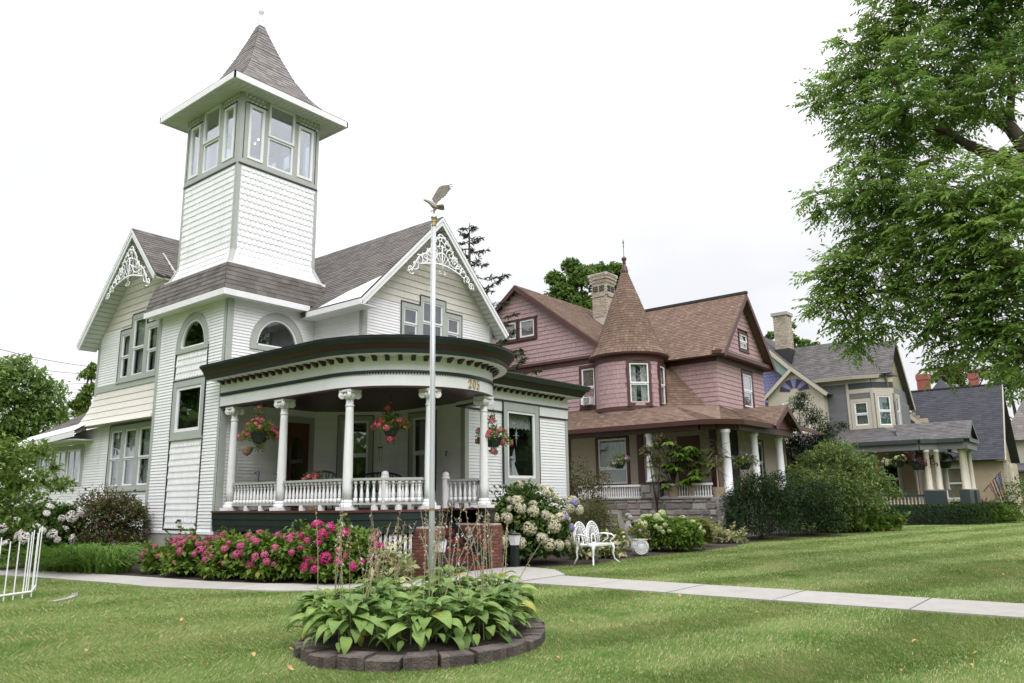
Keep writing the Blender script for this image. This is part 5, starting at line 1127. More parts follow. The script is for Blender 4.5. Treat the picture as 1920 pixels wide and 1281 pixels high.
# porch of the third house
E3 = [(43.75, 15, 4.2), (43.75, 8.6, 4.2), (44.1, 7.9, 4.2)]; I3 = [(47, 15, 5.2), (47, 10.8, 5.2), (47.6, 10.2, 5.2)]
rs = MB(); bs = MB()
for k in range(2): add_roof([E3[k], E3[k+1], I3[k+1], I3[k]], .3, .16)
add_roof([(44.15, 9.5, 4.2), (44.15, 6.3, 4.2), (45.75, 6.3, 5.2), (45.75, 10, 5.2)], .3, .16); add_roof([(47.35, 6.3, 4.2), (47.35, 10, 4.2), (45.75, 10, 5.2), (45.75, 6.3, 5.2)], .3, .16); add_roof([(47, 7.6, 4.2), (52, 7.6, 4.2), (52, 10.3, 5.1), (47, 10.3, 5.1)], .3, .16)
ho = part(bs, 'porch_roof', 'roofdark', H3); part(rs, 'roof_shingles', 'roofdark', ho, stuff=True)
for e in (44.15, 47.35): part(rake(YW(6.3), 45.75, 5.18, e, 4.2, -.02, .03, .17), 'bargeboard', 'dark_teal', H3)
b = MB(); wpoly(b, YW(6.45), [(44.3, 4.2), (47.2, 4.2), (45.75, 5.05)], -.05, 0); part(b, 'gable_wall', 'dark_teal', H3)
for q in (((43.8, 15), (43.8, 8.5)), ((43.8, 8.5), (44.3, 7.75)), ((44.3, 7.75), (44.3, 6.5)), ((44.3, 6.5), (47.2, 6.5)), ((47.2, 7.7), (52, 7.7))):
    A, B = Vector((*q[0], 0)), Vector((*q[1], 0)); t = (B-A).normalized(); n = Vector((t.y, -t.x, 0))*.1
    for z0, z1, nm, g in ((3.68, 4.02, 'porch_beam', 1.0), (4.021, 4.22, 'gutter', 2.4)):
        b = MB(); m_ = n*g; b.hexa([A+m_+Vector((0, 0, z0)), B+m_+Vector((0, 0, z0)), B-m_+Vector((0, 0, z0)), A-m_+Vector((0, 0, z0)), A+m_+Vector((0, 0, z1)), B+m_+Vector((0, 0, z1)), B-m_+Vector((0, 0, z1)), A-m_+Vector((0, 0, z1))]); part(b, nm, 'slate_paint' if z0 < 4 else 'dark_teal', H3)
for x, y in ((44.0, 8.25), (44.25, 7.85), (44.5, 6.75), (45.15, 6.75), (46.6, 6.75), (47.0, 8.0), (45.2, 8.6)): round_col(H3, x, y, 1.66, 3.68, .15, 'creamtrim')
b = MB(); b.box(44.15, 6.55, 0, 45.4, 7.0, 1.64); b.box(43.8, 7.6, 0, 44.4, 8.5, 1.64); b.box(46.2, 6.55, 0, 47.2, 7.0, 1.64); part(b, 'porch_pier', 'dark_teal', H3)
b = MB(); b.box(43.95, 7.2, 0, 52, 15, .8); part(b, 'porch_base', 'dark_teal', H3)
wp(H3, 'hand_rail', 'dark_teal', XW(43.95), 8.5, 13, 1.36, 1.46, -.06, .06); wp(H3, 'bottom_rail', 'dark_teal', XW(43.95), 8.5, 13, .84, .92, -.05, .05)
b_ = MB(); b_.lathe((0, 0, 0), [(.045, 0), (.05, .1), (.03, .14), (.05, .22), (.03, .34), (.045, .4), (.045, .46)], 6); bm3 = mesh_of(b_, 'baluster', 'creamtrim', True)
for y in np.arange(8.62, 12, .17): inst(bm3, 'baluster', H3, (43.95, y, .91))
pt = Pieces(H3, 'porch_clapboard', 'tansiding', 'porch_clapboards', 300); boards(pt, XW(46.9), [(9.5, .8), (15, .8), (15, 4.1), (9.5, 4.1)], [(10.1, 1.2, 11.2, 3.4)], .13, .02); boards(pt, YW(9.3), [(46.9, .8), (52, .8), (52, 4.1), (46.9, 4.1)], [(47.4, .9, 48.5, 3.2)], .13, .02); pt.close()
window(H3, XW(46.9), 10.1, 1.3, 11.2, 3.4, cas=.15, casm='creamtrim')
wp(H3, 'door', 'wood_door', YW(9.3), 47.4, 48.5, .85, 3.2, -.06, -.02)
# ------------------------------------------------------------------ fourth house: tan walls, wide navy roof
H4 = thing('tan_house', 'tan clapboard house under a broad steep navy shingle roof', 'house', (60, 9, 0))
rs = MB(); bs = MB()
add_roof([(57.0, 13.5, 3.55), (57.0, 6.3, 3.55), (61.0, 6.3, 8.75), (61.0, 12.6, 8.75)], .34, .17); add_roof([(65, 6.3, 3.55), (65, 13.5, 3.55), (61, 12.6, 8.75), (61, 6.3, 8.75)], .34, .17)
add_roof([(57.3, 10.85, 6.0), (62, 10.85, 6.0), (62, 13.0, 8.2), (57.3, 13.0, 8.2)], .34, .17)
ho = part(bs, 'roof', 'navyroof', H4); part(rs, 'roof_shingles', 'navyroof', ho, stuff=True)
b = MB(); b.box(60.9, 6.3, 8.7, 61.1, 12.6, 8.8); part(b, 'ridge_cap', 'iron', H4)
pt = Pieces(H4, 'clapboard', 'tansiding', 'clapboards', 300); w4 = XW(57.6); boards(pt, w4, [(6.4, .3), (13, .3), (13, 3.5), (6.4, 3.5)], [(8.3, 1.0, 10.0, 3.3)], .13, .02)
w4g = XW(58.0); boards(pt, w4g, [(10.3, 4.5), (15.5, 4.5), (15.5, 6.5), (10.5, 6.5)], [(12.15, 5.4, 13.2, 6.9)], .16, .02); pt.close()
ot = Pieces(H4, 'gable_shingle', 'olivetan', 'gable_shingles', 300); rect_shingles(ot, w4g, [(10.9, 6.5), (15.5, 6.5), (15.5, 7.5), (12.0, 7.5)], [(12.15, 5.4, 13.2, 6.95)], .22, .2, .34); ot.close()
window(H4, w4, 8.3, 1.0, 10.0, 3.3, cas=.16, casm='creamtrim'); window(H4, w4g, 12.2, 5.4, 13.15, 6.75, cas=.18, casm='creamtrim', mid=False)
wp(H4, 'corner_board', 'creamtrim', w4, 6.3, 6.5, .3, 3.5, -.02, .04)
b = MB(); b.box(57.7, 6.4, 0, 64, 13, 3.4); b.box(58.1, 10.6, 3, 62, 16, 6.2); part(b, 'wall', 'tansiding', H4)
b = MB(); wpoly(b, YW(6.8), [(57.3, 3.5), (64.7, 3.5), (61, 8.4)], -.06, 0); part(b, 'gable_wall', 'olivetan', H4)
part(rake(YW(6.3), 61, 8.72, 57.0, 3.5, -.03, .04, .3), 'bargeboard', 'creamtrim', H4)
part(rake(XW(57.3), 12.3, 7.72, 10.7, 6.0, -.02, .06, .2), 'bargeboard', 'creamtrim', H4)
b = MB(); wbox(b, XW(57.25), 12.2, 15.5, 7.72, 7.8, -.02, .04); wbox(b, XW(57.25), 12.0, 15.5, 7.46, 7.54, -.02, .04)
for y in np.arange(12.2, 15.5, .28): wbox(b, XW(57.25), y, y+.1, 7.54, 7.72, -.02, .03)
b.tube([(57.25, 12.3, 7.4), (57.25, 11.3, 6.9)], .06); b.tube([(57.25, 11.9, 7.6), (57.25, 11.7, 7.0)], .05); part(b, 'gable_bracket_frieze', 'creamtrim', H4)
bay = YW(6.2); wp(H4, 'bay_wall', 'creamtrim', bay, 57.9, 59.6, .3, 3.3, -.3, 0); window(H4, bay, 58.2, 1.3, 59.2, 3.1, cas=.14, casm='creamtrim')
b = MB(); b.box(60.2, 12.7, 7.5, 61.1, 13.6, 9.6); hc = part(b, 'chimney', 'stonewall', H4); b = MB()
for x, y in ((60.3, 12.8), (61, 12.8), (60.3, 13.5), (61, 13.5)): b.box(x-.03, y-.03, 9.6, x+.03, y+.03, 9.95)
b.box(60.2, 12.7, 9.95, 61.1, 13.6, 10.02); part(b, 'chimney_hood', 'iron', hc)
# ------------------------------------------------------------------ roofs further along
H5 = thing('red_chimney_house', 'dark roofed house with two red brick chimneys and a turret beyond the navy roof', 'house', (80, 13, 0))
b = MB(); b.box(76, 9, 0, 92, 20, 8.5); part(b, 'wall', 'tansiding', H5)
rs = MB(); bs = MB(); add_roof([(75.5, 20.5, 8.4), (75.5, 8.5, 8.4), (80, 11, 10.6), (80, 18, 10.6)], .5, .3); add_roof([(75.5, 8.5, 8.4), (92, 8.5, 8.4), (88, 11, 10.6), (80, 11, 10.6)], .5, .3); ho = part(bs, 'roof', 'navyroof', H5); part(rs, 'roof_shingles', 'navyroof', ho, stuff=True)
def red_chimney(px0, px1, ytop, d, zb):
    A, B = at(px0, ytop, d), at(px1, ytop, d); c = (A+B)/2; r = (B-A).length/2*.8; b = MB(); b.box(c.x-r, c.y-r, zb, c.x+r, c.y+r, c.z); o = part(b, 'chimney', 'redbrick', H5)
    b = MB(); b.box(c.x-r*1.1, c.y-r*1.1, c.z-.5, c.x+r*1.1, c.y+r*1.1, c.z-.12); b.box(c.x-r*1.05, c.y-r*1.05, c.z-.12, c.x+r*1.05, c.y+r*1.05, c.z+.02); part(b, 'chimney_cap', 'redbrick', o)
    b = MB(); b.box(c.x-r*.5, c.y-r-.03, c.z-1.6, c.x+r*.5, c.y-r-.001, c.z-.7); b.box(c.x-r-.03, c.y-r*.5, c.z-1.6, c.x-r-.001, c.y+r*.5, c.z-.7); part(b, 'chimney_panel', 'redbrick', o)
red_chimney(1716, 1744, 703, 78, 8); red_chimney(1813, 1835, 701, 78, 7)
c = at(1763, 711, 82); b = MB(); b.lathe((c.x, c.y, 0), [(2.1, c.z-2.4), (.05, c.z), (.02, c.z+.4)], 8); part(b, 'turret_roof', 'navyroof', H5); b = MB(); b.lathe((c.x, c.y, 0), [(1.9, 3), (1.9, c.z-2.4)], 8); part(b, 'turret_wall', 'tansiding', H5)
H6 = thing('brown_roof_house', 'house with a purplish brown roof at the right edge past the navy roof', 'house', (80, 1, 0))
A = at(1897, 752, 76); rs = MB(); bs = MB(); add_roof([(73.5, 8.2, 5.6), (73.5, 1.5, 5.6), (77, 2.3, A.z+.2), (77, 6.6, A.z+.2)], .5, .3); ho = part(bs, 'roof', 'roofgrey', H6); part(rs, 'roof_shingles', 'roofgrey', ho, stuff=True)
b = MB(); b.box(74, 1.8, 0, 82, 7.5, 5.6); part(b, 'wall', 'creamtrim', H6)
window(H6, XW(74), 4.2, 3.9, 5.3, 5.4, cas=.14, casm='white'); window(H6, XW(74), 5.6, 3.9, 6.7, 5.4, cas=.14, casm='white')
b = MB(); b.hexa([(70.5, 7.5, 3.0), (70.5, 1, 3.0), (74, 1, 3.0), (74, 7.5, 3.0), (70.5, 7.5, 3.15), (70.5, 1, 3.15), (74, 1, 3.8), (74, 7.5, 3.8)]); part(b, 'porch_roof', 'navyroof', H6)
for y in (1.5, 3.5, 5.5, 7.2): round_col(H6, 71, y, .3, 3.0, .15, 'creamtrim')
# flag on the tan house
FL = thing('house_flag', 'striped flag with blue canton hanging from a slanted staff by tan wall', 'flag', (56.6, 7.3, 0))
p0 = Vector((57.55, 7.75, 1.6)); p1 = at(1877, 884, 57.0); b = MB(); b.tube([p0, p1], .025, 6); part(b, 'flag_staff', 'iron', FL)
dirs = (p0-p1).normalized(); W_, Hh = 1.25, 2.0
def fp(u, v):     # u along the staff, v down the cloth
    return p1+dirs*(.08+u*W_*(1-.35*v))+Vector((-.05-.08*math.sin(3*u+4*v), -.55*v*.45, -Hh*v*(1-.12*u)))+Vector((.05*math.sin(9*u), .05*math.sin(9*u+2*v), 0))
for k in range(13):
    b = MB(); n = 9; v0 = .42 if k < 7 else 0.0
    for i in range(n+1):
        v = v0+(1-v0)*i/n; b.v += [tuple(fp(k/13, v)), tuple(fp((k+1)/13, v))]
    b.f += [(2*i, 2*i+1, 2*i+3, 2*i+2) for i in range(n)]; part(b, 'stripe', 'flagcloth_red' if k % 2 == 0 else 'flagcloth_white', FL)
b = MB(); n = 6
for i in range(n+1):
    for j in range(n+1): b.v.append(tuple(fp(7/13*j/n, .42*i/n)))
b.f += [(i*(n+1)+j, i*(n+1)+j+1, (i+1)*(n+1)+j+1, (i+1)*(n+1)+j) for i in range(n) for j in range(n)]; ca = part(b, 'canton', 'flagcloth_blue', FL)
b = MB()
for i in range(5):
    for j in range(6):
        c = fp(7/13*(i+.7)/5.5, .42*(j+.6)/6.2)+Vector((-.02, -.02, 0)); b.poly([c+Vector((0, .03*math.cos(a), .03*math.sin(a))) for a in [R_(90+72*q) for q in range(5)]])
part(b, 'stars', 'flagcloth_white', ca, stuff=True)
# ------------------------------------------------------------------ flagpole with eagle
BC, BA, BB, BT = (6.2, 6.2), 1.5, 1.25, R_(10)
def bed_xy(t, k=1.0): return (BC[0]+k*(BA*math.cos(t)*math.cos(BT)-BB*math.sin(t)*math.sin(BT)), BC[1]+k*(BA*math.cos(t)*math.sin(BT)+BB*math.sin(t)*math.cos(BT)))
FPX, FPY = 6.56, 6.50; fd = math.hypot(FPX, FPY); ztop = at(815, 412, fd).z
FP = thing('flagpole', 'tall white metal flagpole topped by a ball and bronze eagle in the hosta bed', 'flagpole', (FPX, FPY, 0))
b = MB(); b.lathe((FPX, FPY, 0), [(.034, -.05), (.034, 1.62), (.031, 1.64), (.031, 3.0), (.028, 3.02), (.027, ztop-.08)], 14); part(b, 'pole', 'pole', FP, smooth=True)
b = MB(); b.lathe((FPX, FPY, 1.38), [(.036, 0), (.036, .035)], 14); b.tube([(FPX-.08*CR.x, FPY-.08*CR.y, 1.4), (FPX, FPY, 1.4)], .012); part(b, 'cleat', 'brass', FP)
b = MB(); b.lathe((FPX, FPY, ztop-.085), [(.033, 0), (.033, .02), (.029, .025), (.029, .05), (.034, .055), (.034, .07)], 12); part(b, 'collar', 'brass', FP)
b = MB(); b.sphere((FPX, FPY, ztop+.03), .042, 16, 10); part(b, 'ball', 'chrome_ball', FP, smooth=True)
b = MB(); pts = [(FPX-.04*CR.x-.01, FPY-.04*CR.y-.02, z) for z in np.linspace(1.4, ztop-.06, 12)]; b.tube(pts, .004, 5); part(b, 'halyard', 'white', FP)
eb = Vector((FPX, FPY, ztop+.072)); RR, UU = Vector((CR.x, CR.y, 0)).normalized(), Vector((0, 0, 1)); DD = RR.cross(UU)*-1   # DD points away from camera
if DD.dot(CF) < 0: DD = -DD
def ez(zx, zy, dep=0.0): k = .0066/12.81; return eb+RR*((zx-205)*k)+UU*((950-zy)*k)+DD*dep
b = MB()
b.tube([ez(-70, 575), ez(-45, 570), ez(-10, 580), ez(50, 605), ez(110, 640), ez(170, 690), ez(215, 740), ez(255, 775), ez(300, 770), ez(360, 770)], [.002, .010, .019, .021, .026, .036, .038, .033, .02, .008], 10, flat=1.0)
b.tube([ez(215, 740), ez(225, 820), ez(205, 870), ez(205, 955)], [.03, .022, .012, .005], 8); b.tube([ez(205, 860), ez(150, 855), ez(105, 880)], [.008, .006, .003], 6); b.tube([ez(205, 865, -.02), ez(160, 880, -.02), ez(140, 910, -.02)], [.008, .006, .003], 6)
b.prism([ez(280, 740, -.03), ez(430, 735, -.05), ez(462, 770, -.05), ez(455, 800, .05), ez(400, 815, .05), ez(290, 800, .03)], DD*.008+UU*.012)
lead = [(150, 560), (230, 420), (330, 272), (430, 232), (580, 222)]
trail = [(585, 300), (560, 350), (520, 410), (480, 465), (430, 500), (350, 560), (270, 645), (215, 690)]
ft = []
for (x, y) in trail[:-1]: ft += [(x, y), (x+26, y+6), (x+2, y+24)]
wing_pts = lead+ft+[trail[-1]]
def wing_pt(x, y, side): t = (950-y-260)/480; return ez(x, y, -.05*max(0, t)) if side == 0 else ez(205-(x-205)*.12-40, 950-(950-y)*.78-30, .06+.30*max(0, t))
for side in (0, 1):
    b.prism([wing_pt(x, y, side) for x, y in wing_pts], DD*.008+RR*.004)
    for fx, fy, gx, gy in ((560, 230, 740, 182), (570, 275, 722, 250), (570, 305, 680, 292), (560, 320, 650, 342)): b.tube([wing_pt(fx, fy, side), wing_pt((fx+gx)/2, (fy+gy)/2+4, side), wing_pt(gx, gy, side)], [.010, .009, .002], 6, flat=.4)
part(b, 'eagle_finial', 'bronze', FP, label='bronze eagle with raised wings on top of the flagpole')
# ------------------------------------------------------------------ ring of wall blocks
RB = thing('block_edging', 'low oval ring of dark weathered wall blocks around the hostas', 'garden edging', (BC[0], BC[1], 0))
n = 24
for k in range(n):
    t0, t1 = 2*math.pi*k/n+.012, 2*math.pi*(k+1)/n-.012; h = .115+random.uniform(-.016, .012); tl = random.uniform(-.012, .012); b = MB(); m = 4; O = []; I = []
    rk = random.uniform(.97, 1.012)
    for i in range(m+1): t = t0+(t1-t0)*i/m; O.append(bed_xy(t, rk+random.uniform(-.006, .006))); I.append(bed_xy(t, rk-.16))
    for i in range(m):
        z0, z1 = h+tl*(i/m-.5), h+tl*((i+1)/m-.5); c = .012
        o1, o2, i1, i2 = O[i], O[i+1], I[i], I[i+1]; s1, s2 = (o1[0]+(i1[0]-o1[0])*.07, o1[1]+(i1[1]-o1[1])*.07), (o2[0]+(i2[0]-o2[0])*.07, o2[1]+(i2[1]-o2[1])*.07)
        b.hexa([(*i1, -.02), (*o1, -.02), (*o2, -.02), (*i2, -.02), (*i1, z0-c), (*o1, z0-c), (*o2, z1-c), (*i2, z1-c)]); b.hexa([(*i1, z0-c+.0005), (*o1, z0-c+.0005), (*o2, z1-c+.0005), (*i2, z1-c+.0005), (*i1, z0), (*s1, z0), (*s2, z1), (*i2, z1)])
    part(b, 'wall_block', 'block', RB)
b = MB(); b.prism([(*bed_xy(2*math.pi*k/30, .88), 0) for k in range(30)], (0, 0, .1)); tag(part(b, 'bed_soil', 'soil', None), 'dark soil inside the block ring', 'soil', kind='structure')
# ------------------------------------------------------------------ white cast-iron bench
BN = thing('garden_bench', 'white cast iron bench with fan pattern back by the cream hydrangea', 'bench', (15.72, 10.18, 0))
o = Vector((15.72, 10.18, 0))
def L(x, y, z): return o+Vector((x, y, z))
b = MB()
b.prism([L(-.52, -.2, .42), L(-.48, -.24, .42), L(.48, -.24, .42), L(.52, -.2, .42), L(.46, .2, .42), L(-.46, .2, .42)], (0, 0, .03))
b.tube([L(-.5, -.22, .42), L(.5, -.22, .42)], .022, 6)
part(b, 'seat', 'metal_white', BN)
for s in (-1, 1):
    b = MB(); cx0 = .27*s
    def A(t, rx, rz, z0=.66): return L(cx0+rx*math.cos(t), .21+.1*(z0+rz*math.sin(t)-.45), z0+rz*math.sin(t))
    b.tube([L(cx0-.26, .21, .45)]+[A(t, .26, .29) for t in np.linspace(math.pi, 0, 17)]+[L(cx0+.26, .21, .45)], .018, 6)
    b.tube([L(cx0-.19, .21, .45)]+[A(t, .19, .2) for t in np.linspace(math.pi, 0, 15)]+[L(cx0+.19, .21, .45)], .012, 5)
    b.tube([A(t, .07, .06, .6) for t in np.linspace(math.pi, 0, 9)]+[L(cx0+.1, .21, .46), L(cx0-.1, .21, .46), A(math.pi, .07, .06, .6)], .02, 5)
    for t in np.linspace(math.pi*1.12, -math.pi*.12, 11): b.tube([A(t, .06, .05, .6), A(t, .19, .2, .66)], [.008, .014], 5, flat=.5)
    for t in np.linspace(math.pi*1.0, 0, 12): b.tube([A(t, .19, .2), A(t+.06, .225, .245), A(t, .255, .285)], .009, 5); 
    for t in np.linspace(math.pi*.97, .03*math.pi, 12): c = A(t, .225, .245); b.sphere(c, .018, 6, 4)
    part(b, 'backrest', 'metal_white', BN, smooth=True)
    b = MB(); b.tube([L(.5*s, .2, .66), L(.54*s, .08, .67), L(.56*s, -.12, .65), L(.55*s, -.2, .60), L(.53*s, -.17, .55), L(.52*s, -.1, .50), L(.5*s, -.16, .44)], [.016, .02, .02, .018, .015, .014, .016], 6); b.tube([L(.54*s, -.02, .66), L(.53*s, -.04, .56), L(.5*s, .06, .5), L(.5*s, .12, .45)], .011, 5); part(b, 'armrest', 'metal_white', BN, smooth=True)
    b = MB(); b.tube([L(.42*s, -.2, .43), L(.45*s, -.24, .34), L(.43*s, -.22, .22), L(.46*s, -.24, .1), L(.54*s, -.29, .02), L(.57*s, -.31, .0)], [.05, .034, .024, .02, .018, .02], 7); b.tube([L(.42*s, -.21, .41), L(.3*s, -.21, .36), L(.25*s, -.21, .40), L(.3*s, -.21, .425)], .016, 5); part(b, 'leg', 'metal_white', BN, smooth=True)
    b = MB(); b.tube([L(.42*s, .18, .43), L(.44*s, .22, .3), L(.43*s, .22, .15), L(.48*s, .28, .0)], [.04, .028, .02, .02], 7); part(b, 'leg', 'metal_white', BN, smooth=True)
# ------------------------------------------------------------------ step lanterns
for x, y, lab in ((11.32, 10.98, 'short green post lantern with white head left of the porch steps'), (13.78, 11.05, 'short green post lantern with white head right of the porch steps')):
    t = thing('post_lantern', lab, 'lantern', (x, y, 0), 'lanterns beside the steps')
    b = MB(); b.box(x-.07, y-.07, 0, x+.07, y+.07, .5); part(b, 'post', 'dgreen', t)
    b = MB(); b.hexa([(x-.07, y-.07, .5), (x+.07, y-.07, .5), (x+.07, y+.07, .5), (x-.07, y+.07, .5), (x-.1, y-.1, .72), (x+.1, y-.1, .72), (x+.1, y+.1, .72), (x-.1, y+.1, .72)]); part(b, 'lamp_glass', 'whitecast', t)
    b = MB(); b.box(x-.115, y-.115, .721, x+.115, y+.115, .745); b.lathe((x, y, .745), [(.1, 0), (.03, .04), (.01, .07)], 4); part(b, 'lamp_cap', 'dgreen', t)
# ------------------------------------------------------------------ stone angel, birdbath, urn
sx, sy = 19.6, 11.55
t = thing('stone_angel', 'weathered grey stone winged figure kneeling behind the flower urn', 'statue', (sx, sy, 0))
b = MB(); V = lambda x, z, y=0.0: Vector((sx, sy, 0))+Vector((RR.x*x, RR.y*x, z))+DD*y
b.tube([V(-.02, 0), V(-.03, .1), V(0, .3), V(-.04, .5), V(-.02, .66), V(0.02, .78), V(.05, .86)], [.17, .19, .17, .13, .12, .08, .05], 12); b.sphere(V(.07, .93), .085, 10, 7, 1, 1, 1.1); b.tube([V(-.06, .97, .03), V(.0, 1.02, .02), V(.08, 1.02)], [.05, .06, .03], 8)
b.tube([V(.02, .72, -.08), V(.14, .6, -.12), V(.28, .68, -.08)], [.05, .04, .03], 8); b.tube([V(.0, .28, -.1), V(.16, .24, -.16), V(.18, .04, -.14)], [.11, .09, .07], 9); part(b, 'figure', 'stone_statue', t, smooth=True)
b = MB(); b.prism([V(-.05, .72, .06), V(-.16, .95, .08), V(-.24, 1.12, .1), V(-.27, .98, .1), V(-.25, .75, .09), V(-.2, .58, .08), V(-.12, .5, .07)], DD*.05); part(b, 'wing', 'stone_statue', t)
t = thing('birdbath', 'grey stone birdbath with scalloped rim beside the stone angel', 'birdbath', (20.25, 11.45, 0))
b = MB(); b.lathe((20.25, 11.45, 0), [(.2, 0), (.2, .06), (.1, .12), (.08, .4), (.12, .62), (.1, .66)], 14); part(b, 'pedestal', 'stone_statue', t, smooth=True)
b = MB(); b.lathe((20.25, 11.45, 0), [(.1, .66), (.3, .72), (.4, .8), (.38, .81), (.25, .76), (.02, .74)], 24)
for k in range(20): a = 2*math.pi*k/20; b.sphere((20.25+.4*math.cos(a), 11.45+.4*math.sin(a), .8), .06, 7, 5)
part(b, 'bowl', 'stone_statue', t, smooth=True)
ux, uy = 18.35, 10.48
t = thing('flower_urn', 'round white relief urn with yellow and orange flowers at the lawn edge', 'planter', (ux, uy, 0))
b = MB(); b.lathe((ux, uy, 0), [(.14, 0), (.17, .03), (.21, .1), (.24, .2), (.23, .3), (.19, .37), (.2, .4), (.22, .42), (.19, .43), (.17, .38)], 22); part(b, 'pot', 'whitecast', t, smooth=True)
q = Vector((ux, uy, .22))-DD*.215; b = MB()
for rr, w_ in ((.17, .014), (.125, .012), (.07, .012)): b.tube([q+RR*rr*math.cos(a)+UU*rr*math.sin(a) for a in np.linspace(0, 2*math.pi, 25)], w_, 6)
for a in np.linspace(0, 2*math.pi, 13)[:-1]: b.tube([q+RR*.07*math.cos(a)+UU*.07*math.sin(a), q+RR*.165*math.cos(a)+UU*.165*math.sin(a)], .011, 5)
b.prism([q+DD*.012+RR*.17*math.cos(a)+UU*.17*math.sin(a) for a in np.linspace(0, 2*math.pi, 24)[:-1]], DD*.05); part(b, 'medallion', 'whitecast', t)
URN = t
# ------------------------------------------------------------------ white metal arbor at the left
AB = thing('garden_arbor', 'white metal rod arbor with climbing stems at the left edge', 'arbor', (4.9, 14.3, 0))
a0, a1 = gnd(-70, 1140), gnd(58, 1121); dv = (a1-a0); nb = 7
for k in range(nb+1):
    p = a0+dv*(k/nb); b = MB(); b.tube([p+Vector((0, 0, -.02)), p+Vector((.01, .01, 1.0+.08*math.sin(k)))], .010, 6); part(b, 'upright_rod', 'metal_white', AB)
for k, (px, hh) in enumerate(((47, 1.75), (51, 1.8), (61, 1.85), (66, 1.9))):
    p = gnd(px, 1114-2*k); b = MB(); b.tube([p+Vector((0, 0, -.02)), p+Vector((.02, .03, hh*.6))], .010, 6); part(b, 'upright_rod', 'metal_white', AB)
for z in (.1,): b = MB(); b.tube([a0+Vector((0, 0, z)), a1+Vector((0, 0, z))], .016, 6); part(b, 'cross_rod', 'metal_white', AB)
b = MB(); p = gnd(66, 1108); b.tube([a1+Vector((0, 0, .1)), p+Vector((0, 0, .1))], .014, 6); part(b, 'cross_rod', 'metal_white', AB)
c0 = gnd(-60, 1130)
for k in range(2, 5):
    t0, t1 = R_(268+k*16), R_(268+k*16+14.5); R0 = 1.55
    b = MB(); b.prism([(c0.x+q*math.cos(t), c0.y+q*math.sin(t), -.02) for q, t in ((R0, t0), (R0, t1), (R0-.1, t1), (R0-.1, t0))], (0, 0, .05)); part(b, 'edging_stone', 'stonewall', AB)
# ------------------------------------------------------------------ power lines
for i, (ax, ay, bx, by, dd) in enumerate(((-40, 640, 200, 693, 42), (-40, 668, 190, 705, 44), (-40, 702, 150, 722, 46), (-40, 716, 140, 738, 46), (-40, 752, 130, 764, 47), (-40, 832, 75, 846, 40))):
    A, B = at(ax, ay, dd), at(bx, by, dd+9); t = (B-A); A = A-t*.5; B = B+t*.25; b = MB(); n = 14
    b.tube([A.lerp(B, k/n)+Vector((0, 0, -.5*math.sin(math.pi*k/n)+.3)) for k in range(n+1)], .016, 5)
    tag(part(b, 'power_line', 'iron', None), ('topmost', 'second', 'third', 'fourth', 'fifth', 'lowest')[i]+' of the sagging overhead wires left of the white house', 'wire', 'overhead wires')
# ------------------------------------------------------------------ things in the wing window and on the porch
t = thing('window_angel', 'pale praying angel figure standing in the wing window', 'figurine', (16.85, 13.5, 2.1))
b = MB(); b.tube([(16.80, 13.52, 2.1), (16.80, 13.52, 2.25), (16.78, 13.52, 2.42), (16.77, 13.51, 2.56)], [.2, .14, .09, .04], 10); b.sphere((16.75, 13.5, 2.62), .065, 9, 6); b.tube([(16.78, 13.5, 2.5), (16.68, 13.46, 2.42), (16.66, 13.45, 2.52)], .03, 6); b.prism([(16.84, 13.54, 2.35), (16.98, 13.54, 2.55), (16.94, 13.54, 2.9), (16.82, 13.54, 2.6)], (0, .03, 0)); b.box(16.58, 13.42, 2.06, 17.3, 13.62, 2.1); part(b, 'figure', 'whitecast', t, smooth=False)
t = thing('window_star', 'white starburst ornament hanging in the wing window', 'ornament', (16.85, 13.4, 3.2))
b = MB()
for k in range(8): a = k*math.pi/4; r = .3 if k % 2 == 0 else .16; b.tube([(16.85, 13.4, 3.25), (16.85+r*.55*math.cos(a), 13.4, 3.25+r*math.sin(a))], [.02, .002], 5)
b.tube([(16.85, 13.4, 3.25), (16.85, 13.4, 3.84)], .003, 4); part(b, 'rays', 'whitecast', t)
def porch_chair(x, y, rz, w, lab, back='greenmetal', frame_m='maroon'):
    t = thing('porch_chair', lab, 'chair', (x, y, 1.325), 'seats on the porch'); t.rotation_euler = (0, 0, rz)
    def lp(mb, nm, m):
        o_ = bpy.data.objects.new(nm, mesh_of(mb, nm, m, True)); COL.objects.link(o_); o_.parent = t
    b = MB(); b.box(-w/2, -.23, .40, w/2, .22, .44); lp(b, 'seat', back)
    for sx_ in (-1, 1):
        for sy_ in (-1, 1): b = MB(); b.tube([(sx_*w*.46, sy_*.2, 0), (sx_*w*.46, sy_*.2, .42)], .02, 6); lp(b, 'leg', frame_m)
        b = MB(); b.tube([(sx_*w*.48, .22, .64), (sx_*w*.5, -.1, .64), (sx_*w*.5, -.2, .6), (sx_*w*.48, -.2, .42)], .02, 6); lp(b, 'armrest', frame_m)
    b = MB(); b.tube([(-w/2, .22, .42), (-w/2, .28, .72)]+[(w/2*math.cos(a), .3, .74+.16*math.sin(a)) for a in np.linspace(math.pi, 0, 11)]+[(w/2, .28, .72), (w/2, .22, .42)], .024, 6); lp(b, 'back_frame', frame_m)
    b = MB(); n_ = int(w/.08)
    for k in range(1, n_):
        u = -w/2+w*k/n_; h = .74+.15*math.sqrt(max(0, 1-(2*u/w)**2)); b.tube([(u, .22, .44), (u+.05*math.sin(k*2.1), .26, .6), (u, .3, h)], .014, 5)
    lp(b, 'back_lattice', back)
porch_chair(11.45, 15.1, R_(-60), .62, 'green lattice chair with arched back behind the porch rail by the door'); porch_chair(13.35, 15.15, R_(-50), 1.15, 'dark framed settee with green pattern behind the curved porch rail')
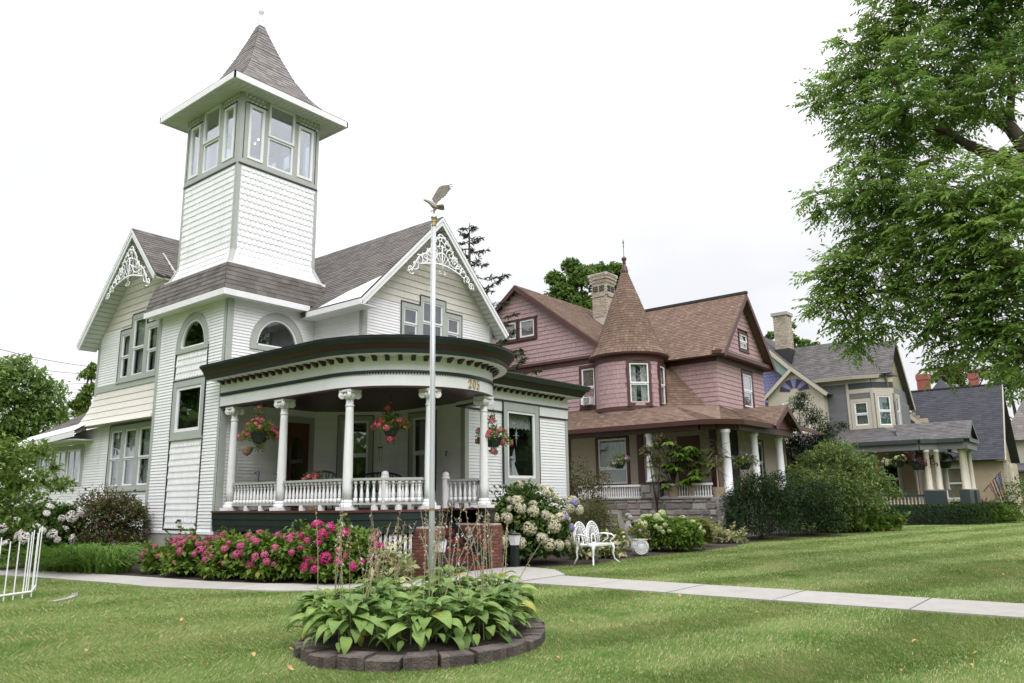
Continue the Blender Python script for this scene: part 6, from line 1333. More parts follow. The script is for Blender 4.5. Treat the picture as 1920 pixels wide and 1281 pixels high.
for x, y, h, lab in ((10.85, 16.55, .3, 'grey goose shaped planter on a stool at the left end of the porch'), (11.05, 16.0, .18, 'smaller grey goose planter on a stool left of the door')):
    t = thing('goose_planter', lab, 'planter', (x, y, 1.325), 'goose planters on the porch'); z = 1.325+.35
    b = MB(); b.lathe((x, y, 1.322), [(.16, 0), (.05, .04), (.05, .3), (.18, .33), (.18, .35)], 10); part(b, 'stool', 'greenmetal', t)
    b = MB(); b.tube([V_ for V_ in (Vector((x, y, z+.02)), Vector((x, y, z+.12)), Vector((x, y, z+.26)), Vector((x-.02, y, z+.32)))], [.1, .2, .17, .12], 12); b.tube([Vector((x, y, z+.2))-RR*.1, Vector((x, y, z+.36))-RR*.1, Vector((x, y, z+.46+h*.3))-RR*.08, Vector((x, y, z+.47+h*.3))-RR*.14, Vector((x, y, z+.44+h*.3))-RR*.2], [.07, .045, .04, .035, .008], 8); b.tube([Vector((x, y, z+.2))+RR*.12, Vector((x, y, z+.34))+RR*.22], [.09, .02], 8); part(b, 'goose_body', 'verdigris', t, smooth=True)
p = at(463, 846, 19.8); t = thing('wall_planter', 'pale cone shaped wall planter under the left hanging basket', 'planter', (p.x, p.y, p.z)); b = MB(); b.lathe((p.x, p.y, p.z), [(.02, -.12), (.1, -.05), (.15, .05), (.16, .1), (.12, .1)], 12); part(b, 'cone', 'terracotta', t)
t = thing('wind_chime', 'small dark wind chime hanging in the porch beside the pink basket', 'wind chime', (12.9, 14.6, 3.2)); b = MB(); b.tube([(12.9, 14.6, 3.95), (12.9, 14.6, 2.85)], .004, 4); b.lathe((12.9, 14.6, 2.8), [(.07, 0), (.07, .03)], 8); part(b, 'hanger', 'iron', t)
for k in range(5): a = k*1.257; b = MB(); b.tube([(12.9+.05*math.cos(a), 14.6+.05*math.sin(a), 2.8), (12.9+.05*math.cos(a), 14.6+.05*math.sin(a), 2.5-.04*k)], .01, 6); part(b, 'chime_tube', 'bronze', t)
# ------------------------------------------------------------------ foliage
leafmat('hyd_leaf', (.075, .150, .024), (.165, .255, .040), .3, c3=(.24, .22, .04), c3amt=.06)
leafmat('hyd_dark', (.045, .095, .020), (.095, .160, .034), .25, c3=(.14, .17, .05), c3amt=.05)
leafmat('azalea_leaf', (.055, .078, .028), (.120, .130, .048), .25, c3=(.16, .055, .045), c3amt=.16)
leafmat('olive_leaf', (.060, .075, .022), (.125, .130, .045), .3, c3=(.17, .10, .06), c3amt=.08)
leafmat('yew_leaf', (.012, .032, .012), (.042, .080, .024), .15, c3=(.08, .085, .02), c3amt=.06)
leafmat('maple_leaf', (.060, .125, .034), (.215, .285, .085), .35, c3=(.25, .18, .05), c3amt=.05)
leafmat('lime_leaf', (.065, .135, .018), (.150, .240, .035), .35)
leafmat('hedge_leaf', (.018, .042, .012), (.045, .085, .018), .2)
leafmat('bgtree_leaf', (.100, .185, .045), (.215, .310, .085), .42, big=.6, bigscale=.4)
leafmat('walnut_leaf', (.098, .200, .046), (.310, .450, .110), .57, big=.6, bigscale=.5, c3=(.16, .20, .03), c3amt=.07)
leafmat('tree_leaf', (.065, .130, .032), (.165, .255, .060), .42, big=.6, bigscale=.4)
leafmat('yellowgreen_leaf', (.075, .145, .03), (.20, .28, .06), .35)
leafmat('needle', (.018, .036, .014), (.050, .075, .028), .2, big=.4, bigscale=.8, c3=(.10, .07, .03), c3amt=.08)
leafmat('hosta_leaf', (.070, .165, .040), (.330, .475, .120), .35, rough=.42, big=.35, bigscale=2.0, c3=(.46, .44, .08), c3amt=.02, spec=.4, vein=True)
leafmat('varieg', (.30, .31, .14), (.12, .19, .05), .25, c3=(.55, .52, .30), c3amt=.35)
leafmat('fern', (.12, .17, .03), (.26, .28, .06), .4); leafmat('lily_leaf', (.07, .16, .025), (.17, .27, .05), .35)
leafmat('pink_petal', (.55, .05, .19), (.62, .17, .31), .25, big=.2, bigscale=6, c3=(.45, .22, .25), c3amt=.18)
leafmat('magenta_petal', (.54, .025, .17), (.64, .08, .28), .25, big=.3); leafmat('coral_petal', (.68, .09, .17), (.74, .22, .30), .25)
leafmat('cream_petal', (.56, .55, .37), (.70, .67, .50), .25, big=.3, bigscale=4, c3=(.50, .44, .36), c3amt=.12)
leafmat('white_petal', (.66, .65, .62), (.75, .74, .72), .25, c3=(.6, .5, .45), c3amt=.15); leafmat('lime_petal', (.55, .64, .30), (.72, .76, .48), .25)
leafmat('blue_petal', (.28, .26, .60), (.45, .40, .70), .25); leafmat('lilac_petal', (.45, .22, .48), (.60, .38, .62), .25); leafmat('yellow_petal', (.55, .42, .05), (.60, .25, .05), .25); leafmat('burg_leaf', (.05, .012, .018), (.12, .03, .04), .2)
leafmat('scape', (.30, .30, .16), (.42, .39, .25), .2); leafmat('scape_flower', (.50, .42, .45), (.58, .55, .52), .25, c3=(.36, .24, .14), c3amt=.45)
leafmat('dead_leaf', (.42, .22, .10), (.52, .38, .16), .2)
mat('bark', (.075, .058, .045), .95, .25, 6, .9, 20, stretch=(3, 3, .6)); mat('twig', (.07, .05, .035), .9, .2, 10)
def unit(a): return a/np.maximum(1e-9, np.linalg.norm(a, axis=1, keepdims=True))
def rand_dir(n): return unit(RNG.normal(size=(n, 3)))
def leaves(pos, d, size, wr=.5, fold=.18, up=None):
    """folded diamond leaves: one quad each. pos (n,3) base points, d (n,3) direction, size (n,)"""
    n = len(pos); d = unit(d); r = RNG.normal(size=(n, 3)) if up is None else up+RNG.normal(size=(n, 3))*.35
    s = unit(np.cross(d, r)); nn = np.cross(s, d); L_ = size[:, None]; w = L_*wr*.5
    mid = pos+d*L_*.45; V = np.empty((n, 4, 3)); V[:, 0] = pos; V[:, 1] = mid+s*w+nn*L_*fold*.4; V[:, 2] = pos+d*L_-nn*L_*fold*.5; V[:, 3] = mid-s*w+nn*L_*fold*.4
    return V.reshape(-1, 3), np.arange(4*n).reshape(n, 4)
def cat(lst):
    V = []; F = []; o = 0
    for v, f in lst: V.append(v); F.append(f+o); o += len(v)
    return np.concatenate(V), np.concatenate(F)
def lump_points(n, lumps, shell=.35, flat=0.0):
    """points through the outer shell of overlapping lumps; returns points and outward directions"""
    A = np.array(lumps, float); w = (A[:, 3]*A[:, 4]+A[:, 4]*A[:, 5]+A[:, 3]*A[:, 5]); w /= w.sum(); idx = RNG.choice(len(A), n, p=w); D = rand_dir(n); D[:, 2] = np.where(D[:, 2] < -.55, -D[:, 2], D[:, 2])
    rr = 1-shell*RNG.random(n)**1.3; bump = 1+.13*np.sin(D[:, 0]*9+idx*1.7)*np.cos(D[:, 1]*8+idx)+.07*RNG.normal(size=n)
    P = A[idx, :3]+D*A[idx, 3:6]*(rr*bump)[:, None]; return P, D
def bush_lumps(x, y, r, h, k=9, sq=1.0):
    o = [(x, y, h*.48, r*.72, r*.72*sq, h*.48)]
    for i in range(8): a = i*.785; o.append((x+r*.55*math.cos(a), y+r*.55*sq*math.sin(a), h*.2, r*.36, r*.36, h*.24))
    for i in range(k):
        a = 2*math.pi*i/k+random.uniform(-.3, .3); q = random.uniform(.3, .68); zz = random.uniform(.3, .74)*h; rr = random.uniform(.28, .42)*r
        o.append((x+q*r*math.cos(a), y+q*r*sq*math.sin(a), zz, rr, rr, rr*random.uniform(.75, 1.0)))
    return o
def stems(mb, x, y, z0, lumps, n, r=.012):
    for i in range(n):
        l_ = random.choice(lumps); a = random.random()*6.28; p = Vector((x+.12*math.cos(a), y+.12*math.sin(a), z0-.03)); q = Vector(l_[:3]); m = p.lerp(q, .5)+Vector((random.uniform(-.08, .08), random.uniform(-.08, .08), .1)); mb.tube([p, m, q], [r, r*.8, r*.45], 5)
def shrub(name, label, x, y, r, h, m, n, size, wr=.55, k=9, cat_='shrub', group=None, shell=.4, lumps=None, droop=.15, stem=10, sq=1.0, fold=.18, zbase=0.0):
    t = thing(name, label, cat_, (x, y, zbase), group); lm = lumps or bush_lumps(x, y, r, h, k, sq); P, D = lump_points(n, lm, shell); ok = P[:, 2] > zbase+.03; P, D = P[ok], D[ok]; n_ = len(P)
    d = D*.8+rand_dir(n_)*.75+np.array([0, 0, -droop]); sz = size*RNG.uniform(.6, 1.25, n_); np_part('foliage', *leaves(P-unit(d)*sz[:, None]*.5, d, sz, wr, fold, up=np.array([0, 0, 1.0])), m, t)
    b = MB(); stems(b, x, y, zbase, lm, stem); SP_ = []; SD_ = []
    for i in range(int(10+r*10)):       # stray shoots break the outline
        l_ = random.choice(lm); a = random.random()*6.28; zz = random.uniform(.25, 1); q = math.sqrt(1-zz*zz); dv = Vector((q*math.cos(a), q*math.sin(a), zz)); p0 = Vector(l_[:3])+Vector((dv.x*l_[3], dv.y*l_[4], dv.z*l_[5]))*.8; le = h*random.uniform(.08, .2)+size; p1 = p0+dv*le+Vector((0, 0, le*.35))
        b.tube([p0, p0.lerp(p1, .6)+Vector((0, 0, .02)), p1], [.006, .004, .002], 4)
        for k_ in range(9): c = p0.lerp(p1, .25+.75*k_/8); SP_.append(tuple(c)); SD_.append(tuple(dv*.6+Vector((random.gauss(0, .7), random.gauss(0, .7), random.gauss(0, .4)))))
    np_part('stray_shoots', *leaves(np.array(SP_), np.array(SD_), size*RNG.uniform(.5, 1.0, len(SP_)), wr, fold), m, t)
    part(b, 'stems', 'twig', t, stuff=True); return t, lm
HEADS = {}
def head_mesh(m, r, n=170, fl=.30, dome=-.45, key=None):
    k = (m, round(r, 3), dome, key)
    if k in HEADS: return HEADS[k]
    D = rand_dir(n*2); D = D[D[:, 2] > dome][:n]; P = D*r*(RNG.uniform(.86, 1.0, len(D)))[:, None]; up = unit(np.cross(D, RNG.normal(size=D.shape))); v1 = leaves(P-up*r*fl*.5, up+D*.15, np.full(len(D), r*fl*1.1), .95, .1, up=D); up2 = np.cross(D, up); v2 = leaves(P-up2*r*fl*.5, up2+D*.15, np.full(len(D), r*fl*1.1), .95, .1, up=D)
    HEADS[k] = np_mesh('flower_head', *cat([v1, v2]), m); return HEADS[k]
def heads(root, lumps, n, m, r, toward=None, zmin=.25, sq=.8, out=.98, name='flower_head', hi=.0):
    """mop-head flowers sitting on the outside of the shrub, mostly where light reaches"""
    c = 0; me = [head_mesh(m, r, key=i) for i in range(3)]; placed = []; tries = 0; A = [l_ for l_ in lumps]
    while c < n and tries < n*60:
        tries += 1; l_ = random.choice(A); a = random.random()*6.283; z = random.uniform(-.25+hi, 1); q = math.sqrt(1-z*z); D = Vector((q*math.cos(a), q*math.sin(a), z)); p = Vector(l_[:3])+Vector((D.x*l_[3], D.y*l_[4], D.z*l_[5]))*out
        if p.z < zmin: continue
        if any(sum(((p[i]-k_[i])/(k_[i+3]*.93))**2 for i in range(3)) < 1 for k_ in A if k_ is not l_): continue
        if toward and D.dot(toward) < -.15: continue
        if any((p-o_).length < r*1.5 for o_ in placed): continue
        placed.append(p); s_ = random.uniform(.5, 1.25); o = inst(random.choice(me), name, root, p, random.random()*6.28, (s_, s_, s_*sq)); o.rotation_euler = (D.to_track_quat('Z', 'Y').to_euler() if D.z < .95 else (0, 0, 0)); c += 1
TOCAM = Vector((-.75, -.65, .15)).normalized()
# pink hydrangeas along the porch
for i, (x, y, r, h, n, fl, lab) in enumerate(((8.85, 17.1, .55, .62, 1500, 12, 'small leftmost hydrangea with few pink heads beside the day lilies'), (8.98, 15.95, .82, .80, 3000, 30, 'pink hydrangea second from the left in front of the porch'), (9.15, 14.65, .88, .86, 3200, 26, 'leafy pink hydrangea in the middle of the porch bed'), (9.35, 13.35, .85, .90, 3200, 28, 'pink hydrangea second from right before the white lattice'), (9.75, 12.05, .92, 1.12, 3600, 34, 'tallest rightmost hydrangea with large hot pink heads'))):
    t, lm = shrub('pink_hydrangea', lab, x, y, r, h, 'hyd_leaf', n, .13, .62, group='pink hydrangeas along the porch', k=11)
    heads(t, lm, int(fl*1.0), 'magenta_petal' if i == 4 else 'pink_petal', .095 if i == 4 else .08, TOCAM, .3)
    if i == 4: heads(t, lm, 4, 'lilac_petal', .07, TOCAM, .85)
# variegated hostas by the steps and by the bench
for x, y, r, h, lab in ((10.15, 11.15, .5, .62, 'cream edged variegated hosta beside the lattice left of the steps'), (17.35, 10.85, .5, .42, 'cream edged variegated hosta between bench and urn'), (16.7, 11.15, .45, .4, 'cream edged variegated hosta behind the bench legs')):
    shrub('variegated_hosta', lab, x, y, r, h, 'varieg', 420, .2, .5, 6, 'plant', 'variegated hostas', shell=.7, droop=.3)
# day lilies
def blades(name, label, x, y, r, h, n, m, w=.018, group=None, lean=1.0):
    t = thing(name, label, 'plant', (x, y, 0), group); seg = 6; a = RNG.random(n)*6.283; q = np.sqrt(RNG.random(n))*r*.45; bx, by = x+q*np.cos(a), y+q*np.sin(a); ln = h*RNG.uniform(.5, 1.4, n); sp = r*RNG.uniform(.3, 1.1, n)*lean; a2 = a+RNG.normal(size=n)*.5
    V = np.empty((n, seg+1, 2, 3)); sx_, sy_ = -np.sin(a2), np.cos(a2)
    for i in range(seg+1):
        u = i/seg; hz = ln*(np.sin(u*2.2)/np.sin(1.57))*.92; out_ = sp*u**1.6; ww = w*(1-u**2.2)+.001; cx_, cy_ = bx+np.cos(a2)*out_, by+np.sin(a2)*out_
        V[:, i, 0] = np.stack([cx_-sx_*ww, cy_-sy_*ww, hz], 1); V[:, i, 1] = np.stack([cx_+sx_*ww, cy_+sy_*ww, hz+.004], 1)
    base = np.arange(n)[:, None]*(seg+1)*2; F = np.concatenate([base+np.array([[2*i, 2*i+1, 2*i+3, 2*i+2]]) for i in range(seg)]); np_part('blades', V.reshape(-1, 3), F, m, t); return t
for k, (x, y, lab) in enumerate(((8.2, 18.4, 'strappy green day lily clump nearest the pink hydrangeas'), (8.05, 19.3, 'strappy green day lily clump between the other two'), (7.75, 20.2, 'strappy green day lily clump nearest the white hydrangea'))): blades('day_lily', lab, x, y, 1.15, .5, 300, 'lily_leaf', .013, 'day lilies by the walk')
# shrubs along the left side of the house
shrub('azalea_shrub', 'reddish green azalea shrub under the side windows of the white house', 9.25, 21.2, 1.35, 2.05, 'azalea_leaf', 15000, .095, .5, 12, shell=.5)
t, lm = shrub('white_hydrangea', 'hydrangea with flat white flower heads beside the azalea', 7.75, 21.6, 1.2, 1.75, 'hyd_dark', 5200, .13, .55, 10); heads(t, lm, 40, 'white_petal', .12, TOCAM, .5, .45)
shrub('lilac_shrub', 'tall light green shrub behind the white hydrangea by the lean-to', 8.3, 25.2, 1.5, 2.6, 'lime_leaf', 6000, .12, .5, 11, shell=.5)
# small tree over the arbor
def small_tree(name, label, x, y, h, crown, m, n, size, seed=1, cat_='tree', tr=.07, wr=.5, shell=.7, group=None, limbs=9, droop=.15):
    random.seed(seed); t = thing(name, label, cat_, (x, y, 0), group); b = MB(); top = Vector((x+random.uniform(-.2, .2), y, h*.62)); b.tube([(x, y, -.05), (x+.05, y, h*.3), top], [tr, tr*.8, tr*.5], 9)
    for i in range(limbs):
        c = Vector(random.choice(crown)[:3]); s_ = Vector((x+.05, y, h*random.uniform(.25, .6))); b.tube([s_, s_.lerp(c, .5)+Vector((0, 0, .1*h*.2)), c], [tr*.5, tr*.32, tr*.12], 6)
    part(b, 'trunk', 'bark', t, smooth=True); P, D = lump_points(n, crown, shell); d = D*.5+rand_dir(len(P))*.8+np.array([0, 0, -droop]); sz = size*RNG.uniform(.6, 1.25, len(P)); np_part('crown', *leaves(P-unit(d)*sz[:, None]*.5, d, sz, wr, .2, up=np.array([0, 0, 1.0])), m, t); return t
def lumps_at(lst, dist):   # crown lumps given by where they show: (px, py, radius in px, depth offset)
    o = []
    for px, py, pr_, dz in lst: p = at(px, py, dist+dz); k = pr_*(dist+dz)/1433*1.02; o.append((p.x, p.y, p.z, k, k, k*.85))
    return o
p = gnd(18, 1082)
small_tree('small_garden_tree', 'small loose branched tree with yellowish green leaves over the arbor', p.x-.6, p.y+.6, 2.6, lumps_at([(20, 855, 34, 0), (72, 850, 28, 1), (112, 915, 22, 1), (30, 915, 36, 0), (75, 905, 26, .5), (-30, 880, 60, 0), (5, 970, 30, 0), (45, 985, 18, .4), (-50, 960, 60, 0), (100, 880, 16, 1)], 17.5), 'yellowgreen_leaf', 4200, .12, 3, tr=.045, shell=.95)
# cream hydrangea right of the steps
t, lm = shrub('cream_hydrangea', 'big hydrangea with faded cream heads between porch steps and bench', 14.95, 11.6, 1.22, 1.95, 'hyd_dark', 7000, .15, .62, 12, shell=.4); heads(t, lm, 62, 'cream_petal', .14, TOCAM, .45, .8); heads(t, lm, 5, 'blue_petal', .09, TOCAM, .8)
lm2 = [(15.9, 11.0, 1.25, .3, .3, .25)]; heads(t, lm2, 7, 'cream_petal', .1, TOCAM, .8); heads(t, lm2, 4, 'blue_petal', .085, TOCAM, 1.1)
shrub('dark_azalea', 'dense dark azalea shrub at the corner of the white wing', 20.2, 13.6, 1.25, 2.75, 'azalea_leaf', 8000, .085, .5, 11)
shrub('olive_shrub', 'low twiggy olive green shrub behind the white bench', 18.3, 12.2, 1.15, 1.55, 'olive_leaf', 7500, .065, .45, 11)
# ferns
def fern(x, y, h, n, lab):
    t = thing('fern', lab, 'fern', (x, y, 0), 'ferns below the stone porch'); lst = []
    for i in range(n):
        a = random.random()*6.28; r = h*random.uniform(.35, .8); hh = h*random.uniform(.8, 1.15); u = np.linspace(.12, 1, 16); px_ = x+r*math.cos(a)*u**1.4; py_ = y+r*math.sin(a)*u**1.4; pz_ = hh*np.sin(u*2.0)/np.sin(1.57); P = np.stack([px_, py_, pz_], 1); s = np.array([-math.sin(a), math.cos(a), 0])
        for sg in (-1, 1): lst.append(leaves(P, np.tile(s*sg, (16, 1))+np.array([math.cos(a)*.4, math.sin(a)*.4, -.15]), .27*h*(1-u*.85)+.03, .42, .05, up=np.array([0, 0, 1.0])))
    np_part('fronds', *cat(lst), 'fern', t)
for i, (px, d_, h) in enumerate(((1172, 23.5, 1.25), (1205, 23.8, 1.1), (1240, 24.0, 1.0), (1272, 24.5, 1.25), (1300, 24.8, 1.2), (1325, 25, 1.15), (1150, 22.5, .9))): p = at(px, 980, d_); fern(p.x, p.y, h*.66, 26, ('tall yellowish fern left of the birdbath', 'fern just right of the birdbath', 'short fern behind the pale green hydrangea', 'tall fern in the middle of the stone wall', 'fern between the tall fern and the yew', 'fern touching the dark yew', 'low fern behind the urn flowers')[i])
t, lm = shrub('lime_hydrangea', 'bright green hydrangea with round pale lime heads right of the urn', 20.45, 10.65, 1.1, .98, 'lime_leaf', 5500, .12, .6, 12); heads(t, lm, 28, 'lime_petal', .085, TOCAM, .45)
p = at(1237, 965, 22); heads(t, [(p.x, p.y, p.z-.1, .2, .2, .2), (p.x-.35, p.y+.35, p.z-.4, .2, .2, .2)], 4, 'lime_petal', .12, TOCAM, .4)
shrub('ground_cover_plant', 'low pale green leafy plant between lime hydrangea and yew', 24.5, 10.75, .75, .45, 'varieg', 500, .16, .5, 7, 'plant', shell=.6)
# urn planting
Pn, Dn = lump_points(420, [(ux, uy, .58, .26, .26, .22)], .6); np_part('foliage', *leaves(Pn, Dn+rand_dir(len(Pn))*.6, RNG.uniform(.05, .1, len(Pn)), .4), 'yellowgreen_leaf', URN)
for m_, n_ in (('yellow_petal', 12), ('lilac_petal', 7), ('coral_petal', 4)): heads(URN, [(ux, uy, .58, .27, .27, .24), (ux+.15, uy-.12, .42, .12, .12, .15)], n_, m_, .035, None, .4, .6, name='flower')
# yews and their neighbours before the pink house
shrub('yew_bush', 'broad dark green yew before the columns of the pink house', 27.1, 10.55, 1.75, 2.45, 'yew_leaf', 15000, .12, .26, 16, shell=.4, sq=.8, stem=14, group='dark yews')
shrub('yew_bush', 'second dark yew partly under the pale maple', 30.3, 9.9, 1.6, 2.15, 'yew_leaf', 13000, .12, .26, 15, shell=.4, group='dark yews')
small_tree('japanese_maple', 'wide pale green maple bush right of the yews', 33.8, 9.9, 3.0, lumps_at([(1570, 860, 38, 0), (1530, 875, 34, 0), (1490, 900, 30, -.5), (1610, 885, 40, 0), (1650, 915, 30, .5), (1550, 920, 48, -.8), (1600, 935, 46, -.8), (1510, 935, 40, -1), (1640, 945, 24, 0), (1575, 965, 40, -.8), (1680, 930, 14, .5), (1545, 845, 18, .5)], 35.4), 'maple_leaf', 12000, .17, 5, tr=.08, wr=.38, shell=.75, droop=.35)
small_tree('dark_hemlock', 'dark layered conifer between pink house and the sunburst gable', 37.0, 12.6, 5.2, lumps_at([(1500, 765, 26, 0), (1475, 800, 24, 0), (1525, 790, 28, 0), (1550, 815, 26, 0), (1490, 835, 30, 0), (1580, 800, 12, 0), (1535, 840, 34, 0), (1465, 845, 18, 0), (1495, 870, 30, 0), (1560, 850, 24, 0), (1505, 745, 14, 0)], 39.0), 'needle', 9000, .19, 6, wr=.22, shell=.85, tr=.09)
for k in range(9):
    p = gnd(1565+k*15, 1001-k*.6); shrub('border_hosta', ('leftmost leafy hosta of the border under the maple', 'second hosta of the border under the maple', 'third hosta of the border under the maple', 'fourth hosta of the border under the maple', 'middle hosta of the border under the maple', 'sixth hosta from the left in the border', 'seventh hosta from the left in the border', 'next to last hosta of the border by the lawn', 'rightmost hosta of the border by the lawn')[k], p.x+.5, p.y+.4, .55, .62, 'lime_leaf' if k % 2 else 'hyd_leaf', 260, .24, .5, 6, 'plant', 'border hostas under the maple', shell=.7, droop=.3)
# clipped hedge
HG = thing('clipped_hedge', 'long clipped dark hedge in front of the lilac house porch', 'hedge', (43, 8, 0)); A, B = Vector((42.0, 11.0, 0)), Vector((43.6, 6.4, 0)); lst = []
n = 15000; tt = RNG.random(n); C2 = Vector((49.5, 5.6, 0)); side_ = RNG.random(n) < .5
base = np.where(side_[:, None], np.array(A)[None]*(1-tt[:, None])+np.array(B)[None]*tt[:, None], np.array(B)[None]*(1-tt[:, None])+np.array(C2)[None]*tt[:, None]); off = RNG.uniform(-.45, .45, (n, 2)); z = RNG.uniform(.03, .93, n); face = RNG.integers(0, 3, n); z = np.where(face == 0, .88+RNG.uniform(-.05, .06, n), z); off = np.where((face > 0)[:, None], unit(off)*.45*RNG.uniform(.9, 1.05, (n, 1)), off)
P = base.copy(); P[:, 0] += off[:, 0]; P[:, 1] += off[:, 1]; P[:, 2] = z; np_part('foliage', *leaves(P, rand_dir(n)+np.array([0, 0, .4]), RNG.uniform(.05, .12, n), .5), 'hedge_leaf', HG)
b = MB(); stems(b, 42.5, 9.5, 0, [(42.3+.28*k, 10.4-.55*k, .5, 1, 1, 1) for k in range(8)], 16); part(b, 'stems', 'twig', HG, stuff=True)
for px, py, d_, r, h, m_, lab in ((1850, 950, 50, .9, 1.1, 'burg_leaf', 'dark burgundy shrub below the flag'), (1880, 965, 47, 1.2, .9, 'lime_leaf', 'low light green shrub right of the hedge end'), (1912, 925, 50, 1.5, 2.4, 'hyd_dark', 'round dark green shrub at the right edge below the far houses'), (1795, 935, 46, .8, 1.2, 'hyd_dark', 'small green shrub against the dark porch pier'), (1835, 965, 46, .9, .7, 'hyd_leaf', 'low leafy shrub between hedge and burgundy shrub')):
    p = at(px, py, d_); shrub('far_shrub', lab, p.x, p.y, r, h, m_, 2200, .13, .5, 9)
# ------------------------------------------------------------------ hanging baskets
def basket(label, p, r, m, n, group, leaf='hyd_leaf', trail=True, chain=.7, fr=.055, spread=1.45):
    t = thing('hanging_basket', label, 'flower basket', p, group); b = MB(); b.lathe((p.x, p.y, p.z), [(r*.45, -r*.75), (r*.75, -r*.1), (r*.8, 0), (r*.7, 0)], 12); part(b, 'pot', 'basket', t)
    b = MB()
    for k in range(3): a = k*2.09; b.tube([(p.x+r*.78*math.cos(a), p.y+r*.78*math.sin(a), p.z), (p.x, p.y, p.z+chain)], .005, 4)
    part(b, 'chain', 'iron', t)
    lm = [(p.x, p.y, p.z+r*.35, r, r, r*.75)]+[(p.x+r*spread*.75*math.cos(a), p.y+r*spread*.75*math.sin(a), p.z+r*random.uniform(-.45, .5), r*.5, r*.5, r*.42) for a in np.arange(0, 6.28, .9)]
    if trail: lm += [(p.x-RR.x*.05, p.y-RR.y*.05, p.z+r*1.5, r*.25, r*.25, r*.55), (p.x, p.y, p.z-r*1.1, r*.3, r*.3, r*.5)]
    P, D = lump_points(900, lm, .9); np_part('foliage', *leaves(P, D+rand_dir(len(P))*.7, RNG.uniform(.05, .10, len(P)), .45), leaf, t); heads(t, lm, n, m, fr, None, -9, .55, 1.05, name='flower'); return t
basket('pink flowered hanging basket at the left bay of the white porch', at(487, 812, 18.9), .30, 'coral_petal', 46, 'hanging baskets of the white porch'); basket('pink flowered hanging basket in the middle of the bowed porch', at(733, 800, 16.9), .26, 'coral_petal', 42, 'hanging baskets of the white porch'); basket('pink flowered hanging basket behind the porch column next to the wing window', at(925, 822, 17.9), .27, 'coral_petal', 42, 'hanging baskets of the white porch')
basket('lilac flowered hanging basket in front of the pink house window', at(1161, 868, 31.0), .30, 'lilac_petal', 26, 'hanging baskets of the pink house', fr=.06, chain=1.0, trail=False); basket('lilac flowered hanging basket between the right columns of the pink house', at(1396, 868, 30.5), .34, 'lilac_petal', 28, 'hanging baskets of the pink house', fr=.06, chain=1.0, trail=False)
basket('pale pink hanging basket on the left of the lilac house porch', at(1683, 863, 45.2), .5, 'cream_petal', 30, 'hanging baskets of the lilac house', fr=.09, trail=False); basket('burgundy hanging basket next to the cream columns', at(1722, 866, 45.0), .55, 'burg_leaf', 30, 'hanging baskets of the lilac house', leaf='burg_leaf', fr=.09, trail=False); basket('dark hanging basket between the porch columns of the lilac house', at(1772, 866, 47), .45, 'burg_leaf', 14, 'hanging baskets of the lilac house', leaf='hyd_dark', fr=.09, trail=False)
t = thing('potted_geranium', 'pot of pink flowers on the porch left of the green chair', 'potted plant', (10.95, 14.7, 1.325)); b = MB(); b.lathe((10.95, 14.7, 1.322), [(.12, 0), (.17, .3), (.19, .32), (.16, .32)], 12); part(b, 'pot', 'terracotta', t); lm = [(10.95, 14.7, 1.9, .26, .26, .25), (10.95, 14.7, 1.68, .16, .16, .2)]; P, D = lump_points(380, lm, .7); np_part('foliage', *leaves(P, D+rand_dir(len(P))*.6, RNG.uniform(.05, .09, len(P)), .6), 'hyd_dark', t); heads(t, lm, 16, 'coral_petal', .05, None, 1.5, .6)
# porch plants of the pink house
def whorl(label, px, py, d_, h):
    p = at(px, py, d_); t = thing('umbrella_plant', label, 'plant', (p.x, p.y, 1.48), 'big leaved plants on the pink porch'); b = MB(); b.lathe((p.x, p.y, 1.482), [(.2, 0), (.26, .4), (.28, .42), (.22, .42)], 12); part(b, 'pot', 'terracotta', t); lst = []; b = MB()
    for k in range(30):
        a = random.random()*6.28; z = 1.9+h*random.random(); q = random.uniform(.1, .9); c = np.array([p.x+q*math.cos(a), p.y+q*math.sin(a), z]); b.tube([(p.x, p.y, 1.88), (p.x+.4*q*math.cos(a), p.y+.4*q*math.sin(a), z*.6+1.88*.4), tuple(c)], .014, 5); m_ = 8; aa = np.linspace(0, 6.28, m_+1)[:-1]+random.random(); lst.append(leaves(np.tile(c, (m_, 1)), np.stack([np.cos(aa), np.sin(aa), np.full(m_, -.45)], 1), np.full(m_, .40), .36, .1, up=np.array([0, 0, 1.0])))
    part(b, 'stems', 'twig', t, stuff=True); np_part('whorled_leaves', *cat(lst), 'lime_leaf', t)
whorl('large umbrella plant with whorled leaves behind the white balusters', 1262, 890, 30.2, 1.7); whorl('umbrella plant with whorled leaves next to the strappy plant on the pink porch', 1300, 885, 30.0, 1.5)
p = at(1345, 890, 29.6); t = thing('dracaena', 'strappy dracaena on the pink porch left of the middle column', 'plant', (p.x, p.y, 1.48)); b = MB(); b.lathe((p.x, p.y, 1.482), [(.18, 0), (.24, .36), (.2, .36)], 10); b.tube([(p.x, p.y, 1.8), (p.x, p.y, 3.0)], .03); part(b, 'pot', 'terracotta', t); aa = RNG.random(90)*6.28; P = np.tile(np.array([p.x, p.y, 3.0]), (90, 1))+RNG.normal(size=(90, 3))*np.array([.05, .05, .25]); np_part('strap_leaves', *leaves(P, np.stack([np.cos(aa), np.sin(aa), RNG.uniform(-1.6, .5, 90)], 1), RNG.uniform(.5, .9, 90), .06, .1), 'olive_leaf', t)
small_tree('laceleaf_maple', 'feathery reddish maple around the left column of the pink porch', 26.2, 14.2, 2.6, lumps_at([(1240, 830, 18, 0), (1215, 850, 16, -.3), (1262, 838, 12, 0), (1228, 865, 12, -.3)], 29.8), 'azalea_leaf', 900, .16, 8, tr=.03, wr=.25, shell=.9)
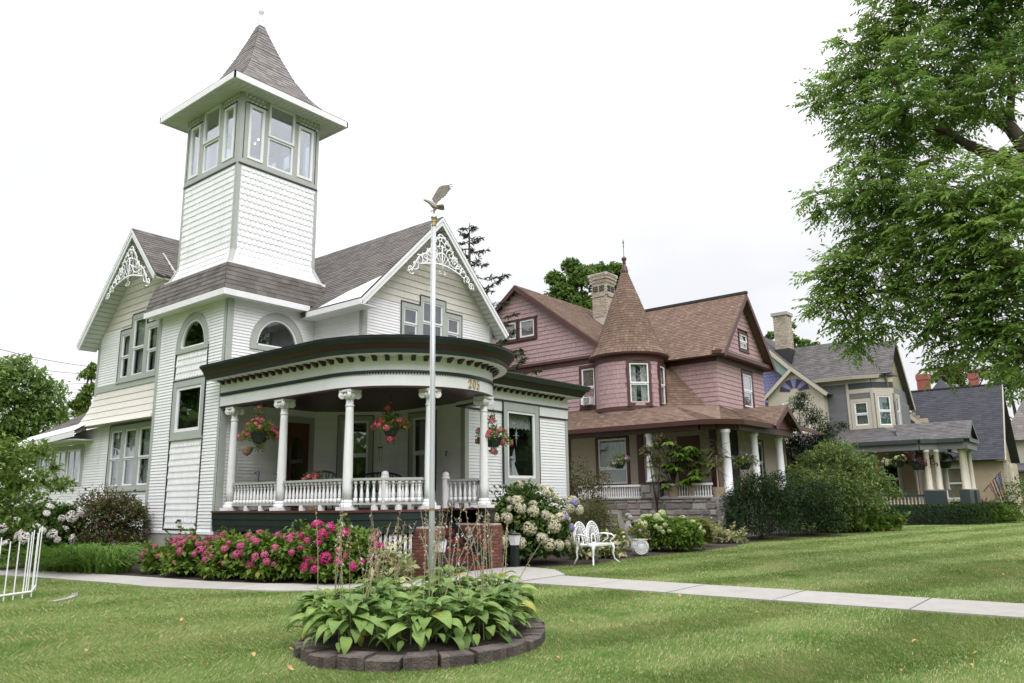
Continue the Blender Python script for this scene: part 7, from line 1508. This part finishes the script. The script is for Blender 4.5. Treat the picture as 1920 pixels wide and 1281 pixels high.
# ------------------------------------------------------------------ hostas of the ring bed, leaf by leaf
def hosta_leaf_mesh(k):
    n = 8; b = MB(); ln = .25; up = (.34, .22, .42, .12)[k]; wd = (.145, .13, .158, .138)[k]; cup = (.35, .2, .28, .4)[k]; dr = (1.3, 1.0, 1.6, .8)[k]
    cols = (-1, -.5, 0, .5, 1)
    for i in range(n+1):
        u = i/n; w = wd*.5*(math.sin(math.pi*min(1, u**.72))**.85 if 0 < u < 1 else 0)+.002; x = ln*u*(1-.1*u*u); z = ln*(up*u-dr*.42*u**2.4)
        for c in cols: b.v.append((x-abs(c)*w*.18*(1 if u < .3 else 0), c*w*(1+.04*math.sin(u*19)), z+cup*abs(c)**1.5*w*.8-.05*w*math.cos(c*7)))
    m = len(cols); b.f = [(i*m+j, i*m+j+1, (i+1)*m+j+1, (i+1)*m+j) for i in range(n) for j in range(m-1)]
    o = len(b.v); b.tube([(-.17, 0, -.12), (-.08, 0, -.035), (.004, 0, 0)], [.008, .006, .004], 4)
    return mesh_of(b, 'leaf', 'hosta_leaf', True)
HL = [hosta_leaf_mesh(k) for k in range(4)]
SEAT = []
def hosta(x, y, R0, h, n, lab):
    t = thing('hosta', lab, 'hosta', (x, y, .1), 'hostas in the block ring'); WO[t] = Vector((x, y, .1))
    for i in range(n):
        u = (i+.5)/n; a = i*2.39996+random.uniform(-.3, .3); rr = R0*(.10+.80*u)*random.uniform(.85, 1.1); z = .1+h*(1.0-.74*u**1.7)*random.uniform(.88, 1.08); s = random.uniform(.5, 1.02)*(.85+.3*math.sin(math.pi*u))
        o = inst(HL[random.randrange(4)], 'leaf', t, (x+rr*math.cos(a), y+rr*math.sin(a), z)); o.rotation_euler = (random.uniform(-.3, .3), -.46+1.05*u+random.uniform(-.2, .2), a+random.uniform(-.35, .35)); o.scale = (s, s*random.uniform(.85, 1.1), s)
    SEAT.append((t, x, y, R0, h))
loc = [(-.98, .05, .40, .42, 'hosta at the left tip of the ring bed'), (-.55, -.50, .40, .40, 'hosta at the front left of the ring bed'), (-.05, -.72, .38, .36, 'front middle hosta of the ring bed with small leaves'), (.45, -.55, .40, .42, 'hosta at the front right of the ring bed'), (.95, -.18, .42, .52, 'hosta at the right tip of the ring bed'), (-.50, .30, .42, .50, 'hosta left of the flagpole'), (.05, -.12, .42, .50, 'hosta just before the flagpole'), (.62, .32, .44, .58, 'tall hosta right of the flagpole'), (.0, .72, .42, .52, 'hosta behind the flagpole'), (-.75, .72, .36, .44, 'hosta at the back left of the ring bed')]
for dx, dy, R0, h, lab in loc: hosta(BC[0]+dx*1.02, BC[1]+dy, R0*1.08, h*.95, 82, lab)
# flower scapes gone to seed
for k in range(60):
    t, x, y, R0, h = SEAT[(k*3) % len(SEAT)] if k > 7 else SEAT[(4, 7, 0, 6, 5, 7, 8, 0)[k]]; a = random.random()*6.28; q = random.uniform(0, R0*.5); p = Vector((x+q*math.cos(a), y+q*math.sin(a), .12)); hh = random.uniform(1.0, 1.42); ln = random.uniform(.02, .2) if k > 17 else random.uniform(.25, .7); aa = a+random.uniform(-.6, .6); dv = Vector((math.cos(aa), math.sin(aa), 0))*ln
    pts = [p+dv*(u**1.5)+Vector((0, 0, hh*u*(1-.05*u*ln)))+Vector((.012*math.sin(5*u+k), .012*math.cos(4*u+k), 0)) for u in np.linspace(0, 1, 9)]; b = MB(); b.tube(pts, [.0058-.0036*i/8 for i in range(9)], 5); sc_ = part(b, 'flower_scape', 'scape', t); pos = []; d = []; sz = []
    for i in range(46):
        u = .52+.48*i/46; f = u*8; j = min(7, int(f)); c = pts[j].lerp(pts[j+1], f-j); an = i*2.4; big = random.random() < (.22 if u > .7 else .06); pos.append(tuple(c)); d.append((math.cos(an), math.sin(an), -1.1 if big else .25)); sz.append(random.uniform(.035, .05) if big else random.uniform(.012, .022))
    np_part('spent_flowers', *leaves(np.array(pos), np.array(d), np.array(sz), .42, .25), 'scape_flower', sc_)
# fallen leaves on the lawn
fl_px = [(206, 1168), (247, 1166), (226, 1174), (340, 1168), (273, 1222), (416, 1202), (412, 1226), (344, 1243), (475, 1237), (384, 1254), (545, 1262), (162, 1229), (590, 1121), (478, 1136), (545, 1225), (1072, 1172), (1045, 1243), (1145, 1183), (1112, 1126), (1275, 1122), (1420, 1156), (1518, 1143), (1434, 1234), (1715, 1211), (1830, 1233), (1822, 1258), (1780, 1269), (1690, 1267), (1250, 1270), (1548, 1070), (1620, 1054), (1882, 1082), (1818, 1104), (1253, 1072), (500, 1275)]
fm = []
for k in range(3):
    b = MB(); n = 6
    for i in range(n+1):
        u = i/n; w = .022*math.sin(math.pi*min(1, max(.02, u**.8))); b.v += [(.09*u-.045, -w, .02*math.sin(u*3+k)+.012), (.09*u-.045, 0, .006+.016*math.sin(u*3+k)), (.09*u-.045, w, .02*math.sin(u*3+k)+.016)]
    b.f = [(3*i+j, 3*i+j+1, 3*i+j+4, 3*i+j+3) for i in range(n) for j in range(2)]; fm.append(mesh_of(b, 'fallen_leaf', 'dead_leaf', True))
ORD = ['first', 'second', 'third', 'fourth', 'fifth', 'sixth', 'seventh', 'eighth', 'ninth', 'tenth', 'eleventh', 'twelfth', 'thirteenth', 'fourteenth', 'fifteenth', 'sixteenth', 'seventeenth', 'eighteenth']
def lawn_zone(q): return 'on the lawn left of the hosta ring' if q[0] < 600 else ('on the near lawn below the concrete walk' if q[1] > 1098+(q[0]-1000)*.075 else 'on the far lawn above the concrete walk')
for z_ in sorted(set(lawn_zone(q) for q in fl_px)):
    for k, q in enumerate(sorted(q for q in fl_px if lawn_zone(q) == z_)):
        p = gnd(*q); o = inst(fm[k % 3], 'fallen_leaf', None, (p.x, p.y, .035), random.random()*6.28, [random.uniform(.55, 1.0)]*3); tag(o, ORD[k]+' dry tan leaf from the left '+z_, 'leaf', 'fallen leaves on the lawn')
# ------------------------------------------------------------------ the big walnut at the right
random.seed(21)
WT = thing('walnut_tree', 'large walnut tree reaching into the picture from the right edge', 'tree', (0, 0, 0)); TD = 15.0
tb_ = gnd(2180, 1075); tb_ = Vector((tb_.x, tb_.y, 0)); k = 15.5/tb_.length; tb_ = tb_*k; WT.location = tb_; WO[WT] = tb_.copy()
clump = []
vis_px = [(1665, 30, 55, 0), (1740, 25, 60, 1), (1830, 20, 60, 0), (1905, 40, 60, 1), (1600, 85, 38, 0), (1645, 120, 55, .5), (1720, 105, 60, -.5), (1800, 110, 60, 1), (1880, 120, 55, 0), (1545, 165, 26, .5), (1530, 195, 16, .5), (1590, 150, 34, 0), (1625, 195, 48, 0), (1700, 190, 58, -.8), (1775, 190, 56, .5), (1850, 180, 45, -.5), (1600, 240, 34, .5), (1650, 260, 52, 0), (1720, 265, 58, .6), (1790, 240, 30, 1), (1600, 305, 30, 0), (1640, 330, 46, -.6), (1700, 340, 55, 0), (1770, 350, 55, -1), (1850, 345, 55, -1.2), (1915, 360, 50, -1), (1535, 365, 20, .3), (1548, 395, 14, .3), (1600, 375, 36, 0), (1650, 400, 52, 0), (1720, 420, 56, -.6), (1800, 420, 60, -1), (1880, 430, 60, -1.2), (1620, 440, 46, .4), (1565, 500, 30, 0), (1535, 525, 18, 0), (1600, 500, 40, 0), (1660, 480, 50, 0), (1720, 490, 50, -.4), (1780, 490, 52, -.8), (1850, 510, 55, -1), (1915, 500, 40, -1.3), (1540, 572, 18, 0), (1580, 560, 32, 0), (1640, 550, 42, 0), (1690, 560, 34, -.3), (1590, 605, 26, 0), (1620, 625, 22, 0), (1670, 600, 22, 0), (1760, 560, 40, -.6), (1810, 560, 44, -.8), (1870, 570, 44, -1), (1760, 620, 24, -.3), (1740, 610, 14, -.2), (1780, 660, 22, -.3), (1810, 610, 26, -.5), (1880, 630, 40, -1), (1905, 680, 34, -1), (1850, 660, 18, -.6), (1930, 600, 60, -1), (1890, 290, 22, 0), (1610, 645, 12, 0), (1770, 690, 12, -.3)]
for px, py, r_, dz in vis_px: p = at(px, py, TD+dz); clump.append((p, r_*(TD+dz)/1433))
for i in range(34):
    a = random.random()*6.28; q = random.uniform(1.5, 5.2); z = random.uniform(5.5, 15.5); p = tb_+Vector((q*math.cos(a), q*math.sin(a), z))
    d = p-Vector((0, 0, CAMZ)); dep = d.dot(CF); X = 960+1433*d.dot(CR)/dep
    if X > 1930: clump.append((p, random.uniform(.6, 1.0)))
for i in range(16):     # above the frame
    p = at(random.uniform(1650, 1950), random.uniform(-220, -40), TD+random.uniform(-1, 1)); clump.append((p, .65))
b = MB(); top = tb_+Vector((.2, .1, 11)); b.tube([tb_+Vector((0, 0, -.1)), tb_+Vector((.05, 0, .5)), tb_+Vector((.1, .05, 4)), tb_+Vector((.1, .1, 7.5)), top, top+Vector((.3, 0, 3))], [.55, .42, .36, .28, .18, .06], 14); part(b, 'trunk', 'bark', WT, smooth=True)
# limbs seen in the picture, then thinner ones to every clump
b = MB()
def limb_px(pts, r0, r1):
    P = [at(x, y, TD+dz) for x, y, dz in pts]; n = len(P); b.tube(P, [r0+(r1-r0)*i/(n-1) for i in range(n)], 8); return P
limbs = [limb_px([(2010, 330, -.4), (1925, 280, 0), (1895, 240, 0), (1855, 215, .2), (1815, 205, .3), (1770, 150, .4)], .16, .04), limb_px([(2080, 420, -.8), (1960, 340, -.3), (1880, 300, -.1), (1820, 275, 0), (1770, 245, .2), (1690, 220, 0)], .17, .03), limb_px([(2080, 600, -.8), (1960, 520, -.6), (1880, 470, -.4), (1800, 430, 0), (1700, 400, 0), (1620, 380, 0)], .18, .03), limb_px([(2080, 680, -.8), (1980, 560, -.8), (1900, 505, -.7), (1850, 470, -.6), (1780, 400, -.6), (1740, 330, -.4)], .2, .04), limb_px([(2060, 780, -1), (1960, 700, -1), (1915, 665, -1), (1890, 640, -.9), (1860, 620, -.7), (1830, 590, -.5)], .09, .02), limb_px([(1900, 505, -.7), (1780, 530, -.4), (1680, 540, -.1), (1580, 560, 0)], .08, .015), limb_px([(1890, 240, 0), (1900, 140, .4), (1870, 60, .6)], .08, .02), limb_px([(1700, 250, 0), (1680, 150, .2), (1690, 60, .3)], .05, .015)]
nodes = [q for P in limbs for q in P]+[tb_+Vector((.1, .1, z)) for z in (5, 6.5, 8, 9.5, 11, 12.5)]
for c, r_ in clump:
    s = min(nodes, key=lambda q: (q-c).length); m = s.lerp(c, .55)+Vector((random.uniform(-.2, .2), random.uniform(-.2, .2), .12)); b.tube([s, m, c], [.032, .02, .009], 6)
    for j in range(4): e = c+Vector([random.gauss(0, 1) for _ in range(3)]).normalized()*r_*.8; b.tube([c, c.lerp(e, .5)+Vector((0, 0, .05)), e], [.009, .007, .004], 5)
part(b, 'limbs', 'bark', WT, smooth=True)
def compound(P, D, L_, pairs=6, ls=.128):
    """pinnate leaves: n rachises, leaflets in pairs"""
    n = len(P); D = unit(D); s = unit(np.cross(D, np.array([0, 0, 1.0])+RNG.normal(size=(n, 3))*.2)); out_ = []
    for j in range(pairs+1):
        u = (j+.6)/(pairs+.6); c = P+D*(L_*u)[:, None]+np.array([0, 0, -1.0])*(L_*.17*u*u)[:, None]
        if j == pairs: out_.append(leaves(c, D+np.array([0, 0, -.5]), np.full(n, ls*.9), .36, .15)); continue
        for sg in (-1, 1): out_.append(leaves(c, s*sg*.9+D*.45+np.array([0, 0, -.35])+RNG.normal(size=(n, 3))*.15, ls*(1.0-.35*abs(u-.5))*RNG.uniform(.85, 1.1, n), .36, .15, up=np.array([0, 0, 1.0])))
    return cat(out_)
P = []; D = []
for c, r_ in clump:
    m = int(16+315*r_**2); d = rand_dir(m); q = np.array(c)+d*(r_*.9*RNG.random((m, 1))**.6); P.append(q); D.append(d*np.array([1, 1, .45])+np.array([0, 0, -.12])+RNG.normal(size=(m, 3))*.25)
P = np.concatenate(P); D = np.concatenate(D); np_part('crown', *compound(P, D, RNG.uniform(.26, .42, len(P))), 'walnut_leaf', WT)
# ------------------------------------------------------------------ trees behind the houses
def back_tree(name, label, lst, dist, m, n, size, wr=.5, base_px=None, group='trees behind the houses', shell=.55, seed=1, squash=.85):
    lm = lumps_at(lst, dist); cx_ = sum(l_[0] for l_ in lm)/len(lm); cy_ = sum(l_[1] for l_ in lm)/len(lm); h = max(l_[2] for l_ in lm); return small_tree(name, label, cx_, cy_, h, lm, m, n, size, seed, tr=.03*h, wr=wr, shell=shell, group=group, limbs=14)
random.seed(5)
back_tree('maple_tree', 'dense green maple rising behind the pink house chimney', [(1090, 525, 34, 0), (1055, 560, 34, 0), (1125, 520, 30, 1), (1040, 525, 20, 0), (1140, 545, 34, 2), (1080, 580, 40, 0), (1030, 580, 26, 0), (1155, 510, 22, 1), (1070, 500, 18, 0), (1120, 600, 40, 0)], 58, 'tree_leaf', 9000, .42, .6, seed=2)
back_tree('background_tree', 'big rounded tree at the left edge behind the overhead wires', [(40, 730, 48, 0), (85, 745, 36, 0), (10, 780, 55, 0), (70, 800, 50, 0), (100, 790, 30, 1), (25, 850, 55, 0), (80, 860, 45, 0), (30, 695, 30, 0), (-40, 740, 60, 0), (-40, 840, 60, 0)], 48, 'bgtree_leaf', 12000, .3, .5, seed=3)
back_tree('yellowish_tree', 'thin yellow green tree just left of the white house corner', [(165, 705, 14, 0), (170, 735, 16, 0), (155, 755, 16, 0), (175, 690, 9, 0), (150, 775, 14, 0), (140, 760, 10, 0)], 44, 'yellowgreen_leaf', 1300, .26, .5, seed=4)
for i, (lst, dist, m_, n_, lab) in enumerate((([(1490, 640, 10, 0), (1510, 648, 12, 0), (1480, 652, 10, 0), (1530, 650, 8, 0), (1500, 660, 14, 0)], 75, 'tree_leaf', 900, 'small green treetop behind the lilac house roof'), ([(1445, 630, 8, 0), (1436, 640, 9, 0), (1484, 612, 8, 0), (1480, 630, 9, 0)], 70, 'yellowgreen_leaf', 350, 'thin treetop around the cream brick chimney'), ([(1660, 685, 14, 0), (1668, 705, 16, 0), (1652, 670, 9, 0), (1672, 725, 14, 0)], 72, 'tree_leaf', 1300, 'dark tree between the slate gable and the stone chimney'), ([(1775, 705, 20, 0), (1800, 700, 22, 0), (1755, 712, 14, 0), (1845, 705, 18, 0), (1790, 725, 24, 0)], 100, 'olive_leaf', 2200, 'hazy olive tree behind the two red chimneys'), ([(1890, 715, 30, 0), (1915, 740, 40, 0), (1865, 735, 20, 0), (1930, 690, 40, 0)], 92, 'tree_leaf', 2400, 'leafy tree above the brown roof at the right edge'))):
    back_tree('background_tree', lab, lst, dist, m_, n_, .45, .55, seed=10+i)
# spruce behind the front gable
SP = thing('spruce_tree', 'ragged spruce top behind the front gable of the white house', 'tree', (0, 0, 0), 'trees behind the houses'); p = at(880, 418, 34); WO[SP] = Vector((p.x, p.y, 0)); SP.location = WO[SP]; b = MB(); b.tube([(p.x, p.y, -.1), (p.x, p.y, p.z*.6), (p.x, p.y, p.z)], [.28, .16, .015], 8); part(b, 'trunk', 'bark', SP); b = MB(); lst = []
random.seed(4)
for i in range(70):
    z = p.z-.15-(i/70)**1.1*(p.z-3.5); L_ = .25+(p.z-z)*.5*random.uniform(.65, 1.25); a = i*2.4+random.uniform(-.4, .4); e = Vector((p.x+L_*math.cos(a), p.y+L_*math.sin(a), z+.05*L_)); m = Vector((p.x+L_*.5*math.cos(a), p.y+L_*.5*math.sin(a), z-.12*L_)); b.tube([(p.x, p.y, z), m, e], [.03, .02, .008], 5)
    n = int(70*L_)+20; u = RNG.random(n)**.7; q = np.array((p.x, p.y, z))*((1-u)**2)[:, None]+2*np.array(m)*(u*(1-u))[:, None]+np.array(e)*(u*u)[:, None]; keepm = np.sin(u*17+i) > -.75; q = q[keepm]; dd = np.tile(np.array((math.cos(a), math.sin(a), .05)), (len(q), 1))*.6+rand_dir(len(q))*np.array([.8, .8, .55])+np.array([0, 0, -.25]); lst.append(leaves(q, dd, RNG.uniform(.14, .3, len(q)), .22, .1))
part(b, 'branches', 'bark', SP); np_part('needles', *cat(lst), 'needle', SP)
# trees across the street, behind the camera: the house windows mirror them
random.seed(9)
for i, (x, y, h, r) in enumerate(((-9, -16, 17, 5.5), (4, -20, 19, 6), (17, -22, 18, 5.8), (31, -23, 19, 6.2), (-20, -3, 17, 5.6), (-22, 13, 18, 6), (46, -22, 18, 6), (-20, 29, 17, 6), (-12, 41, 18, 6), (-3, 50, 18, 6), (60, -20, 18, 6))):
    lm = [(x, y, h*.6, r*.7, r*.7, h*.36)]+[(x+r*.62*math.cos(a), y+r*.62*math.sin(a), h*random.uniform(.3, .82), r*.42, r*.42, r*.36) for a in np.arange(0, 6.28, .5)]
    small_tree('street_tree', ('street tree behind the viewer mirrored in the windows', 'tree across the street facing the porch', 'tree across the street facing the wing', 'tree across the street facing the pink house', 'tree across the side street at the corner', 'tree across the side street facing the tower', 'tree across the street facing the lilac house', 'tree across the side street facing the lean-to', 'tree beyond the side street behind the lean-to', 'farthest tree along the side street', 'farthest tree across the street past the lilac house')[i], x, y, h*.8, lm, 'tree_leaf', 12000, .7, 30+i, tr=.3, wr=.6, group='trees mirrored in the windows')

# far belt of trees beyond the street and side street, seen only as a mass
n = 26000; an_ = R_(100)+RNG.random(n)*R_(245); rr_ = RNG.uniform(58, 74, n); hh_ = (9+4*np.sin(an_*9)+2*np.sin(an_*23))*RNG.random(n)**.8
Pw = np.stack([rr_*np.cos(an_), rr_*np.sin(an_), hh_], 1); FW = np_part('far_woods', *leaves(Pw, rand_dir(n), RNG.uniform(1.2, 2.4, n), .7), 'tree_leaf', None); tag(FW, 'distant belt of trees across the street mirrored in the windows', 'woods', kind='stuff')
# ------------------------------------------------------------------ mown grass blades
leafmat('grass', (.090, .200, .028), (.300, .380, .135), .35, rough=.6, big=.66, bigscale=.9, c3=(.52, .46, .27), c3amt=.15, dry=(.40, .37, .18))
def inpoly(X, Y, poly):
    c = np.zeros(len(X), bool); n = len(poly); j = n-1
    for i in range(n):
        xi, yi = poly[i]; xj, yj = poly[j]; t = ((yi > Y) != (yj > Y)) & (X < (xj-xi)*(Y-yi)/((yj-yi) if abs(yj-yi) > 1e-9 else 1e-9)+xi); c ^= t; j = i
    return c
N = 1150000
d = 4.2*(62/4.2)**(RNG.random(N)**1.0); an = YAW+R_(38)*(2*RNG.random(N)-1)*1.02
X, Y = d*np.cos(an), d*np.sin(an)
walkpoly = [(q.x, q.y) for q in nr]+[(q.x, q.y) for q in fr[::-1]]
ok = ~inpoly(X, Y, walkpoly) & ~((X > 11.36) & (X < 12.76) & (Y < 9.1)) & ~inpoly(X, Y, [(11.38, 9.07), (12.9, 9.07), (13.7, 9.9), (13.9, 10.9), (13.4, 11.2), (11.6, 11.2)]) & ~inpoly(X, Y, BED1) & ~inpoly(X, Y, BED2) & ~inpoly(X, Y, BED3)
ok &= ((X-BC[0])*math.cos(BT)+(Y-BC[1])*math.sin(BT))**2/BA**2+(-(X-BC[0])*math.sin(BT)+(Y-BC[1])*math.cos(BT))**2/BB**2 > 1.0
ok &= ~((X > 10) & (Y > 11.3) & (X < 26)) & ~((X > 26) & (Y > 11.2)); X, Y, d = X[ok], Y[ok], d[ok]; n = len(X)
# mowing passes lay the blades over to one side and then the other
band = np.sin((X*.21+Y*.98)*2*math.pi/2.3+.5*np.sin(X*.9)+.4*np.sin(Y*1.7+X*.6))*.5+.5+RNG.normal(size=n)*.18; lay = np.where(band > .5, 1.0, -1.0)
h = RNG.uniform(.014, .036, n)*(1+.25*np.sin(X*1.3)*np.sin(Y*1.1)); w = .0022+.00042*d; la = RNG.random(n)*6.283; lx = np.cos(la)*.5+lay*1.0; ly = np.sin(la)*.5-lay*.21; a2 = RNG.random(n)*3.14
V = np.empty((n, 3, 3)); V[:, 0] = np.stack([X-np.cos(a2)*w, Y-np.sin(a2)*w, np.zeros(n)], 1); V[:, 1] = np.stack([X+np.cos(a2)*w, Y+np.sin(a2)*w, np.zeros(n)], 1); V[:, 2] = np.stack([X+lx*h*.9, Y+ly*h*.9, h], 1)
G = np_part('lawn_grass', V.reshape(-1, 3), np.arange(3*n).reshape(n, 3), 'grass', None); tag(G, 'short mown grass blades covering the front lawn', 'grass', kind='stuff')
